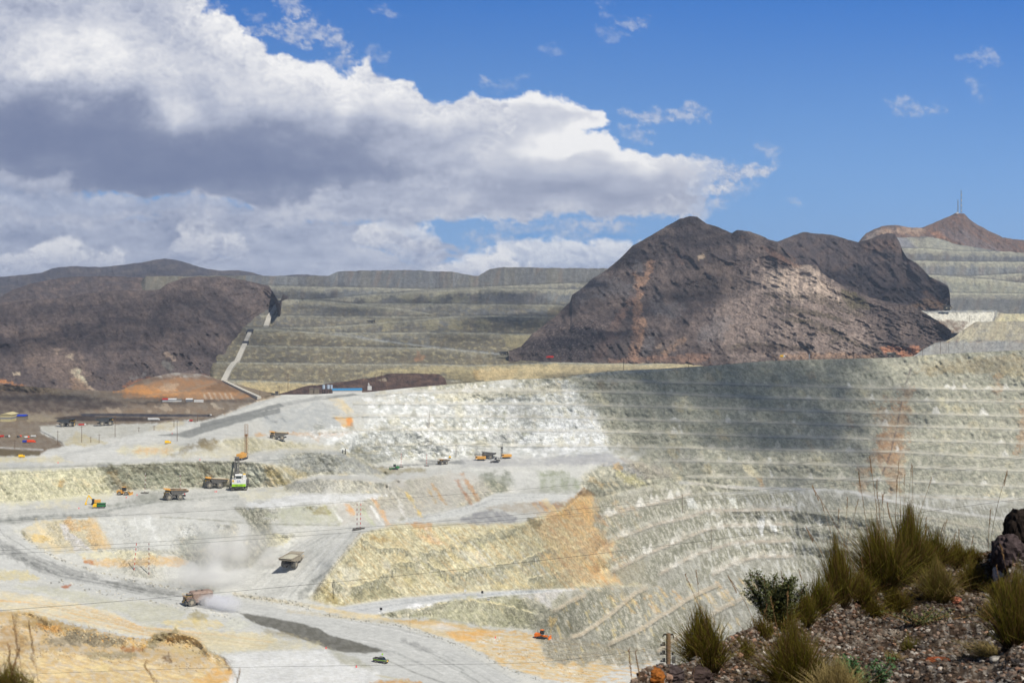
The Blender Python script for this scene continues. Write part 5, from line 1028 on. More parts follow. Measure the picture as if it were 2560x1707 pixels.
nt.links.new(a.outputs['Color'], em.inputs['Color']); em.inputs['Strength'].default_value = 1.0; nt.links.new(em.outputs[0], N['Material Output'].inputs['Surface'])
grid_obj('sky', SPo, sky*.95, m_sky)
# =====================================================  camera, sun, sky light
cd = bpy.data.cameras.new('camera'); cam = bpy.data.objects.new('camera', cd); COL.objects.link(cam)
cam.location = (0, 0, 0); cam.rotation_euler = (math.radians(90), 0, 0)
cd.sensor_width = 36; cd.lens = F/2560*36; cd.shift_y = -(853.5-HV)/2560; cd.clip_start = 0.3; cd.clip_end = 80000
sc.camera = cam
cd.dof.use_dof = True; cd.dof.focus_distance = 800; cd.dof.aperture_fstop = 6.3
SUN_EL, SUN_AZ = 54.0, 138.0      # azimuth clockwise from +Y (view direction): right and a little behind
sl = bpy.data.lights.new('sun', 'SUN'); sl.energy = 4.7; sl.angle = math.radians(0.5); sl.color = (1.0, 0.945, 0.85)
so = bpy.data.objects.new('sun', sl); COL.objects.link(so)
el, az = math.radians(SUN_EL), math.radians(SUN_AZ)
SUNV = np.array([math.sin(az)*math.cos(el), math.cos(az)*math.cos(el), math.sin(el)])
import mathutils
so.rotation_euler = mathutils.Vector(SUNV).to_track_quat('Z', 'Y').to_euler()
w = bpy.data.worlds.new('World'); sc.world = w; w.use_nodes = True
bgn = w.node_tree.nodes['Background']; sk = w.node_tree.nodes.new('ShaderNodeTexSky'); sk.sky_type = 'NISHITA'; sk.sun_disc = False
sk.sun_elevation = el; sk.sun_rotation = az; sk.altitude = 4000
w.node_tree.links.new(sk.outputs[0], bgn.inputs[0]); bgn.inputs[1].default_value = 0.075
sc.view_settings.view_transform = 'Standard'; sc.view_settings.look = 'None'
sc.view_settings.exposure = 0.08; sc.cycles.transparent_max_bounces = 128; sc.cycles.volume_bounces = 5; sc.cycles.max_bounces = 8; sc.view_settings.gamma = 1

# =====================================================  air
HZ = True
if HZ:
    bm = bmesh.new(); bmesh.ops.create_cube(bm, size=1)
    for v in bm.verts: v.co = mathutils.Vector((v.co.x*9000, v.co.y*7100+3450, v.co.z*720+0))
    m = bpy.data.meshes.new('haze'); bm.to_mesh(m); bm.free()
    mm = bpy.data.materials.new('haze_air'); mm.use_nodes = True; nt = mm.node_tree; nt.nodes.remove(nt.nodes['Principled BSDF'])
    pv = nt.nodes.new('ShaderNodeVolumePrincipled'); pv.inputs['Color'].default_value = (.62, .76, 1, 1); pv.inputs['Density'].default_value = 0.00006
    pv.inputs['Anisotropy'].default_value = 0.2
    nt.links.new(pv.outputs[0], nt.nodes['Material Output'].inputs['Volume']); m.materials.append(mm)
    o = bpy.data.objects.new('haze', m); COL.objects.link(o); tag(o, kind='stuff')
# =====================================================  objects
V3 = mathutils.Vector
def solid(name, c, rough=.6, metal=0, var=.12, scale=2.0, dust=0.0):
    m, nt, b = newmat(name); N = nt.nodes
    tc = N.new('ShaderNodeTexCoord'); n = N.new('ShaderNodeTexNoise'); n.inputs['Scale'].default_value = scale; n.inputs['Detail'].default_value = 5
    nt.links.new(tc.outputs['Object'], n.inputs['Vector'])
    mr = N.new('ShaderNodeMapRange'); mr.inputs['To Min'].default_value = 1-var*2; mr.inputs['To Max'].default_value = 1+var*2; nt.links.new(n.outputs['Fac'], mr.inputs['Value'])
    vm = N.new('ShaderNodeVectorMath'); vm.operation = 'SCALE'; vm.inputs[0].default_value = c; nt.links.new(mr.outputs[0], vm.inputs['Scale'])
    out = vm.outputs[0]
    if dust:
        mx = N.new('ShaderNodeMix'); mx.data_type = 'RGBA'; cr = N.new('ShaderNodeMapRange'); cr.inputs['From Min'].default_value = .35; cr.inputs['From Max'].default_value = .65; cr.inputs['To Max'].default_value = dust
        nt.links.new(n.outputs['Fac'], cr.inputs['Value']); nt.links.new(cr.outputs[0], mx.inputs['Factor']); nt.links.new(out, mx.inputs['A']); mx.inputs['B'].default_value = (.42, .39, .33, 1); out = mx.outputs['Result']
    nt.links.new(out, b.inputs['Base Color']); b.inputs['Roughness'].default_value = rough; b.inputs['Metallic'].default_value = metal
    return m
def lc(r, g, b): return tuple(lin(r, g, b))
MY = solid('machine_yellow', lc(226,158,24), .55, dust=.35); MYB = solid('bright_yellow_paint', lc(240,190,20), .5); MK = solid('black_steel', (.025,.025,.028), .6); MDK = solid('dark_steel_and_shade', (.06,.058,.055), .6, dust=.3)
MTY = solid('tyre_rubber', (.035,.034,.033), .9, dust=.5); MRM = solid('wheel_rim', (.35,.31,.24), .7); MGL = solid('dark_glass', (.02,.03,.035), .12); MW = solid('white_paint', (.72,.72,.70), .5, dust=.15); MGR = solid('lime_paint', lc(150,205,10), .5)
MRD = solid('red_paint', lc(200,40,25), .5); MOR = solid('orange_paint', lc(245,80,20), .5); MOD = solid('dozer_orange', lc(236,120,24), .5); MRU = solid('rusty_tank_paint', lc(132,104,90), .8, dust=.45, var=.25); MDU = solid('dust_coated_steel', lc(150,140,122), .9, dust=.3); MRO = solid('ore_load', lc(172,168,150), .95, var=.4, scale=5)
MBL = solid('blue_roof_sheet', lc(60,130,175), .5); MBL2 = solid('blue_paint', lc(30,60,170), .5); MCR = solid('cream_wall', lc(190,178,135), .8); MGY = solid('grey_wall', lc(130,120,105), .8); MCO = solid('concrete', lc(190,185,172), .9); MWD = solid('weathered_wood', lc(140,112,84), .9, var=.3, scale=9)
MPO = solid('pole_brown', lc(105,85,68), .9); MWI = solid('cable_black', (.03,.03,.03), .6); MPV = solid('dark_red_paint', lc(120,25,28), .6); MGN = solid('green_paint', lc(40,120,60), .5); MLB = solid('pale_tank_paint', lc(175,190,205), .5); MCN = solid('signal_red', lc(235,60,70), .5); MGS = solid('grey_steel', (.22,.23,.25), .5)
class MB:
    def __init__(s): s.v = []; s.f = []
    def box(s, c, d, R=None):
        n = len(s.v)
        for i in range(8):
            p = V3(((i & 1)-.5, (i >> 1 & 1)-.5, (i >> 2)-.5)); p = V3((p.x*d[0], p.y*d[1], p.z*d[2]))
            if R is not None: p = R @ p
            s.v.append(p+V3(c))
        s.f += [tuple(n+j for j in q) for q in ((0,2,3,1),(4,5,7,6),(0,1,5,4),(2,6,7,3),(0,4,6,2),(1,3,7,5))]; return s
    def bar(s, a, b, w, h=None):
        a, b = V3(a), V3(b); d = b-a; L = d.length
        R = d.to_track_quat('X', 'Z').to_matrix(); return s.box((a+b)/2, (L, w, h or w), R)
    def cyl(s, a, b, r, n=12, r2=None, caps=True):
        a, b = V3(a), V3(b); q = (b-a).to_track_quat('Z', 'Y'); k = len(s.v); r2 = r if r2 is None else r2
        for c, rr in ((a, r), (b, r2)):
            for i in range(n):
                t = 2*math.pi*i/n; s.v.append(c+q @ V3((rr*math.cos(t), rr*math.sin(t), 0)))
        for i in range(n): j = (i+1) % n; s.f.append((k+i, k+j, k+n+j, k+n+i))
        if caps: s.f.append(tuple(k+n-1-i for i in range(n))); s.f.append(tuple(k+n+i for i in range(n)))
        return s
    def prism(s, prof, y0, y1, axis='y'):
        """profile in (x,z) pushed along y"""
        k = len(s.v); n = len(prof)
        for y in (y0, y1):
            for x, z in prof: s.v.append(V3((x, y, z)))
        for i in range(n): j = (i+1) % n; s.f.append((k+i, k+j, k+n+j, k+n+i))
        s.f.append(tuple(k+n-1-i for i in range(n))); s.f.append(tuple(k+n+i for i in range(n))); return s
    def build(s, name, mat, parent=None, bevel=0, loc=None, smooth=False):
        m = bpy.data.meshes.new(name); m.from_pydata([tuple(p) for p in s.v], [], s.f); m.validate()
        bm = bmesh.new(); bm.from_mesh(m); bmesh.ops.recalc_face_normals(bm, faces=bm.faces[:])
        if bevel: bmesh.ops.bevel(bm, geom=bm.edges[:], offset=bevel, segments=1, affect='EDGES', clamp_overlap=True)
        bm.to_mesh(m); bm.free(); m.materials.append(mat)
        if smooth:
            for p in m.polygons: p.use_smooth = True
        o = bpy.data.objects.new(name, m); COL.objects.link(o)
        if parent is not None: o.parent = parent
        if loc is not None: o.location = loc
        return o
def empty(name, loc, rz=0, label=None, cat=None, group=None, sc_=1):
    o = bpy.data.objects.new(name, None); COL.objects.link(o); o.location = loc; o.rotation_euler = (0, 0, rz); o.scale = (sc_,)*3
    return tag(o, label, cat, group)
def dup(root, loc, rz=0, label=None, group=None, sc_=None):
    kids = {}
    for o in ALLCH.get(root.name, None) or [x for x in bpy.data.objects if x.parent == root]: kids[o] = [x for x in bpy.data.objects if x.parent == o]
    r = root.copy(); COL.objects.link(r); r.location = loc; r.rotation_euler = (0, 0, rz)
    if sc_: r.scale = (sc_,)*3
    if label: r['label'] = label
    if group: r['group'] = group
    for o, g in kids.items():
        c = o.copy(); COL.objects.link(c); c.parent = r
        for q in g: d = q.copy(); COL.objects.link(d); d.parent = c
    return r
ALLCH = {}
def gp(c, x, y, dz=0):
    """point of the pit ground seen at a survey position"""
    (u, v), = cv(c, [(x, y)]); D = surf_at(U0, V0, D1, u, v); p = at(u, v, D); return V3((p[0], p[1], p[2]+dz))
def gpD(c, x, y, D):
    (u, v), = cv(c, [(x, y)]); return V3(at(u, v, D))
# ---------- haul truck ----------
def wheel(parent, x, y, r, w, name='wheel'):
    o = MB().cyl((0, -w/2, 0), (0, w/2, 0), r, 18).build(name, MTY, parent, .0, (x, y, r))
    MB().cyl((0, -w/2-.03, 0), (0, w/2+.03, 0), r*.45, 12).build('rim', MRM, o); return o
def haul_truck(loc, rz, label, body=MY, load=False, tank=False, group='haul trucks at work in the mine', canopy=True, under=MDK):
    t = empty('haul_truck' if not tank else 'water_truck', loc, rz, label, 'haul truck' if not tank else 'water truck', group)
    lowm = MDK if body is MY else body  # yellow trucks: shade on deck, cab, tank and dump body set as dark steel
    f = MB().box((0, 0, 1.9), (11.4, 1.8, .9)).box((5.0, 0, 1.6), (2.2, 5.6, 1.2)); f.build('chassis', under, t, .05)
    MB().box((6.15, 0, 1.3), (.35, 6.6, .7)).build('bumper', under, t, .05)
    MB().box((5.95, 0, 2.9), (.3, 2.2, 1.9)).build('grille', MK, t, .04)
    MB().box((4.8, 0, 3.75), (2.6, 7.0, .16)).box((4.7, 2.4, 3.0), (2.2, 1.6, 1.4)).box((4.7, -2.4, 3.0), (2.2, 1.6, 1.4)).build('deck', lowm, t)
    r = MB()
    for y in (-3.45, 3.45): r.bar((3.5, y, 4.7), (6.1, y, 4.7), .06)
    r.bar((6.1, -3.45, 4.7), (6.1, 3.45, 4.7), .06)
    for y in (-3.45, -1.7, 0, 1.7, 3.45): r.bar((6.1, y, 3.8), (6.1, y, 4.7), .05)
    r.build('railing', MYB, t)
    c = MB().prism([(3.6, 3.83), (5.5, 3.83), (5.75, 4.6), (5.5, 5.6), (3.6, 5.6)], .9, 2.9).build('cab', lowm, t, .04)
    MB().box((4.6, 1.9, 4.95), (2.32, 2.04, .8)).build('window', MGL, c)
    l = MB()
    for s in (-.28, .28): l.bar((6.4, -1.9+s, .9), (5.9, 1.6+s, 3.8), .09)
    for k in range(8): a = k/7; l.bar((6.4-.5*a, -2.18+3.5*a, .9+2.9*a), (6.4-.5*a, -1.62+3.5*a, .9+2.9*a), .07)
    l.build('ladder', MYB, t)
    for y in (-1.5, 1.5): MB().box((6.16, y, 2.2), (.1, .5, .35)).build('headlight', MW, t)
    for y in (-2.95, 2.95): wheel(t, 3.7, y, 1.75, 1.1)
    for y in (-2.5, 2.5): wheel(t, -2.3, y, 1.75, 2.2)
    MB().cyl((.4, 2.6, 1.8), (2., 2.6, 1.8), .7, 12).build('fuel_tank', lowm, t, smooth=True)
    if tank:
        tk = MB(); prof = [(-3.1, 1.9), (-3.1, 4.6), (-2.2, 5.5), (2.2, 5.5), (3.1, 4.6), (3.1, 1.9), (2.2, 1.7), (-2.2, 1.7)]
        k = len(tk.v); n = 8
        for x, s in ((-6.2, .86), (-5.6, 1), (2.6, 1), (3.2, .86)):
            for a, b in prof: tk.v.append(V3((x, a*s, 3.5+(b-3.5)*s+.5)))
        for q in range(3):
            for i in range(n): j = (i+1) % n; tk.f.append((q*n+i, q*n+j, q*n+n+j, q*n+n+i))
        tk.f.append(tuple(range(n))[::-1]); tk.f.append(tuple(3*n+i for i in range(n))); tk.build('tank', body, t, .08)
        MB().cyl((-2, 0, 5.9), (-2, 0, 6.4), .5, 10).build('hatch', under, t); MB().cyl((.6, 0, 5.9), (.6, 0, 6.4), .5, 10).build('hatch', under, t)
        MB().bar((-6.5, -3, 1.8), (-6.5, 3, 1.8), .3).build('spray_bar', under, t)
    else:
        w = 3.3; b = MB()
        fl = [(-6.9, 4.3), (-1.6, 2.75), (2.3, 2.95), (3.1, 5.55), (2.85, 5.65), (2.05, 3.25), (-1.6, 3.05), (-6.9, 4.55)]
        b.prism(fl, -w, w)
        side = [(-6.9, 4.3), (-1.6, 2.75), (2.3, 2.95), (3.0, 5.6), (-1.6, 5.15), (-4.2, 4.9), (-6.9, 4.95)]
        b.prism(side, -w-.15, -w); b.prism(side, w, w+.15)
        for x in (-4.6, -3, -1.4, .2, 1.6):
            for y in (-w-.22, w+.22): b.bar((x, y, 3.3+max(0, -x-1.6)*.29), (x, y, 5.0), .16)
        b.bar((-6.9, -w-.2, 5.0), (3.0, -w-.2, 5.65), .28); b.bar((-6.9, w+.2, 5.0), (3.0, w+.2, 5.65), .28)
        bd = b.build('dump_body', lowm, t, .02); MB().bar((-6.9, -w-.2, 5.12), (3.0, -w-.2, 5.8), .34, .1).bar((-6.9, w+.2, 5.12), (3.0, w+.2, 5.8), .34, .1).bar((-6.95, -w, 5.0), (-6.95, w, 5.0), .2, .16).build('body_rim', body, bd)
        if canopy:
            k = MB().prism([(2.8, 5.5), (3.1, 5.5), (6.3, 6.15), (6.3, 6.35), (2.9, 5.95)], -w-.2, w+.2)
            for y in (-2.4, -.8, .8, 2.4): k.bar((3.0, y, 5.35), (6.1, y, 6.05), .2)
            k.build('canopy', body, bd)
        if load:
            rr = np.random.RandomState(3); L = MB(); nx, ny = 13, 9
            for i in range(nx):
                for j in range(ny):
                    a, c_ = i/(nx-1), j/(ny-1); e = math.sin(math.pi*min(max(a, 0), 1))**.6*math.sin(math.pi*c_)**.7
                    L.v.append(V3((-6.6+9.3*a, -w+.05+(2*w-.1)*c_, 4.85+.25*a+1.25*e+rr.uniform(-.12, .12)*(e > .05))))
            for i in range(nx-1):
                for j in range(ny-1): L.f.append((i*ny+j, (i+1)*ny+j, (i+1)*ny+j+1, i*ny+j+1))
            L.build('ore_load', MRO, t)
    return t
def head(dx, dy): return math.atan2(dy, dx)
haul_truck(gp('A', 1470, 832), head(-1, -.42), 'empty yellow haul truck on the pale bench between the wheel dozer and the loaded truck', canopy=True)
haul_truck(gp('A', 1815, 731), head(-1, -.18), 'loaded yellow haul truck standing right beside the white and lime rope shovel', load=True)
haul_truck(gp('E', 770, 592), head(.30, .95), 'dust grey haul truck heaped with pale ore seen from behind on the ramp', body=MDU, load=True)
haul_truck(gp('C', 1660, 905), head(-.86, -.5), 'rusty brown water truck spraying the haul road behind it', body=MRU, tank=True, group=None)
haul_truck(gp('B', 995, 333), head(-1, -.25), 'loaded yellow haul truck on the bench under the orange rock seam', load=True)
haul_truck(gp('G', 1035, 538), head(-.8, -.6), 'yellow haul truck on the dark track beside the parked drill rig in mid pit', canopy=True).scale = (.8,)*3
MFAR = solid('shaded_haul_truck_steel', (.05,.055,.06), .7)
haul_truck(V3(at(1260, 889, 1960)), head(1, .1), 'dark haul truck rolling along the far dump ramp where it meets the mountain foot', body=MFAR)
haul_truck(V3(at(928, 809.5, 2215)), head(1, .2), 'tiny dark haul truck half way up the far waste dump terraces', body=MFAR)
haul_truck(V3(at(2228, 893.5, 1700)), head(1, -.1), 'haul truck heaped with grey rock on the pit rim road by the orange cutting', body=MDK, load=True)
haul_truck(V3(at(2368, 773, 2030)), head(1, .1), 'dark haul truck on the far right dump above the cream strip', body=MFAR)
haul_truck(gp('G', 1415, 490, 0), head(-1, 0.1), 'small dark haul truck behind the parked drill rig', body=MDK, canopy=True)
haul_truck(gp('J', 560, 893), head(1, 0), 'black haul truck on the grey yard behind the plateau', body=MFAR); haul_truck(gp('J', 880, 884), head(1, .4), 'small black truck at the right end of the grey yard', body=MFAR)
# ---------- electric rope shovel ----------
sh = empty('electric_shovel', gp('A', 2010, 752), math.radians(97), 'white and lime green electric rope shovel seen from behind, digging the bench face', 'mining shovel')   # +X points away from us
for y in (-3.6, 3.6):
    MB().prism([(-4.6, .9), (-3.6, .05), (3.6, .05), (4.6, .9), (4.0, 1.9), (-4.0, 1.9)], y-.9, y+.9).build('track', MDK, sh, .08)
MB().cyl((0, 0, 1.6), (0, 0, 2.6), 3.0, 20).build('turntable', MDK, sh)
hs = MB().box((-.6, 0, 4.7), (9.4, 8.2, 4.2)).build('machinery_house', MW, sh, .08)
MB().box((-5.33, 0, 3.35), (.06, 8.0, 1.5)).build('lime_band', MGR, hs)
st_ = MB()
for k in range(-6, 7):
    st_.bar((-5.37, k*.28, 2.7), (-5.37, k*.28+(.6 if k > 0 else -.6), 4.0), .04, .07)
st_.build('chevron_stripes', MK, hs)
MB().box((-5.34, 3.3, 5.9), (.05, 1.0, 1.3)).build('number_plate', MYB, hs)
def text_mesh(s, name, mat, parent, loc, size, rot=(math.pi/2, 0, -math.pi/2)):
    cu = bpy.data.curves.new(name, 'FONT'); cu.body = s; cu.size = size; cu.extrude = .01; cu.align_x = 'CENTER'
    o = bpy.data.objects.new(name, cu); me = bpy.data.meshes.new_from_object(o); bpy.data.objects.remove(o); bpy.data.curves.remove(cu)
    me.materials.append(mat); o = bpy.data.objects.new(name, me); COL.objects.link(o); o.parent = parent; o.location = loc; o.rotation_euler = rot; return o
text_mesh('2', 'numeral', MK, hs, (-5.40, 3.3, 5.45), 1.2); text_mesh('2A', 'lettering', MBL2, hs, (-5.35, .1, 5.0), 1.9)
cbb = MB().prism([(-4.9, 6.8), (-2.0, 6.8), (-2.0, 9.0), (-4.9, 9.0)], -1.7, 1.9).build('operator_cab', MW, sh, .06)
MB().box((-4.93, .1, 7.9), (.1, 3.2, 1.3)).build('window', MGL, cbb); MB().prism([(-5.2, 9.0), (-1.8, 9.0), (-2.4, 9.7), (-4.6, 9.7)], -2.0, 2.2).build('cab_roof', MW, cbb)
MB().box((-3.5, -3.1, 8.1), (2.4, 1.6, 2.6)).build('vent_house', MW, sh, .05); MB().box((-3.5, -3.1, 9.6), (2.0, 1.4, .5)).build('vent_cap', MYB, sh)
for s in (-1, 1):
    g = MB().box((-.5, s*4.75, 3.3), (8.6, 1.1, .12))
    for x in (-4.6, -2.4, -.2, 2, 3.6): g.bar((x, s*5.3, 3.3), (x, s*5.3, 4.4), .07)
    g.bar((-4.7, s*5.3, 4.4), (3.7, s*5.3, 4.4), .07); g.build('walkway', MDK, sh)
MB().box((-1, 4.9, 5.2), (4.5, 1.2, 2.6)).build('side_cabinet', MDK, sh, .05); MB().box((-1, -4.9, 5.0), (4.5, 1.2, 2.4)).build('side_cabinet', MDK, sh, .05)
bo = MB()
for y in (.9, 3.1): bo.bar((3.4, y, 5.0), (8.2, y, 17.4), .7, .8)
for k in range(5): a = .1+.2*k; bo.bar((3.4+4.8*a, .9, 5+12.4*a), (3.4+4.8*a, 3.1, 5+12.4*a), .35)
bo.cyl((8.3, .7, 17.6), (8.3, 3.3, 17.6), 1.1, 14); bo.build('boom', MDK, sh)
ag = MB(); ag.bar((2.2, 1, 6.8), (-.5, 1.2, 13.2), .35); ag.bar((2.2, 3, 6.8), (-.5, 2.8, 13.2), .35); ag.bar((-4, 1, 6.8), (-.5, 1.2, 13.2), .3); ag.bar((-4, 3, 6.8), (-.5, 2.8, 13.2), .3); ag.bar((-.5, 1.2, 13.2), (-.5, 2.8, 13.2), .3)
ag.bar((-.5, 2, 13.2), (8, 2, 18.4), .09); ag.build('gantry', MDK, sh)
MB().bar((5.2, 2, 9.8), (11.5, 2, 5.8), .7, .9).build('dipper_handle', MDK, sh)
MB().prism([(10.6, 3.6), (13.4, 3.4), (13.8, 6.6), (11.2, 7.0)], .2, 3.8).build('dipper', MDK, sh, .1)
# ---------- blasthole drills ----------
def lattice(b, L, w, n, up=True):
    q = w/2
    for x, y in ((-q, -q), (q, -q), (-q, q), (q, q)): b.bar((x, y, 0), (x, y, L), .11)
    for k in range(n):
        z0, z1 = L*k/n, L*(k+1)/n
        for a, c_ in (((-q, -q), (q, -q)), ((q, -q), (q, q)), ((q, q), (-q, q)), ((-q, q), (-q, -q))):
            b.bar((a[0], a[1], z0), (c_[0], c_[1], z1), .05); b.bar((a[0], a[1], z1), (c_[0], c_[1], z1), .06)
    return b
def drill(loc, rz, label, mast_up, body=MY, L=21, mast=None):
    t = empty('drill_rig', loc, rz, label, 'drill rig', 'blasthole drill rigs')
    for y in (-2, 2): MB().prism([(-3.4, .6), (-2.7, .02), (2.7, .02), (3.4, .6), (3, 1.3), (-3, 1.3)], y-.45, y+.45).build('track', MK, t)
    MB().box((-.6, 0, 2.6), (8.0, 3.6, 2.4)).build('engine_house', body, t, .06)
    c = MB().box((4.1, 1.0, 2.9), (1.8, 1.9, 2.6)).build('cab', body, t, .05); MB().box((4.15, 1.0, 3.3), (1.84, 1.94, 1.0)).build('window', MGL, c)
    m = lattice(MB(), L, 1.7, 10); m.cyl((0, 0, .5), (0, 0, L*.7), .25, 8); m.box((0, 0, L*.66), (1.3, 1.3, 1.2)); o = m.build('mast', mast or body, t, 0, (4.2 if mast_up else 6.5, -1.2, 1.2 if mast_up else 5.4))
    if not mast_up: o.rotation_euler = (0, -math.pi/2+.0, 0); MB().bar((4.8, -1.2, 2), (4.8, -1.2, 4.8), .5).bar((-2.5, -1.2, 3), (-2.5, -1.2, 4.8), .5).build('mast_rest', MK, t)
    for x, y in ((-4.2, -1.5), (-4.2, 1.5), (5.2, -1.8), (5.2, 1.8)): MB().cyl((x, y, 0), (x, y, 1.8), .22, 8).build('jack', MGS, t)
    return t
drill(gp('A', 2030, 500), math.radians(80), 'yellow blasthole drill with tall open lattice mast raised above the electric shovel', True, L=20, mast=solid('mast_ochre', lc(150,104,48), .6, dust=.3))
drill(gp('G', 1350, 505), math.radians(183), 'yellow drill rig with its long black mast laid flat on top', False, L=18, mast=MDK)
drill(gp('G', 1565, 488), math.radians(200), 'small drill rig with a black upright mast near the end of the platform', True, L=13, mast=MK)
# ---------- dozers, loaders ----------
def dozer(loc, rz, label, tracked=False, body=MY, cat='wheel dozer', name='wheel_dozer'):
    t = empty(name, loc, rz, label, cat)
    if tracked:
        for y in (-1.5, 1.5): MB().prism([(-2.6, .5), (-1.9, .02), (2.0, .02), (2.6, .6), (0, 1.7), (-2.2, 1.2)], y-.35, y+.35).build('track', MK, t)
    else:
        for x in (-2.2, 2.0):
            for y in (-1.5, 1.5): wheel(t, x, y, 1.05, .8)
    MB().prism([(-4.0, 1.0), (-.6, 1.0), (-.6, 2.9), (-3.7, 2.8), (-4.0, 2.4)], -1.2, 1.2).build('engine_hood', body, t, .06)
    MB().box((1.4, 0, 1.35), (3.4, 1.6, .9)).build('front_frame', body, t, .05)
    c = MB().prism([(-.9, 2.6), (1.1, 2.4), (1.2, 3.4), (.9, 4.5), (-.7, 4.5)], -1.0, 1.0).build('cab', MK, t, .05); MB().box((.1, 0, 4.56), (1.9, 2.2, .14)).build('cab_roof', body, c)
    MB().cyl((-2.4, .5, 2.8), (-2.4, .5, 3.9), .14, 8).build('exhaust', MK, t)
    b = MB().prism([(4.2, .05), (4.7, .05), (4.4, .8), (4.6, 1.7), (4.35, 1.75), (4.1, .9)], -2.5, 2.5); b.build('blade', body, t)
    MB().bar((1.8, -1, 1.0), (4.2, -1.4, .7), .3).bar((1.8, 1, 1.0), (4.2, 1.4, .7), .3).bar((1.8, 0, 1.9), (4.2, 0, 1.5), .2).build('push_arm', MDK, t)
    return t
dozer(gp('A', 1040, 795), math.radians(-8), 'yellow wheel dozer with dark cab at the foot of the left bench face')
dozer(gp('H', 520, 1192), math.radians(-18), 'orange and black bulldozer on the rubble flat above the deep pit edge', True, MOD, 'bulldozer', 'bulldozer').scale = (.78,)*3
dozer(gp('G', 1475, 523), math.radians(190), 'small black bulldozer right of the drill with the flat mast', True, MDK, 'bulldozer', 'bulldozer')
dozer(gp('G', 628, 582), math.radians(200), 'dark green and white dozer on the edge of the mid pit track', True, MGN, 'bulldozer', 'bulldozer')
ex = empty('excavator', gp('A', 800, 876), math.radians(195), 'yellow excavator with folded boom on the left bench', 'excavator')
for y in (-1.3, 1.3): MB().prism([(-2.2, .5), (-1.6, .02), (1.6, .02), (2.2, .5), (1.8, 1), (-1.8, 1)], y-.35, y+.35).build('track', MK, ex)
MB().box((-1.2, 0, 1.9), (3.4, 2.7, 1.5)).build('engine_hood', MY, ex, .06); MB().box((1.1, .7, 2.3), (1.4, 1.2, 2.0)).build('cab', MK, ex, .05)
MB().bar((.8, -.3, 1.8), (3.6, -.3, 5.2), .6).build('boom', MYB, ex); MB().bar((3.5, -.3, 5.3), (5.0, -.3, 1.2), .45).build('stick', MYB, ex); MB().prism([(4.4, .2), (5.6, .2), (5.4, 1.3), (4.6, 1.4)], -1, .4).build('bucket', MYB, ex)
# ---------- light vehicles ----------
def pickup(loc, rz, label, paint, flag=True, sc_=1, group='pickups in the mine', cat='pickup', name='pickup_truck'):
    t = empty(name, loc, rz, label, cat, group, sc_)
    b = MB().prism([(-2.7, .5), (2.6, .5), (2.7, 1.0), (1.5, 1.15), (-2.7, 1.15)], -.92, .92).build('body', MDK, t, .03)
    MB().box((0, .93, 1.05), (5.2, .06, .14)).box((0, -.93, 1.05), (5.2, .06, .14)).build('body_stripe', paint, t)
    c = MB().prism([(-.9, 1.18), (1.45, 1.18), (.7, 1.85), (-.8, 1.85)], -.82, .82).build('cab', MGL, t); MB().box((-.05, 0, 1.87), (1.5, 1.6, .06)).build('roof', MDK, c)
    MB().box((-1.85, .9, 1.35), (1.7, .06, .4)).box((-1.85, -.9, 1.35), (1.7, .06, .4)).box((-2.68, 0, 1.35), (.06, 1.8, .4)).build('load_bed', MDK, t)
    MB().box((2.68, -.3, .9), (.08, .9, .45)).build('front_panel', MYB, t)
    for y in (-.65, .65): MB().box((2.7, y, .95), (.06, .3, .2)).build('headlight', MW, t)
    for x in (-1.7, 1.75):
        for y in (-.8, .8): wheel(t, x, y, .38, .28)
    if flag: MB().bar((.2, .5, 1.9), (.2, .5, 3.0), .04).box((.2, .5, 2.75), (.1, .8, .5)).build('flag', MYB if paint is not MGR else MGR, t)
    return t
pk = pickup(gp('X', 580, 1262), head(.9, -.45), 'dark pickup with lime stripe and tall yellow flag on the wide haul road', MGR, sc_=1.15)
cm = empty('crew_truck', gp('A', 835, 905), head(-1, -.12), 'green and yellow crew truck beside the yellow excavator', 'truck', None)
MB().box((-1, 0, 1.9), (4.4, 2.2, 1.7)).build('box_body', MGN, cm, .05); MB().prism([(1.4, .7), (3.5, .7), (3.5, 1.6), (2.9, 2.5), (1.4, 2.5)], -1.1, 1.1).build('cab', MYB, cm, .05); MB().box((0, 0, .8), (6.6, 1.8, .35)).build('chassis', MK, cm)
MB().box((-1, 0, 2.2), (4.46, 2.24, .6)).build('dark_window_band', MGL, cm)
for x in (-2, 2.4):
    for y in (-1, 1): wheel(cm, x, y, .5, .35)
def lorry(loc, rz, label, cabm, boxm, L=7.5, H=2.6, group='lorries in the valley yard', name='lorry'):
    t = empty(name, loc, rz, label, 'truck', group)
    MB().box((0, 0, .95), (L+2.4, 2.0, .3)).build('chassis', MK, t); MB().box((-1.0, 0, 1.1+H/2), (L, 2.5, H)).build('cargo_box', boxm, t, .04)
    c = MB().prism([(L/2-.8, .8), (L/2+1.4, .8), (L/2+1.4, 2.0), (L/2+1.1, 3.0), (L/2-.8, 3.0)], -1.2, 1.2).build('cab', cabm, t, .05); MB().box((L/2+1.25, 0, 2.4), (.32, 2.1, .8)).build('window', MGL, c)
    for x in (-L/2+.4, -L/2+1.7, L/2+.4):
        for y in (-1.1, 1.1): wheel(t, x, y, .55, .4)
    if 'valley' in group: t.scale = (.55,)*3
    return t
lorry(gp('J', 1290, 842), 0, 'white articulated box lorry driving on the dark leach pad', MW, MW, 15, 2.9)
lorry(gp('J', 1758, 806), math.radians(60), 'white tipper lorry at the right end of the dark pond', MW, MDK, 4, 1.6)
lorry(gp('J', 1597, 852), math.radians(170), 'white and red lorry on the pale track below the rim road', MW, MRD, 4.5, 1.6)
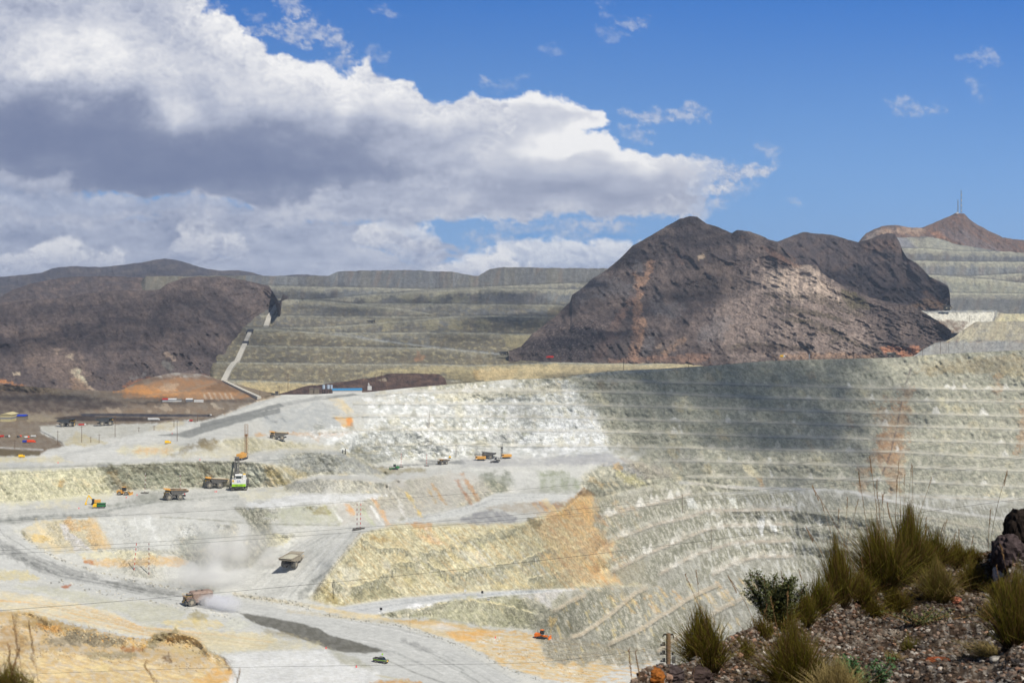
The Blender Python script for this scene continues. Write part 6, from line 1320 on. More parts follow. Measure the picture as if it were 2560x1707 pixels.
lorry(gp('J', 690, 886), math.radians(10), 'red and white lorry on the grey yard behind the power poles', MW, MRD, 8, 1.6)
for i, (x, y, a, cm_, bm_, lb) in enumerate(((10, 985, 60, MRD, MRD, 'red lorry cut by the left picture edge'), (62, 985, 20, MW, MDK, 'white fronted dark lorry second from the left in the yard'), (160, 985, 70, MOR, MDK, 'orange lorry standing alone in the middle of the yard row'),
    (222, 992, 40, MOR, MW, 'orange and white lorry third in the yard row'), (280, 984, 0, MW, MW, 'white van like lorry at the right end of the yard row'))):
    lorry(gp('J', x, y), math.radians(a), lb, cm_, bm_, 4.2, 1.8)
lorry(gp('J', 262, 1030), 0, 'long bright orange container trailer on the lower yard track', MOR, MOR, 8, 2.8)
lorry(gp('J', 217, 1031), 0, 'dark lorry parked nose to tail with the orange trailer', MDK, MBL2, 6, 2.4)
for c_, x, y, lb, s_ in (('A', 1408, 366, 'bright yellow service truck on the pale plateau near the end of the dark ramp', 1.3), ('A', 181, 483, 'yellow service truck on the cream ground at the far left', 1.2)):
    t = lorry(gp(c_, x, y), math.radians(15), lb, MYB, MYB, 5, 2.8, group='yellow service trucks', name='service_truck'); t.scale = (s_*.42,)*3
lorry(gp('G', 1090, 487), math.radians(80), 'yellow box truck behind the haul truck in mid pit', MYB, MYB, 4, 2.6, group='yellow service trucks', name='service_truck').scale = (.55,)*3
lorry(V3(at(1375, 896, 1870)), math.radians(170), 'red lorry at the foot of the big dark mountain', MRD, MRD, 7, 2.4, group='lorries on the rim road')
lorry(V3(at(1956, 894, 1800)), 0, 'small white and yellow lorry on the rim road below the mountain', MW, MYB, 4, 2.2, group='lorries on the rim road')
# ---------- poles ----------
def striped(loc, H, lean, red, base, label, r=.16):
    t = empty('marker_pole', loc, 0, label, 'striped pole', 'striped cable clearance poles'); n = max(6, int(H/1.1)); 
    a = MB(); b = MB()
    for k in range(n):
        z0, z1 = H*k/n, H*(k+1)/n; (a if k % 2 else b).cyl((lean*z0, 0, z0), (lean*z1, 0, z1), r, 8)
    MB().cyl((0, 0, 0), (lean*H, 0, H), r*.8, 8).build('pole', MW, t)
    o = b.build('dark_bands', red, t)
    if base: MB().box((0, 0, .35), (4.2, 2.4, .7)).build('base_block', MDK, t, .05)
for c_, x, y, y1, ln, red, bs, lb in (('C', 1125, 618, 372, .09, MRD, 0, 'leaning red and white striped pole on the rubble berm beside the haul road'), ('C', 1250, 655, 390, 0, MPV, 0, 'upright dark red striped pole on the rubble berm beside the haul road'),
    ('E', 1318, 282, 60, 0, MPV, 1, 'darker striped pole of the pair at the junction above the yellow slope'), ('E', 1346, 275, 42, .02, MRD, 1, 'brighter red striped pole of the pair at the junction above the yellow slope'),
    ('A', 1215, 782, 610, .03, MPV, 1, 'striped pole on a dark block between wheel dozer and haul truck'), ('A', 1512, 748, 612, 0, MPV, 0, 'striped pole standing behind the empty haul truck'),
    ('G', 680, 563, 438, .02, MRD, 1, 'striped pole right of the green dozer in mid pit'), ('G', 895, 553, 445, 0, MRD, 1, 'striped pole left of the yellow truck in mid pit')):
    p = gp(c_, x, y); striped(p, (y-y1)/3.3571*p.y/F, ln, red, bs, lb, .16 if p.y < 1000 else .22)
def util_pole(loc, H, label, r=.17, arms=True, mat=MPO, name='utility_pole', group='utility poles', sx=1):
    t = empty(name, loc, 0, label, 'utility pole', group); MB().cyl((0, 0, -.5), (0, 0, H), r*1.2, 8, r*.85).build('pole', mat, t)
    if arms: MB().bar((-1.1*sx, 0, H-.9), (1.1*sx, 0, H-.9), .16).build('crossarm', mat, t)
    return t
k = 0
PLs = [('J', 966, 978, 800, 'tall pale'), ('J', 686, 1025, 885, 'rust brown'), ('J', 485, 1044, 925, 'thin brown'), ('J', 762, 1024, 975, 'short'), ('J', 832, 1030, 955, 'dark'), ('J', 1487, 1015, 840, 'tall brown'), ('J', 1460, 890, 835, 'short brown'), ('J', 1165, 938, 895, 'small'), ('J', 1293, 925, 882, 'small grey'), ('J', 1658, 850, 790, 'thin grey'), ('J', 125, 1080, 1000, 'thin red')]
WH = {0: 'nearest the white articulated lorry', 1: 'on the left of the cream spoil heap', 2: 'beside the drainage channel left of the heap', 3: 'right of the cream spoil heap', 4: 'on the plateau edge between spoil heap and road loop', 5: 'beside the dark ramp start', 6: 'just left of the tall pole at the ramp start', 7: 'on the grey yard edge', 8: 'right of the grey yard', 9: 'behind the rim road near the dark pond', 10: 'by the pale track at the far left'}
for i, (c_, x, y, y1, lk) in enumerate(PLs):
    p = gp(c_, x, y); util_pole(p, (y-y1)/CROPS[c_][2]*p.y/F, '%s utility pole %s' % (lk, WH[i]), .16 if p.y < 1100 else .2)
for (u, v, v1, D, lb) in ((1402, 908, 883, 1840, 'thin rim pole at the left foot of the big mountain'), (1462, 907, 884, 1840, 'thin rim pole right of the red lorry'), (1559, 924, 897, 1560, 'dark pole on the rim road under the brown scree fan'), (1721, 919, 887, 1600, 'taller dark pole on the rim road under the middle of the mountain'),
    (1933, 904, 888, 1690, 'short pole on the rim left of the white lorry'), (2134, 895, 863, 1700, 'rim pole left of the loaded truck'), (2306, 888, 871, 1760, 'pole at the left end of the grey dump'), (2351, 886, 852, 1760, 'tall pole in front of the grey dump, left one of two'), (2372, 886, 853, 1760, 'tall pole in front of the grey dump, right one of two'), (2424, 804, 787, 1950, 'pole on the yellow dump crest'), (2487, 797, 776, 1990, 'tall pole at the right end of the cream strip'),
    (695, 994, 966, 1425, 'pole at the left end of the dark spoil bank'), (698, 987, 963, 1425, 'insulated pole beside the two dark sheds'), (720, 981, 933, 1440, 'tallest pole above the two dark sheds'), (781, 980, 960, 1440, 'pole between dark bank and the three tanks'), (938, 970, 935, 1440, 'pole right of the white hopper'), (954, 969, 930, 1445, 'tall pole under the brown hill'), (1025, 964, 935, 1450, 'pole on the rim right of the brown hill patch'),
    (1140, 1141, 1110, 1330, 'dark pole at the foot of the white rock wall'), (1073, 1067, 1028, 1340, 'tall dark pole on the white wall bench'), (1070, 1066, 1042, 1342, 'short pole beside the tall one on the white wall bench'), (1706, 1281, 1235, 1395, 'dark pole on the upper deep pit bench'), (1778, 1371, 1323, 1290, 'dark pole on the lower deep pit bench'), (650, 1000, 975, 1425, 'thin pole over the orange cutting')):
    D_ = surf_at(U0, V0, D1, u, v)-2 if 1000 < v else D; util_pole(V3(at(u, v, D_)), (v-v1)*D_/F, lb, .2, arms=(v-v1) > 25)
MB().cyl((0, 0, 0), (0, 0, 6), .6, 8).build('white_post', MW, None, loc=V3(at(2023.5, 897, 1700))); tag(bpy.data.objects['white_post'], 'stout white post on the rim road below the mountain', 'post')
# ---------- near power pole with insulators ----------
pp = empty('power_pole', V3(at(1671, 1700, 90)), 0, 'wooden power pole with black insulators just behind the hillside edge', 'power pole')
hp = (1700-1583)*90/F
MB().cyl((0, 0, -12), (0, 0, hp), .17, 12, .15).build('pole', MWD, pp); MB().bar((-.3, 0, hp-.05), (.3, 0, hp-.05), .1).bar((.3, 0, hp-.05), (.34, 0, hp-.3), .06).bar((-.3, 0, hp-.05), (-.36, 0, hp-.2), .06).build('pole_cap', MK, pp)
for dz, n in ((.65, 3), (1.2, 3), (1.68, 3)):
    z = hp-dz
    b = MB().bar((-.05, 0, z-.12), (-.55, 0, z-.12), .03)
    for q, (x, h) in enumerate(((-.24, .22), (-.34, .22), (-.46, .09))): b.cyl((x, 0, z-.12), (x, 0, z+h-.1), .045, 8)
    b.build('insulator', MK, pp)
    if dz != .65: MB().cyl((.26, 0, z-.16), (.26, 0, z), .06, 8).build('insulator', MK, pp)
MB().box((.32, -.1, hp-1.65), (.22, .2, .4)).build('junction_box', MDK, pp)
# ---------- overhead cables across the pit ----------
def cable(pts, D0_, D1_, r, label):
    P = cv('S', pts); n = 60; us = np.linspace(P[0][0], P[-1][0], n); vs = np.interp(us, [p[0] for p in P], [p[1] for p in P]); vs = np.convolve(np.pad(vs, 4, mode='edge'), np.ones(9)/9, 'valid')
    b = MB(); Q = [V3(at(u, v, D0_+(D1_-D0_)*i/(n-1))) for i, (u, v) in enumerate(zip(us, vs))]
    for i in range(n-1): b.cyl(Q[i], Q[i+1], r, 5, caps=False)
    return tag(b.build('overhead_cable', MWI), label, 'power cable', 'power cables strung over the pit')
cable([(-900, 1590), (0, 1526), (330, 1500), (700, 1468), (1200, 1419), (1540, 1378), (1900, 1335), (2560, 1245), (3300, 1150)], 140, 190, .018, 'thickest black cable, crossing low in front of the water truck')
cable([(-900, 1420), (18, 1375), (462, 1350), (700, 1334), (900, 1318), (1200, 1296), (1706, 1247), (2050, 1207), (2560, 1140), (3300, 1040)], 210, 280, .019, 'upper of the twin cables crossing in front of the striped pole pair')
cable([(-900, 1425), (90, 1381), (462, 1360), (700, 1343), (1200, 1307), (1706, 1257), (2070, 1218), (2560, 1155), (3300, 1060)], 212, 282, .019, 'lower of the twin cables crossing in front of the striped pole pair')
cable([(-900, 1340), (400, 1284), (886, 1255), (1100, 1238), (1500, 1208), (1980, 1163), (2560, 1085), (3300, 980)], 300, 420, .026, 'cable crossing above the white flat to the rusty streak')
cable([(-900, 1230), (800, 1146), (1127, 1110), (1500, 1092), (2041, 1042), (2560, 985), (3300, 900)], 420, 560, .03, 'highest cable, crossing in front of the white rock wall')
cable([(-900, 1720), (500, 1668), (780, 1664), (1480, 1655), (1660, 1610), (2300, 1500)], 85, 92, .007, 'faint cable crossing at the pickup to the wooden pole')
# ---------- masts on the peak, pylon ----------
for u, v0, v1, w_, lb in ((2402.5, 533, 475, 3.4, 'taller red and white lattice antenna mast on the sharp right peak'), (2394.5, 533, 499, 2.2, 'shorter dark antenna mast on the sharp right peak')):
    D = 3890; H = (v0-v1)*D/F; t = empty('antenna_mast', V3(at(u, v0, D)), .3, lb, 'antenna mast'); b = MB(); q = w_/2
    for x, y in ((-q, -q), (q, -q), (0, q)): b.bar((x, y, 0), (x*.5, y*.5, H), .55)
    n = 9
    for k in range(n):
        for a, c_ in (((-q, -q), (q, -q)), ((q, -q), (0, q)), ((0, q), (-q, -q))):
            f0, f1 = 1-.5*k/n, 1-.5*(k+1)/n; b.bar((a[0]*f0, a[1]*f0, H*k/n), (c_[0]*f1, c_[1]*f1, H*(k+1)/n), .3)
    b.build('lattice', MGS, t)
    for k in range(1, n, 2): MB().box((q*.6*(1 if k % 4 else -1), -q*.5, H*k/n), (w_*.9, 1.2, 3)).build('antenna_panel', MW if w_ > 3 else MGS, t)
MB().box((0, 0, 1.5), (6, 5, 4)).build('equipment_hut', MW, None, .1, V3(at(2393, 534, 3880))); tag(bpy.data.objects['equipment_hut'], 'small white hut at the foot of the antenna masts', 'hut')
py_ = empty('pylon', V3(at(1817, 755, 2330)), 0, 'thin lattice power pylon half way up the big mountain', 'pylon'); b = MB(); H = 22
for x, y in ((-2.2, -2.2), (2.2, -2.2), (-2.2, 2.2), (2.2, 2.2)): b.bar((x, y, -3), (x*.25, y*.25, H), .35)
for z in (10, 14, 18): b.bar((-4.5, 0, z), (4.5, 0, z), .3)
for k in range(4): b.bar((-2.2+k*.45, -2.2+k*.45, k*5), (2.2-k*.45, -2.2+k*.45, k*5+4), .2)
b.build('lattice', MGS, py_)
# ---------- buildings on the rim and in the valley ----------
def shed(name, loc, rz, L, W, H, rise, wm, rm, label, cat='building', group=None, band=None):
    t = empty(name, loc, rz, label, cat, group); MB().box((0, 0, H/2-1), (L, W, H+2)).build('wall', wm, t)
    r = MB()
    k = len(r.v)
    r.v += [V3((-L/2-.4, -W/2-.4, H)), V3((L/2+.4, -W/2-.4, H)), V3((L/2+.4, W/2+.4, H)), V3((-L/2-.4, W/2+.4, H)), V3((-L/2-.4, 0, H+rise)), V3((L/2+.4, 0, H+rise))]
    r.f += [(0, 1, 5, 4), (2, 3, 4, 5), (1, 2, 5), (3, 0, 4), (3, 2, 1, 0)]; r.build('roof', rm, t)
    if band: MB().box((0, 0, H*.5), (L+.1, W+.1, H*.22)).build('window_band', band, t)
    return t
shed('warehouse', gp('J', 78, 845), math.radians(90), 16, 9, 5.5, 1.6, MCR, MCR, 'cream warehouse with a dark window band at the left edge of the valley', band=MGS)
shed('workshop', gp('J', 130, 838), 0, 18, 8, 3.5, 1.2, MGY, MBL2, 'low workshop with blue roof right behind the cream warehouse')
shed('long_shed', V3(at(868, 981, 1452)), math.radians(8), 30, 12, 2.6, 1.8, MW, MBL, 'long low shed with light blue roof on the pit rim')
for i, (u, lb) in enumerate(((809, 'left one of three pale raised water tanks'), (820.5, 'middle one of three pale raised water tanks'), (828.5, 'right one of three pale raised water tanks'))):
    t = empty('water_tank', V3(at(u, 982, 1450)), 0, lb, 'water tank', 'raised pale water tanks'); MB().cyl((0, 0, 4.2), (0, 0, 8.2), 1.6 if i < 2 else 1.2, 14).build('tank', MLB, t)
    for x, y in ((-1, -1), (1, -1), (-1, 1), (1, 1)): MB().bar((x, y, -2), (x, y, 4.2), .25).build('leg', MK, t)
shed('hut', V3(at(779, 981, 1440)), 0, 4, 4, 4, .4, MGY, MGY, 'left small tan hut on the rim near the water tanks', 'hut', 'small tan rim huts')
shed('hut', V3(at(792, 981, 1440)), 0, 4.6, 4, 4, .4, MGY, MGY, 'right small tan hut on the rim near the water tanks', 'hut', 'small tan rim huts')
shed('hut', V3(at(682, 991, 1420)), 0, 2.6, 3, 3, .2, MDK, MDK, 'lower of two dark sheds on the brown bank', 'hut', 'dark sheds on the bank'); shed('hut', V3(at(692, 988, 1420)), 0, 2.8, 3, 4, .2, MDK, MDK, 'taller of two dark sheds on the brown bank', 'hut', 'dark sheds on the bank')
hp_ = empty('hopper', V3(at(924, 974, 1440)), 0, 'white hopper with a raised spout on the rim right of the blue shed', 'hopper'); MB().box((0, 0, 1.6), (4, 3, 4)).build('bin', MW, hp_, .1); MB().bar((-1.5, 0, 3), (-1.2, 0, 7), .5).bar((-1.2, 0, 7), (.6, 0, 3.4), .4).build('spout', MW, hp_)
for x, L, wm, rm, lb in ((1395, 9, MW, MRD, 'white site cabin with a pink red roof in the orange valley'), (1448, 10, MW, MW, 'white gabled tent in the row of site cabins'), (1375, 5, MGY, MGY, 'small grey cabin at the left end of the site row'), (1500, 7, MW, MGY, 'low white cabin right of the gabled tent'), (1590, 8, MGS, MW, 'grey blue cabin before the long white container')):
    shed('site_cabin', gp('J', x, 684), 0, L*.7, 4, 2.0, 1.2, wm, rm, lb, 'cabin', 'site cabins in the valley')
MB().box((0, 0, 1.0), (8.5, 2.5, 2.4)).build('shipping_container', MW, None, .05, gp('J', 1668, 688)); tag(bpy.data.objects['shipping_container'], 'long white container at the right end of the cabin row', 'container')
gt = empty('steel_gate', gp('B', 1543, 452), 0, 'black twin post steel frame at the end of the grey mound', 'frame', None, .55); MB().prism([(-2.6, 0), (-1.6, 0), (-.9, 5.8), (-1.9, 5.8)], -.8, .8).build('post', MK, gt); MB().prism([(1.6, 0), (2.6, 0), (2.6, 7), (1.5, 7)], -.8, .8).build('post', MK, gt); MB().bar((-1.6, 0, 3.2), (1.9, 0, 4.2), .6).build('beam', MK, gt)
# ---------- signs, cones, markers ----------
for c_, x, y, h, mt, lb in (('X', 1430, 712, 3.2, MK, 'black road sign on a post beside the lower haul road'), ('X', 580, 850, 2.6, MK, 'small black sign on a post at the lower road turn'), ('X', 1287, 690, 2.2, MW, 'white road sign at the foot of the yellow slope')):
    t = empty('road_sign', gp(c_, x, y), 0, lb, 'sign', None, .6); MB().bar((0, 0, 0), (0, 0, h), .16).build('post', MK, t); MB().box((0, -.12, h+.9), (1.9, .12, 2.0)).build('sign_board', mt, t)
t = empty('notice_board', gp('X', 1475, 744), 0, 'low white notice board with a dark stripe beside the lower haul road', 'sign', None, .6); MB().box((0, 0, 1.2), (4.2, .2, 1.8)).build('sign_board', MW, t); MB().box((0, -.14, 1.2), (3.6, .1, .5)).build('dark_stripe', MK, t); MB().bar((-1.8, .05, 0), (-1.8, .05, 1), .12).bar((1.8, .05, 0), (1.8, .05, 1), .12).build('post', MK, t)
cone = None
CN = [('A', 487, 528, 'on the dark strip above the left bench face'), ('A', 1678, 503, 'on the upper bench left of the tall drill'), ('A', 1445, 283, 'on the dark ramp'), ('A', 662, 910, 'left of the crew truck'), ('A', 1150, 798, 'right of the wheel dozer'), ('A', 1060, 818, 'below the wheel dozer'), ('A', 1550, 790, 'at the tail of the empty haul truck'), ('A', 1805, 770, 'in front of the loaded truck, left of two'), ('A', 1818, 770, 'in front of the loaded truck, right of two'), ('H', 462, 1186, 'at the back of the orange bulldozer'), ('X', 118, 1143, 'at the tip of the pale pad'), ('X', 372, 1300, 'on the lower edge of the pale pad'), ('X', 1540, 1056, 'on the orange flat right of the white stones')]
for c_, x, y, lb in CN:
    p = gp(c_, x, y); L_ = 'small red traffic cone '+lb
    if cone is None:
        cone = empty('traffic_cone', p, 0, L_, 'traffic cone', 'red traffic cones', .65); MB().cyl((0, 0, .06), (0, 0, 1.3), .42, 10, .1).build('cone_body', MCN, cone); MB().box((0, 0, .04), (1, 1, .08)).build('cone_base', MCN, cone)
    else: dup(cone, p, 0, L_)
# ---------- water spray and dust ----------
def puff(name, c, r, dens, col, label, cat, rz=0, nscale=.12, seed=0.0, edge=(.35, .7)):
    bm = bmesh.new(); bmesh.ops.create_icosphere(bm, subdivisions=4, radius=1)
    for v in bm.verts:
        n = v.co.copy(); f = 1+.10*math.sin(n.x*5+seed)*math.cos(n.y*4)+.06*math.sin(n.z*9+n.x*7+seed)
        v.co = V3((n.x*r[0]*f, n.y*r[1]*f, n.z*r[2]*f))
    m = bpy.data.meshes.new(name); bm.to_mesh(m); bm.free()
    mm = bpy.data.materials.new(name+'_vapour'); mm.use_nodes = True; nt = mm.node_tree; N = nt.nodes; N.remove(N['Principled BSDF'])
    pv = N.new('ShaderNodeVolumePrincipled'); pv.inputs['Color'].default_value = (*col, 1); pv.inputs['Anisotropy'].default_value = .1
    tc = N.new('ShaderNodeTexCoord'); n = N.new('ShaderNodeTexNoise'); n.inputs['Scale'].default_value = nscale; n.inputs['Detail'].default_value = 4; nt.links.new(tc.outputs['Object'], n.inputs['Vector'])
    dv = N.new('ShaderNodeVectorMath'); dv.operation = 'DIVIDE'; dv.inputs[1].default_value = r; nt.links.new(tc.outputs['Object'], dv.inputs[0])
    ln = N.new('ShaderNodeVectorMath'); ln.operation = 'LENGTH'; nt.links.new(dv.outputs[0], ln.inputs[0])
    fo = N.new('ShaderNodeMapRange'); fo.inputs['From Min'].default_value = 1.0; fo.inputs['From Max'].default_value = .1; nt.links.new(ln.outputs['Value'], fo.inputs['Value'])
    nr = N.new('ShaderNodeMapRange'); nr.inputs['From Min'].default_value = edge[0]; nr.inputs['From Max'].default_value = edge[1]; nt.links.new(n.outputs['Fac'], nr.inputs['Value'])
    a = N.new('ShaderNodeMath'); a.operation = 'MULTIPLY'; nt.links.new(fo.outputs[0], a.inputs[0]); nt.links.new(nr.outputs[0], a.inputs[1])
    d = N.new('ShaderNodeMath'); d.operation = 'MULTIPLY'; nt.links.new(a.outputs[0], d.inputs[0]); d.inputs[1].default_value = dens; nt.links.new(d.outputs[0], pv.inputs['Density'])
    nt.links.new(pv.outputs[0], N['Material Output'].inputs['Volume']); m.materials.append(mm)
    mm.cycles.volume_step_rate = 1.0 if hasattr(mm, 'cycles') and hasattr(mm.cycles, 'volume_step_rate') else 1.0
    o = bpy.data.objects.new(name, m); COL.objects.link(o); o.location = c; o.rotation_euler = (0, 0, rz)
    return tag(o, label, cat, kind='stuff')
puff('water_spray', gp('C', 1800, 940, 3.0), (9, 5, 4.2), .8, (.97, .97, 1), 'dense white spray right behind the water truck', 'spray', -.3, .32, 1.0, (.3, .62))
puff('water_spray', gp('C', 1900, 965, 3.6), (9, 6, 5.2), .5, (.97, .97, 1), 'thinning white spray trailing over the wet road', 'spray', -.4, .25, 2.4, (.32, .66))
puff('dust_cloud', gp('E', 250, 560, 8), (28, 16, 14), .11, (.99, .98, .97), 'thin grey dust cloud drifting over the ramp behind the loaded truck', 'dust', .1, .06, 2.0, (.3, .6))
puff('dust_cloud', gp('E', 70, 760, 6), (26, 14, 9), .15, (.99, .985, .98), 'pale dust hanging above the water truck', 'dust', .0, .06, 3.0, (.3, .6))
puff('dust_cloud', gp('E', 600, 580, 2), (9, 7, 3), .2, (.9, .88, .85), 'low dust at the rear wheels of the loaded truck', 'dust', .0, .15, 4.0, (.25, .6))
puff('dust_cloud', gp('A', 1230, 800, 2.5), (14, 10, 3.5), .012, (.7, .69, .66), 'faint grey dust between dozer and haul truck', 'dust', 0, .1, 5.0, (.3, .6))
# ---------- concrete drainage chute on the dump ----------
def ribbon(name, pts, w, mat, U, V, D, off=-6, parent=None):
    P = cv('K', pts); b = MB(); Q = []
    for i in range(len(P)-1):
        for k in range(8):
            t = k/8; Q.append((P[i][0]*(1-t)+P[i+1][0]*t, P[i][1]*(1-t)+P[i+1][1]*t))
    Q.append(P[-1][:2])
    Z = [V3(at(u, v, surf_at(U, V, D, u, v)+off)) for u, v in Q]
    for i in range(len(Z)-1): b.bar(Z[i], Z[i+1], w, 3)
    return b.build(name, mat, parent)
ch = empty('drainage_chute', (0, 0, 0), 0, 'pale concrete drainage chute stepping down the left edge of the dump terraces', 'drainage chute')
ribbon('lower_run', [(1462, 922), (1500, 845), (1530, 804), (1548, 795), (1600, 680)], 7, MCO, chU, chV, chD, parent=ch); ribbon('dark_mouth', [(1600, 680), (1606, 665)], 9, MK, chU, chV, chD, -8, ch); ribbon('middle_run', [(1606, 665), (1632, 605)], 6, MCO, chU, chV, chD, parent=ch); ribbon('dark_mouth', [(1628, 606), (1638, 588)], 9, MK, chU, chV, chD, -8, ch)
ribbon('upper_run', [(1738, 565), (1760, 500), (1790, 460), (1805, 425)], 8, MCO, chU, chV, chD, parent=ch); ribbon('dark_mouth', [(1804, 424), (1815, 398)], 12, MK, chU, chV, chD, -8, ch)
kb = ribbon('concrete_kerb', [(1464, 924), (1580, 980), (1694, 1032)], 4, MCO, U0, V0, D1, -2); tag(kb, 'straight white concrete kerb running down from the chute foot', 'kerb')
# =====================================================  the hillside we stand on
CR = [(-700,1900,5.0),(-60,1742,5.2),(60,1748,5.2),(160,1800,5.0),(700,1900,5.0),(1300,1850,6.0),(1520,1745,7.5),(1575,1712,8.2),(1612,1676,8.8),(1660,1664,9.4),(1700,1668,9.8),(1760,1640,10.4),(1816,1594,11),(1886,1568,11.5),(1960,1556,12),(2008,1541,12.2),(2100,1505,13),(2171,1475,13.4),(2253,1451,13.8),(2314,1414,14),(2370,1400,14.2),(2437,1384,14.4),(2480,1374,14.4),(2506,1345,14.2),(2530,1318,14),(2600,1290,14),(2800,1250,14),(3400,1200,14)]
un = np.arange(-640, 3300, 5.0); cvv = np.interp(un, [c[0] for c in CR], [c[1] for c in CR]); cD = np.interp(un, [c[0] for c in CR], [c[2] for c in CR])
bot = 3600.0; nr = 210; tt = np.linspace(0, 1, nr)**1.6
UN = np.repeat(un[None], nr, 0); VN = cvv[None]+tt[:, None]*(bot-cvv[None])
h0 = 1.72; iD = 1/cD[None]*(1-sst(0, 1, (VN-cvv[None])/700.))+((VN-HV)/(F*h0))*sst(0, 1, (VN-cvv[None])/700.)
iD = np.maximum(iD, 1/cD[None]+(VN-cvv[None])*2.5e-5); DN = 1/iD
PN = pos(UN, VN, DN)
X_, Y_ = PN[..., 0], PN[..., 1]
bump = .07*fbm(X_*1.3, Y_*1.3, 5, ox=3.)+.03*ridged(X_*5, Y_*5, 4, ox=7.)+.012*fbm(X_*22, Y_*22, 3, ox=9.)
PN[..., 2] += bump*np.minimum(1, tt[:, None]*30+.25)
nc = fbm(X_*2.5, Y_*2.5, 5, ox=13.); nf = fbm(X_*16, Y_*16, 4, ox=15.)
CNc = np.zeros(PN.shape); CNc[:] = lin(96,80,66)*.5
def putn(m, c): 
    global CNc
    CNc = CNc*(1-m[..., None])+np.array(c)*m[..., None]
putn(sst(0, .5, nc), lin(72,58,48)*.6); putn(sst(.1, .5, -nc), lin(170,156,140)*.5); putn(sst(.15, .5, nf)*.6, lin(205,196,184)*.6); putn(sst(.2, .6, -nf)*.6, lin(54,42,36)*.6)
m_hill = earth_mat('stony_soil', 9.0, 40.0, .5, 1.0, dist=.03)
# back of the brow, dropping to the pit
back = []
for d, z in ((.6, .35), (2.5, 1.9), (8, 8), (40, 40), (150, 100)):
    q = PN[0].copy(); s = (q[:, 1]+d)/q[:, 1]; q[:, 1] += d; q[:, 0] *= s; q[:, 2] = np.minimum(PN[0][:, 2]-z, PN[0][:, 2]*s-z*.3); back.append(q)
q = back[-1].copy(); s = 540/q[:, 1]; q[:, 0] *= s; q[:, 1] = 540; q[:, 2] = -162; back.append(q)
PH = np.concatenate([np.array(back[::-1]), PN]); CH_ = np.concatenate([np.repeat(CNc[:1], len(back), 0), CNc])
grid_obj('hillside_ground', PH, CH_, m_hill)
def near(u, v):
    """ground of the hillside at a survey position"""
    i = int(np.clip(round((u-un[0])/5), 0, len(un)-1)); col = VN[:, i]; v = max(v, col[0]+1)
    a = [float(np.interp(v, col, PN[:, i, k])) for k in range(3)]; return V3(a)
# gravel: far too many stones to count
rs_ = np.random.RandomState(5)
def stone_mesh(n, sel, smin, smax, name, mats, kind='stuff', seed=0):
    g = np.random.RandomState(seed); ico = bmesh.new(); bmesh.ops.create_icosphere(ico, subdivisions=1, radius=1); iv = np.array([v.co[:] for v in ico.verts]); fi = np.array([[v.index for v in f.verts] for f in ico.faces]); ico.free()
    vs, fs, cs = [], [], []
    for k in range(n):
        u = g.uniform(*sel[0]); a = g.rand()**1.3; cvv_ = float(np.interp(u, un, cvv)); v = cvv_+2+a*(1790-cvv_)
        if v > 1800: continue
        p = near(u, v); s = g.uniform(smin, smax)*(g.rand()**1.6*.9+.35); w = iv*(1+.28*g.randn(*iv.shape)*.6)
        w = w*np.array([1, g.uniform(.6, 1), g.uniform(.4, .75)])*s; t = g.rand()*6.3; ct, sn = math.cos(t), math.sin(t)
        w = np.stack([w[:, 0]*ct-w[:, 1]*sn, w[:, 0]*sn+w[:, 1]*ct, w[:, 2]+w[:, 0]*g.uniform(-.3, .3)], 1)+np.array(p)+np.array([0, 0, s*.2])
        vs.append(w); fs.append(fi+len(iv)*(len(vs)-1)); c = [lin(206,196,184), lin(176,152,134), lin(150,132,116), lin(122,98,80), lin(96,84,74), lin(190,150,126), lin(120,112,110)][g.choice(7, p=[.2,.15,.2,.17,.13,.08,.07])]*g.uniform(.16, .60)*(1.5 if g.rand() < .12 else 1)
        cs.append(np.repeat(c[None], len(iv), 0))
    m = bpy.data.meshes.new(name); vv = np.concatenate(vs); ff = np.concatenate(fs); m.from_pydata(vv.tolist(), [], ff.tolist())
    ca = m.color_attributes.new('Col', 'FLOAT_COLOR', 'POINT'); cc = np.ones((len(vv), 4), np.float32); cc[:, :3] = np.concatenate(cs); ca.data.foreach_set('color', cc.ravel()); m.materials.append(mats)
    o = bpy.data.objects.new(name, m); COL.objects.link(o); return o
m_st = earth_mat('broken_stone', 14., 60., .3, .5, dist=.01)
tag(stone_mesh(17000, ((1580, 2680),), .007, .030, 'gravel', m_st, seed=2), 'loose brown and white gravel covering the near hillside', 'gravel', kind='stuff')
def rock(loc, r, col, label, seed, sub=4, squash=.75, cat='rock', name='rock', parent=None, group=None):
    bm = bmesh.new(); bmesh.ops.create_icosphere(bm, subdivisions=sub, radius=1); V_ = np.array([v.co[:] for v in bm.verts])
    n = ridged(V_[:, 0]*1.7+seed, V_[:, 1]*1.7+V_[:, 2]*2.1, 4, ox=seed*3.1)-.6; n2_ = fbm(V_[:, 0]*5+V_[:, 2]*3, V_[:, 1]*5-V_[:, 2]*4, 4, ox=seed*7.)
    V_ = V_*(1+.32*n+.08*n2_)[:, None]; V_ = np.sign(V_)*np.abs(V_)**.85
    for v, p in zip(bm.verts, V_): v.co = V3((p[0]*r[0], p[1]*r[1], p[2]*r[2]))
    m = bpy.data.meshes.new(name); bm.to_mesh(m); bm.free()
    ca = m.color_attributes.new('Col', 'FLOAT_COLOR', 'POINT'); k = sst(-.3, .4, n2_)[:, None]; cc = np.ones((len(V_), 4), np.float32); cc[:, :3] = np.array(col)*(1-k)+np.array(col)*.45*k; ca.data.foreach_set('color', cc.ravel()); m.materials.append(m_st)
    o = bpy.data.objects.new(name, m); COL.objects.link(o); o.location = loc; return tag(o, label, cat, group) if label else o
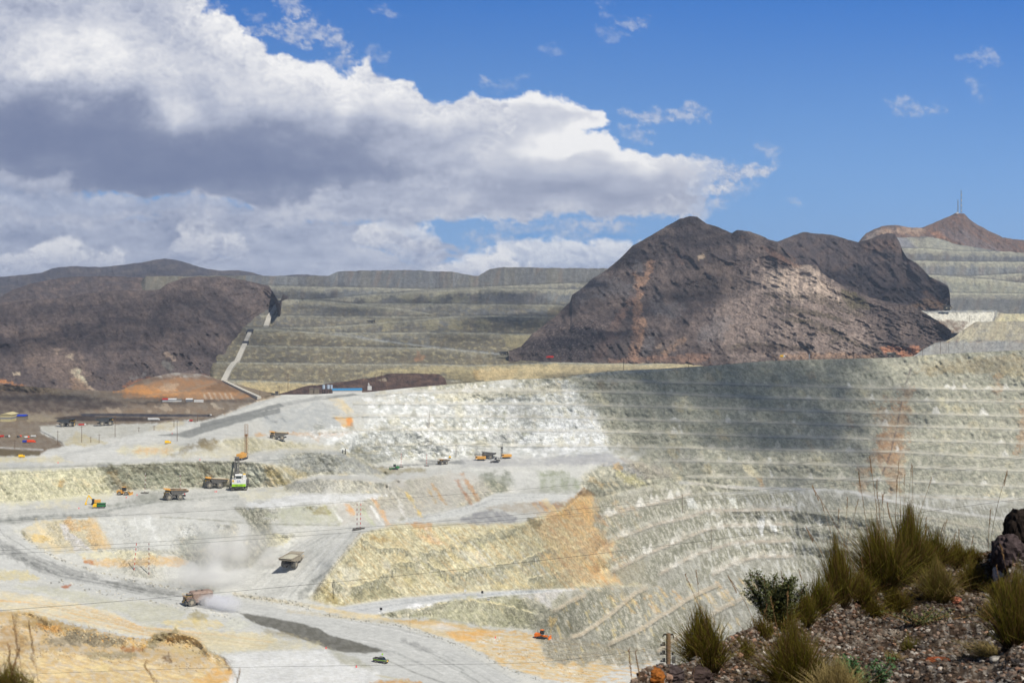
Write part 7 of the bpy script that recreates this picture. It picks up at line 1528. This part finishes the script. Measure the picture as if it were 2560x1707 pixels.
rock(near(1632, 1702)+V3((-.0, 0, -.0)), (.085, .09, .065), lin(190,118,56)*.6, 'bright orange rock low at the left end of the hillside', 1.)
rock(near(1668, 1690)+V3((0, .1, -.03)), (.13, .12, .07), lin(96,84,82)*.7, 'grey brown boulder behind the orange rock', 2.)
rock(near(1730, 1690)+V3((0, .1, -.03)), (.17, .15, .08), lin(86,72,68)*.7, 'dark flat boulder under the leftmost grass tuft', 3.)
rock(near(2532, 1398)+V3((0, .1, .03)), (.16, .17, .20), lin(110,95,95)*.5, 'large smooth purple grey boulder on the crest near the right edge', 4.)
rock(near(2572, 1372)+V3((0, .2, .12)), (.16, .16, .26), lin(66,56,50)*.5, 'dark earthy boulder at the right picture edge', 5.)
t = empty('rock_cairn', near(2632, 1335)+V3((0, .35, .1)), 0, 'tall dark cairn of stacked rocks cut by the right picture edge', 'cairn')
for k, (dx, z, r) in enumerate(((0, .1, (.12, .1, .2)), (.0, .36, (.115, .1, .19)), (-.005, .54, (.10, .07, .14)), (.03, .68, (.09, .07, .1)))): 
    o = rock(V3((dx, 0, z)), r, lin(70,60,56)*.5, None, 6.+k, 3, name='stacked_rock'); o.parent = t
rock(near(2500, 1452)+V3((0, 0, .06)), (.07, .07, .11), lin(205,205,212)*.9, 'upright white stone among the right hand grass tufts', 9.)
rock(near(2437, 1452)+V3((0, 0, .02)), (.07, .06, .05), lin(196,180,160)*.9, 'pale rounded stone left of the upright white one', 10.)
rock(near(2388, 1512)+V3((0, 0, .01)), (.06, .05, .035), lin(190,120,96)*.9, 'pinkish orange stone beside the round grass tuft', 11.)
rock(near(2345, 1660)+V3((0, 0, .0)), (.10, .05, .03), lin(165,92,60)*.9, 'long rust coloured stone in the lower right gravel', 12.)
rock(near(2195, 1700)+V3((0, 0, .0)), (.09, .06, .03), lin(200,196,190)*.85, 'flat pale grey stone at the bottom beside the bushy weed', 13.)
# ---------- grass tufts ----------
m_gr, nt, b_ = newmat('bunch_grass_blade'); a = nt.nodes.new('ShaderNodeAttribute'); a.attribute_name = 'Col'; nt.links.new(a.outputs['Color'], b_.inputs['Base Color']); b_.inputs['Roughness'].default_value = .7; b_.inputs['Specular IOR Level'].default_value = .2
tl = nt.nodes.new('ShaderNodeBsdfTranslucent'); nt.links.new(a.outputs['Color'], tl.inputs['Color']); mx = nt.nodes.new('ShaderNodeMixShader'); mx.inputs[0].default_value = .25; nt.links.new(b_.outputs[0], mx.inputs[1]); nt.links.new(tl.outputs[0], mx.inputs[2]); nt.links.new(mx.outputs[0], nt.nodes['Material Output'].inputs['Surface'])
def blades(n, H, spread, R0, lean, g, w=.0055, green=.6, curl=1.0, seg=5, pale=0.0):
    vs, fs, cs = [], [], []
    for k in range(n):
        th = g.uniform(0, 2*math.pi); rr = abs(g.normal())*.45; rr = min(rr, 1.1); h = H*g.uniform(.5, 1.0)*(1-.28*rr); out = np.array([math.cos(th), math.sin(th)])
        base = out*R0*rr*g.uniform(.3, 1); reach = spread*rr*g.uniform(.6, 1.2); side = np.array([-out[1], out[0]]); a_ = g.rand()*6.3; wd = np.array([math.cos(a_), math.sin(a_)*.4]); wd = wd/np.linalg.norm(wd)
        dead = g.rand() < .28+.2*rr; gc = g.uniform(.7, 1.3)
        gc *= .8; c0 = lin(50,36,24)*gc; c1 = (lin(92,70,34) if dead else lin(92,98,18)*green+lin(118,98,36)*(1-green))*gc; c2 = (lin(128,96,58) if dead else lin(126,116,40))*gc
        if pale: c1 = c1*(1-pale)+lin(160,140,90)*pale; c2 = c2*(1-pale)+lin(190,170,120)*pale
        wob = g.normal()*.05; k0 = len(vs); h *= g.choice([1, 1, 1, .75, .55, 1.12]); brk = g.rand() < .12
        for s in range(seg+1):
            t = s/seg; z = h*(t-.22*curl*rr*t*t*t); r_ = reach*(t*.55+.45*t*t*curl); z = z if not (brk and t > .55) else z-h*(t-.55)*1.1; p = np.array([base[0]+out[0]*r_+lean[0]*h*t*t+side[0]*wob*math.sin(t*3), base[1]+out[1]*r_*.8+lean[1]*h*t*t, z])
            ww = w*(1-.85*t**1.5)*.5
            vs.append((p[0]-wd[0]*ww, p[1]-wd[1]*ww, p[2])); vs.append((p[0]+wd[0]*ww, p[1]+wd[1]*ww, p[2]))
            c = c0*(1-min(1, t*2.2))+c1*min(1, t*2.2); c = c*(1-max(0, t-.45)/.55)+c2*max(0, t-.45)/.55; cs += [c, c]
            if s: q = k0+2*s; fs.append((q-2, q-1, q+1, q))
    return vs, fs, cs
def mesh_col(name, vs, fs, cs, mat, parent=None):
    m = bpy.data.meshes.new(name); m.from_pydata([tuple(map(float, v)) for v in vs], [], fs); ca = m.color_attributes.new('Col', 'FLOAT_COLOR', 'POINT'); cc = np.ones((len(vs), 4), np.float32); cc[:, :3] = np.array(cs); ca.data.foreach_set('color', cc.ravel()); m.materials.append(mat)
    o = bpy.data.objects.new(name, m); COL.objects.link(o)
    if parent: o.parent = parent
    return o
def tuft(u, v, top, halfw, label, n=700, lean=(0, 0), green=.6, seed=1, curl=1.0, pale=0.0, stalks=0, w=.0062, loc=None):
    g = np.random.RandomState(seed); p = loc or near(u, v); D = p.y; H = (v-top)*D/F*1.12; S = halfw*D/F*1.18; n = int(n*1.5)
    t = empty('grass_tuft', p-V3((0, 0, .02)), 0, label, 'grass tuft', 'bunch grass tufts on the near hillside')
    vs, fs, cs = blades(n, H, S, S*.35, lean, g, w, green, curl, pale=pale); mesh_col('blades', vs, fs, cs, m_gr, t)
    for s_ in range(stalks):
        a_ = g.uniform(0, 6.3); L = H*g.uniform(1.1, 1.45); dx = g.normal()*.18*H; dy = g.normal()*.1*H; b = MB(); q0 = V3((math.cos(a_)*S*.2, math.sin(a_)*S*.1, 0))
        q1 = q0+V3((dx*.4, dy*.4, L*.6)); q2 = q0+V3((dx, dy, L)); b.cyl(q0, q1, .0022, 4, .0018).cyl(q1, q2, .0018, 4, .001)
        d = (q2-q1).normalized()
        for z in range(9): c_ = q2-d*(z*.012); b.cyl(c_, c_+V3((g.normal()*.006, g.normal()*.006, .014)), .004, 4, .001)
        b.build('seed_stalk', m_stalk, t)
    return t
m_stalk = solid('dry_stalk', lc(132,100,62), .9)
TF = [(1763,1690,1524,95,'leftmost grass tuft beside the wooden power pole, tips swept left',1100,(-.12,0),.55,11,1.3,2,0),
 (2050,1530,1432,60,'small yellow green tuft between the leafy shrub and tall grass',500,(0,0),.85,12,1.0,0,0),
 (2098,1505,1338,62,'tall narrow grass clump right of the leafy shrub',900,(-.08,0),.55,13,.8,4,0),
 (2205,1470,1300,118,'widest fan of grass on the crest, leaning to the left',1500,(-.14,0),.6,14,1.2,5,0),
 (2268,1450,1262,74,'tallest green grass tuft at the centre of the crest',1400,(.02,0),.8,15,.7,5,0),
 (2338,1415,1325,70,'low brown tipped tuft right of the tallest one',700,(.05,0),.5,16,.9,2,0),
 (2392,1408,1342,62,'thin grass clump on the crest before the right boulders',600,(.05,0),.55,17,1.0,2,0),
 (2344,1515,1412,78,'rounded cushion shaped tuft in the middle of the gravel',1100,(-.05,0),.7,18,1.5,0,.15),
 (2432,1470,1385,66,'drooping brown green tuft left of the white stone',800,(-.05,0),.5,19,1.5,0,.05),
 (2540,1612,1416,88,'large upright tuft at the right picture edge',1300,(.03,0),.7,20,.9,1,0),
 (1990,1735,1552,120,'large dark tuft at the bottom of the picture',1500,(-.04,0),.6,21,1.1,2,0),
 (2090,1765,1638,110,'straw coloured tuft at the bottom edge in front of the dark one',1200,(0,0),.25,22,1.2,0,.6),
 (2478,1645,1590,95,'pale splayed tuft lying flat to the left',260,(-.9,0),.5,23,1.8,0,.5),
 (2275,1615,1565,40,'sparse green sprig on the open gravel',90,(-.1,0),.9,24,1.2,0,.1),
 (2242,1660,1625,45,'low spreading sprig beside the rust coloured stone',120,(-.4,0),.6,25,1.5,0,.3),
 (2480,1560,1500,40,'brown dry tuft below the white stone',300,(-.1,0),.3,26,1.2,0,.2),
 (2180,1540,1490,60,'low dark scrubby grass under the wide fan',500,(-.1,0),.4,27,1.4,0,0),
 (2150,1500,1420,70,'dense low grass filling the crest left of the wide fan',900,(-.05,0),.6,51,1.1,1,0),
 (2310,1425,1340,60,'grass between the tallest tuft and the brown tipped one',800,(.0,0),.7,52,.9,2,0),
 (2430,1400,1355,50,'short grass on the crest left of the boulders',500,(0,0),.5,53,1.1,1,0),
 (1950,1570,1475,60,'yellowish grass growing through the leafy shrub',700,(-.05,0),.7,54,1.0,1,0),
 (2010,1560,1470,50,'grass at the right foot of the leafy shrub',600,(0,0),.7,55,1.0,1,0),
 (2240,1530,1470,70,'dark grass in the hollow below the crest',700,(-.1,0),.35,56,1.3,0,0),
 (1860,1640,1585,40,'grass wisps on the gravel below the shrub',200,(-.1,0),.6,57,1.3,0,0),
 (2500,1500,1440,50,'tuft growing behind the large right edge tuft',500,(.0,0),.6,58,1.1,1,0),
 (1905,1600,1530,38,'small grass wisps on the brow left of the shrub',260,(-.1,0),.5,28,1.2,1,0)]
for u, v, top, hw, lb, n, ln, gr, sd, cu, stn, pl in TF: tuft(u, v, top, hw, lb, n, ln, gr, sd, cu, pl, stn)
tuft(18, 1752, 1640, 78, 'blurred dark tuft at the bottom left picture corner', 700, (.02, 0), .7, 31, .9, 0, 3, w=.004)
# tall bare stalks
def stalk(u, v, u1, v1, label, seed=0):
    p = near(u, v); D = p.y; q = V3(at(u1, v1, D)); t = empty('dry_stalk', p, 0, label, 'dry stalk', 'tall dry grass stalks'); g = np.random.RandomState(seed); e = q-p; b = MB(); pr = V3((0, 0, 0)); rk = min(1, D/13)*.8
    for k in range(1, 9): a = k/8; c_ = V3((e.x*a**1.5, e.y*a, e.z*a)); b.cyl(pr, c_, .0028*rk, 5, .0024*rk); pr = c_
    b.build('stem', m_stalk, t); h = MB(); dd = V3((e.x, 0, e.z)).normalized()
    for k in range(16): c_ = e-dd*(k*.010); h.cyl(c_, c_+V3((g.normal()*.006, g.normal()*.006, .018)), .0055*rk, 5, .001)
    h.build('seed_head', m_stalk, t)
for i, (u, v, u1, v1, lb) in enumerate(((2150,1485,2030,1215,'stalk leaning furthest left above the widest grass fan'), (2180,1480,2146,1180,'stalk bent over in front of the rusty streak, left one'), (2205,1475,2175,1143,'tallest stalk reaching over the rusty streak'), (2235,1470,2243,1190,'straight stalk above the tallest green tuft'),
    (2100,1500,2015,1318,'bent stalk with a drooping head at the left of the crest'), (2250,1460,2218,1258,'stalk with slim head between the two tallest tufts'), (2475,1378,2518,1178,'thin stalk in front of the pit road near the right boulders'), (2470,1382,2476,1275,'blurred stem left of the right boulders'), (2500,1372,2538,1290,'curved stem leaning on the right boulders'), (1886,1570,1820,1440,'bare twig curving left from the leafy shrub'),
    (1580,1714,1572,1625,'pale stem rising left of the orange rock'), (1600,1700,1588,1630,'second pale stem near the orange rock'), (100,1752,72,1560,'blurred stalk rising from the bottom left corner'), (60,1750,32,1545,'taller blurred stalk at the bottom left corner'), (470,1850,360,1662,'dark twig at the bottom edge over the orange mound'), (560,1860,600,1680,'dark stem at the bottom edge beside the pale pad'))): stalk(u, v, u1, v1, lb, i)
# leafy shrub and weeds
m_lf = solid('small_green_leaves', (.075,.085,.022), .95, var=.3, scale=30); m_lf2 = solid('fresh_green_leaves', (.05,.12,.03), .6, var=.3, scale=30)
def shrub(u, v, H, W, n, label, lm, seed, spikes=9, cat='shrub'):
    g = np.random.RandomState(seed); p = near(u, v); t = empty('shrub', p, 0, label, cat); st = MB(); lf = MB()
    for k in range(spikes):
        a = V3((g.uniform(-W, W)*.35, g.uniform(-W, W)*.3, 0)); L = H*g.uniform(.55, 1); e = a+V3((g.normal()*W*.5, g.normal()*W*.3, L)); st.cyl(a, e, .006, 5, .003)
        for j in range(n):
            s = g.uniform(.15, 1); c_ = a.lerp(e, s)+V3((g.normal()*.02, g.normal()*.02, g.normal()*.01)); r_ = g.uniform(.008, .017); d = V3((g.normal(), g.normal(), g.uniform(0, 1))).normalized(); s2 = d.cross(V3((0, 0, 1))).normalized()*r_*.5; i0 = len(lf.v)
            lf.v += [c_, c_+d*r_+s2, c_+d*r_*2.2, c_+d*r_-s2]; lf.f.append((i0, i0+1, i0+2, i0+3))
    st.build('stems', m_stalk, t); lf.build('leaves', lm, t); return t
shrub(1945, 1562, .42, .34, 420, 'dark green leafy shrub with upright spiky shoots on the crest', m_lf, 41, 26)
shrub(2330, 1400, .40, .10, 110, 'small dark leafy sprig standing right of the tallest tuft', m_lf, 42, 5)
shrub(2155, 1738, .30, .22, 220, 'bright green bushy weed at the bottom beside the straw tuft', m_lf2, 43, 14, 'weed')
shrub(2300, 1560, .14, .30, 60, 'low dark trailing weed on the gravel under the cushion tuft', m_lf, 44, 16, 'weed')

g = np.random.RandomState(77)
for k in range(34):
    u = g.uniform(1640, 2560); c_ = float(np.interp(u, un, cvv)); v = c_+12+g.rand()*(1700-c_); r = g.uniform(.022, .055); cl = [(206,200,190),(150,134,120),(120,100,86),(186,150,128)][g.randint(4)]
    rock(near(u, v)+V3((0, 0, r*.1)), (r, r*g.uniform(.7, 1), r*g.uniform(.4, .7)), lin(*cl)*.7, 'fist sized angular stone lying loose among the gravel of the near hillside', 20.+k, 2, group='loose stones on the near hillside')
# =====================================================  unseen clouds overhead, placed and shaped to shade the mine and the hills
m_cl, nt, b = newmat('cloud_vapour'); N = nt.nodes
b.inputs['Base Color'].default_value = (.9, .9, .92, 1); b.inputs['Roughness'].default_value = 1
tr = N.new('ShaderNodeBsdfTransparent'); mx = N.new('ShaderNodeMixShader'); tx = N.new('ShaderNodeTexNoise'); tx.inputs['Scale'].default_value = .012; tx.inputs['Detail'].default_value = 5
tc = N.new('ShaderNodeTexCoord'); nt.links.new(tc.outputs['Object'], tx.inputs['Vector']); mr = N.new('ShaderNodeMapRange')
mr.inputs['From Min'].default_value = .3; mr.inputs['From Max'].default_value = .62; mr.inputs['To Min'].default_value = .02; mr.inputs['To Max'].default_value = .17
nt.links.new(tx.outputs['Fac'], mr.inputs['Value']); nt.links.new(mr.outputs[0], mx.inputs['Fac']); nt.links.new(tr.outputs[0], mx.inputs[1]); nt.links.new(b.outputs[0], mx.inputs[2])
nt.links.new(mx.outputs[0], N['Material Output'].inputs['Surface'])
m_thin = m_cl.copy(); m_thin.name = 'thin_cloud_vapour'
for n_ in m_thin.node_tree.nodes:
    if n_.type == 'MAP_RANGE': n_.inputs['To Max'].default_value = .09; n_.inputs['To Min'].default_value = .03
def cloud(targets, H=1500.0, seed=1, mat=None):
    """targets: (u, v, D, radius) places on the land that lie in this cloud's shade"""
    rr = np.random.RandomState(seed); bm = bmesh.new()
    for u, v, D, r in targets:
        g = at(u, v, D); t = (H-g[2])/SUNV[2]; c = g+SUNV*t
        for k in range(5):
            q = c+np.array([rr.normal()*r*.6, rr.normal()*r*.6, rr.uniform(-.1, .3)*r]); s = r*rr.uniform(.3, .8)
            res = bmesh.ops.create_icosphere(bm, subdivisions=3, radius=1)
            for w_ in res['verts']:
                n = w_.co.copy(); f = 1+.22*math.sin(n.x*5+k)*math.sin(n.y*6+seed)+.14*math.sin(n.z*9+n.x*8+k*2)
                w_.co = mathutils.Vector((q[0]+n.x*s*f, q[1]+n.y*s*f, q[2]+n.z*s*f*(.45 if n.z > 0 else .12)))
    m = bpy.data.meshes.new('cloud'); bm.to_mesh(m); bm.free(); m.materials.append(mat or m_cl)
    for p_ in m.polygons: p_.use_smooth = True
    o = bpy.data.objects.new('cloud', m); COL.objects.link(o); tag(o, kind='structure'); return o
cloud([(1560,950,1550,60),(1680,960,1560,90),(1800,950,1580,110),(1930,950,1600,110),(2060,940,1640,90),(1880,1010,1550,110),(1760,1020,1540,90),(1840,1090,1500,80),(1960,1060,1520,70),(2180,925,1660,60)], seed=2)
cloud([(1560,640,2500,120),(1500,720,2350,140),(1400,800,2150,120),(1650,620,2550,120),(1750,640,2500,100),(1600,760,2300,140),(1500,860,2000,110),(1380,880,1950,80)], seed=3)
cloud([(1960,620,2700,110),(2080,640,2700,120),(2180,680,2600,110),(2260,760,2450,80),(2130,740,2500,80)], seed=4)
cloud([(150,820,1900,120),(40,800,1900,120),(350,800,2000,160),(480,820,1900,120),(560,780,2100,120),(620,730,2250,110),(280,760,2150,140),(420,900,1750,70)], seed=5, mat=m_thin)
cloud([(250,1005,1350,60),(120,995,1380,70),(0,985,1400,60),(380,1000,1350,40)], seed=6, mat=m_thin)
cloud([(700,720,2600,120),(900,720,2600,140),(1100,730,2550,140),(1280,760,2450,110),(1000,790,2350,90),(1150,800,2300,90),(850,760,2450,90),(1330,720,2600,110),(760,860,2000,70),(950,850,2050,70)], seed=7, mat=m_thin)
cloud([(60,690,3300,160),(480,670,4500,250)], seed=9, mat=m_thin)
cloud([(1500,960,1550,80),(1620,1000,1560,110),(1750,1090,1530,100),(1900,1120,1500,90),(2080,1010,1560,110),(2180,960,1620,90),(1980,930,1620,120),(1700,930,1580,110)], seed=12, mat=m_thin)
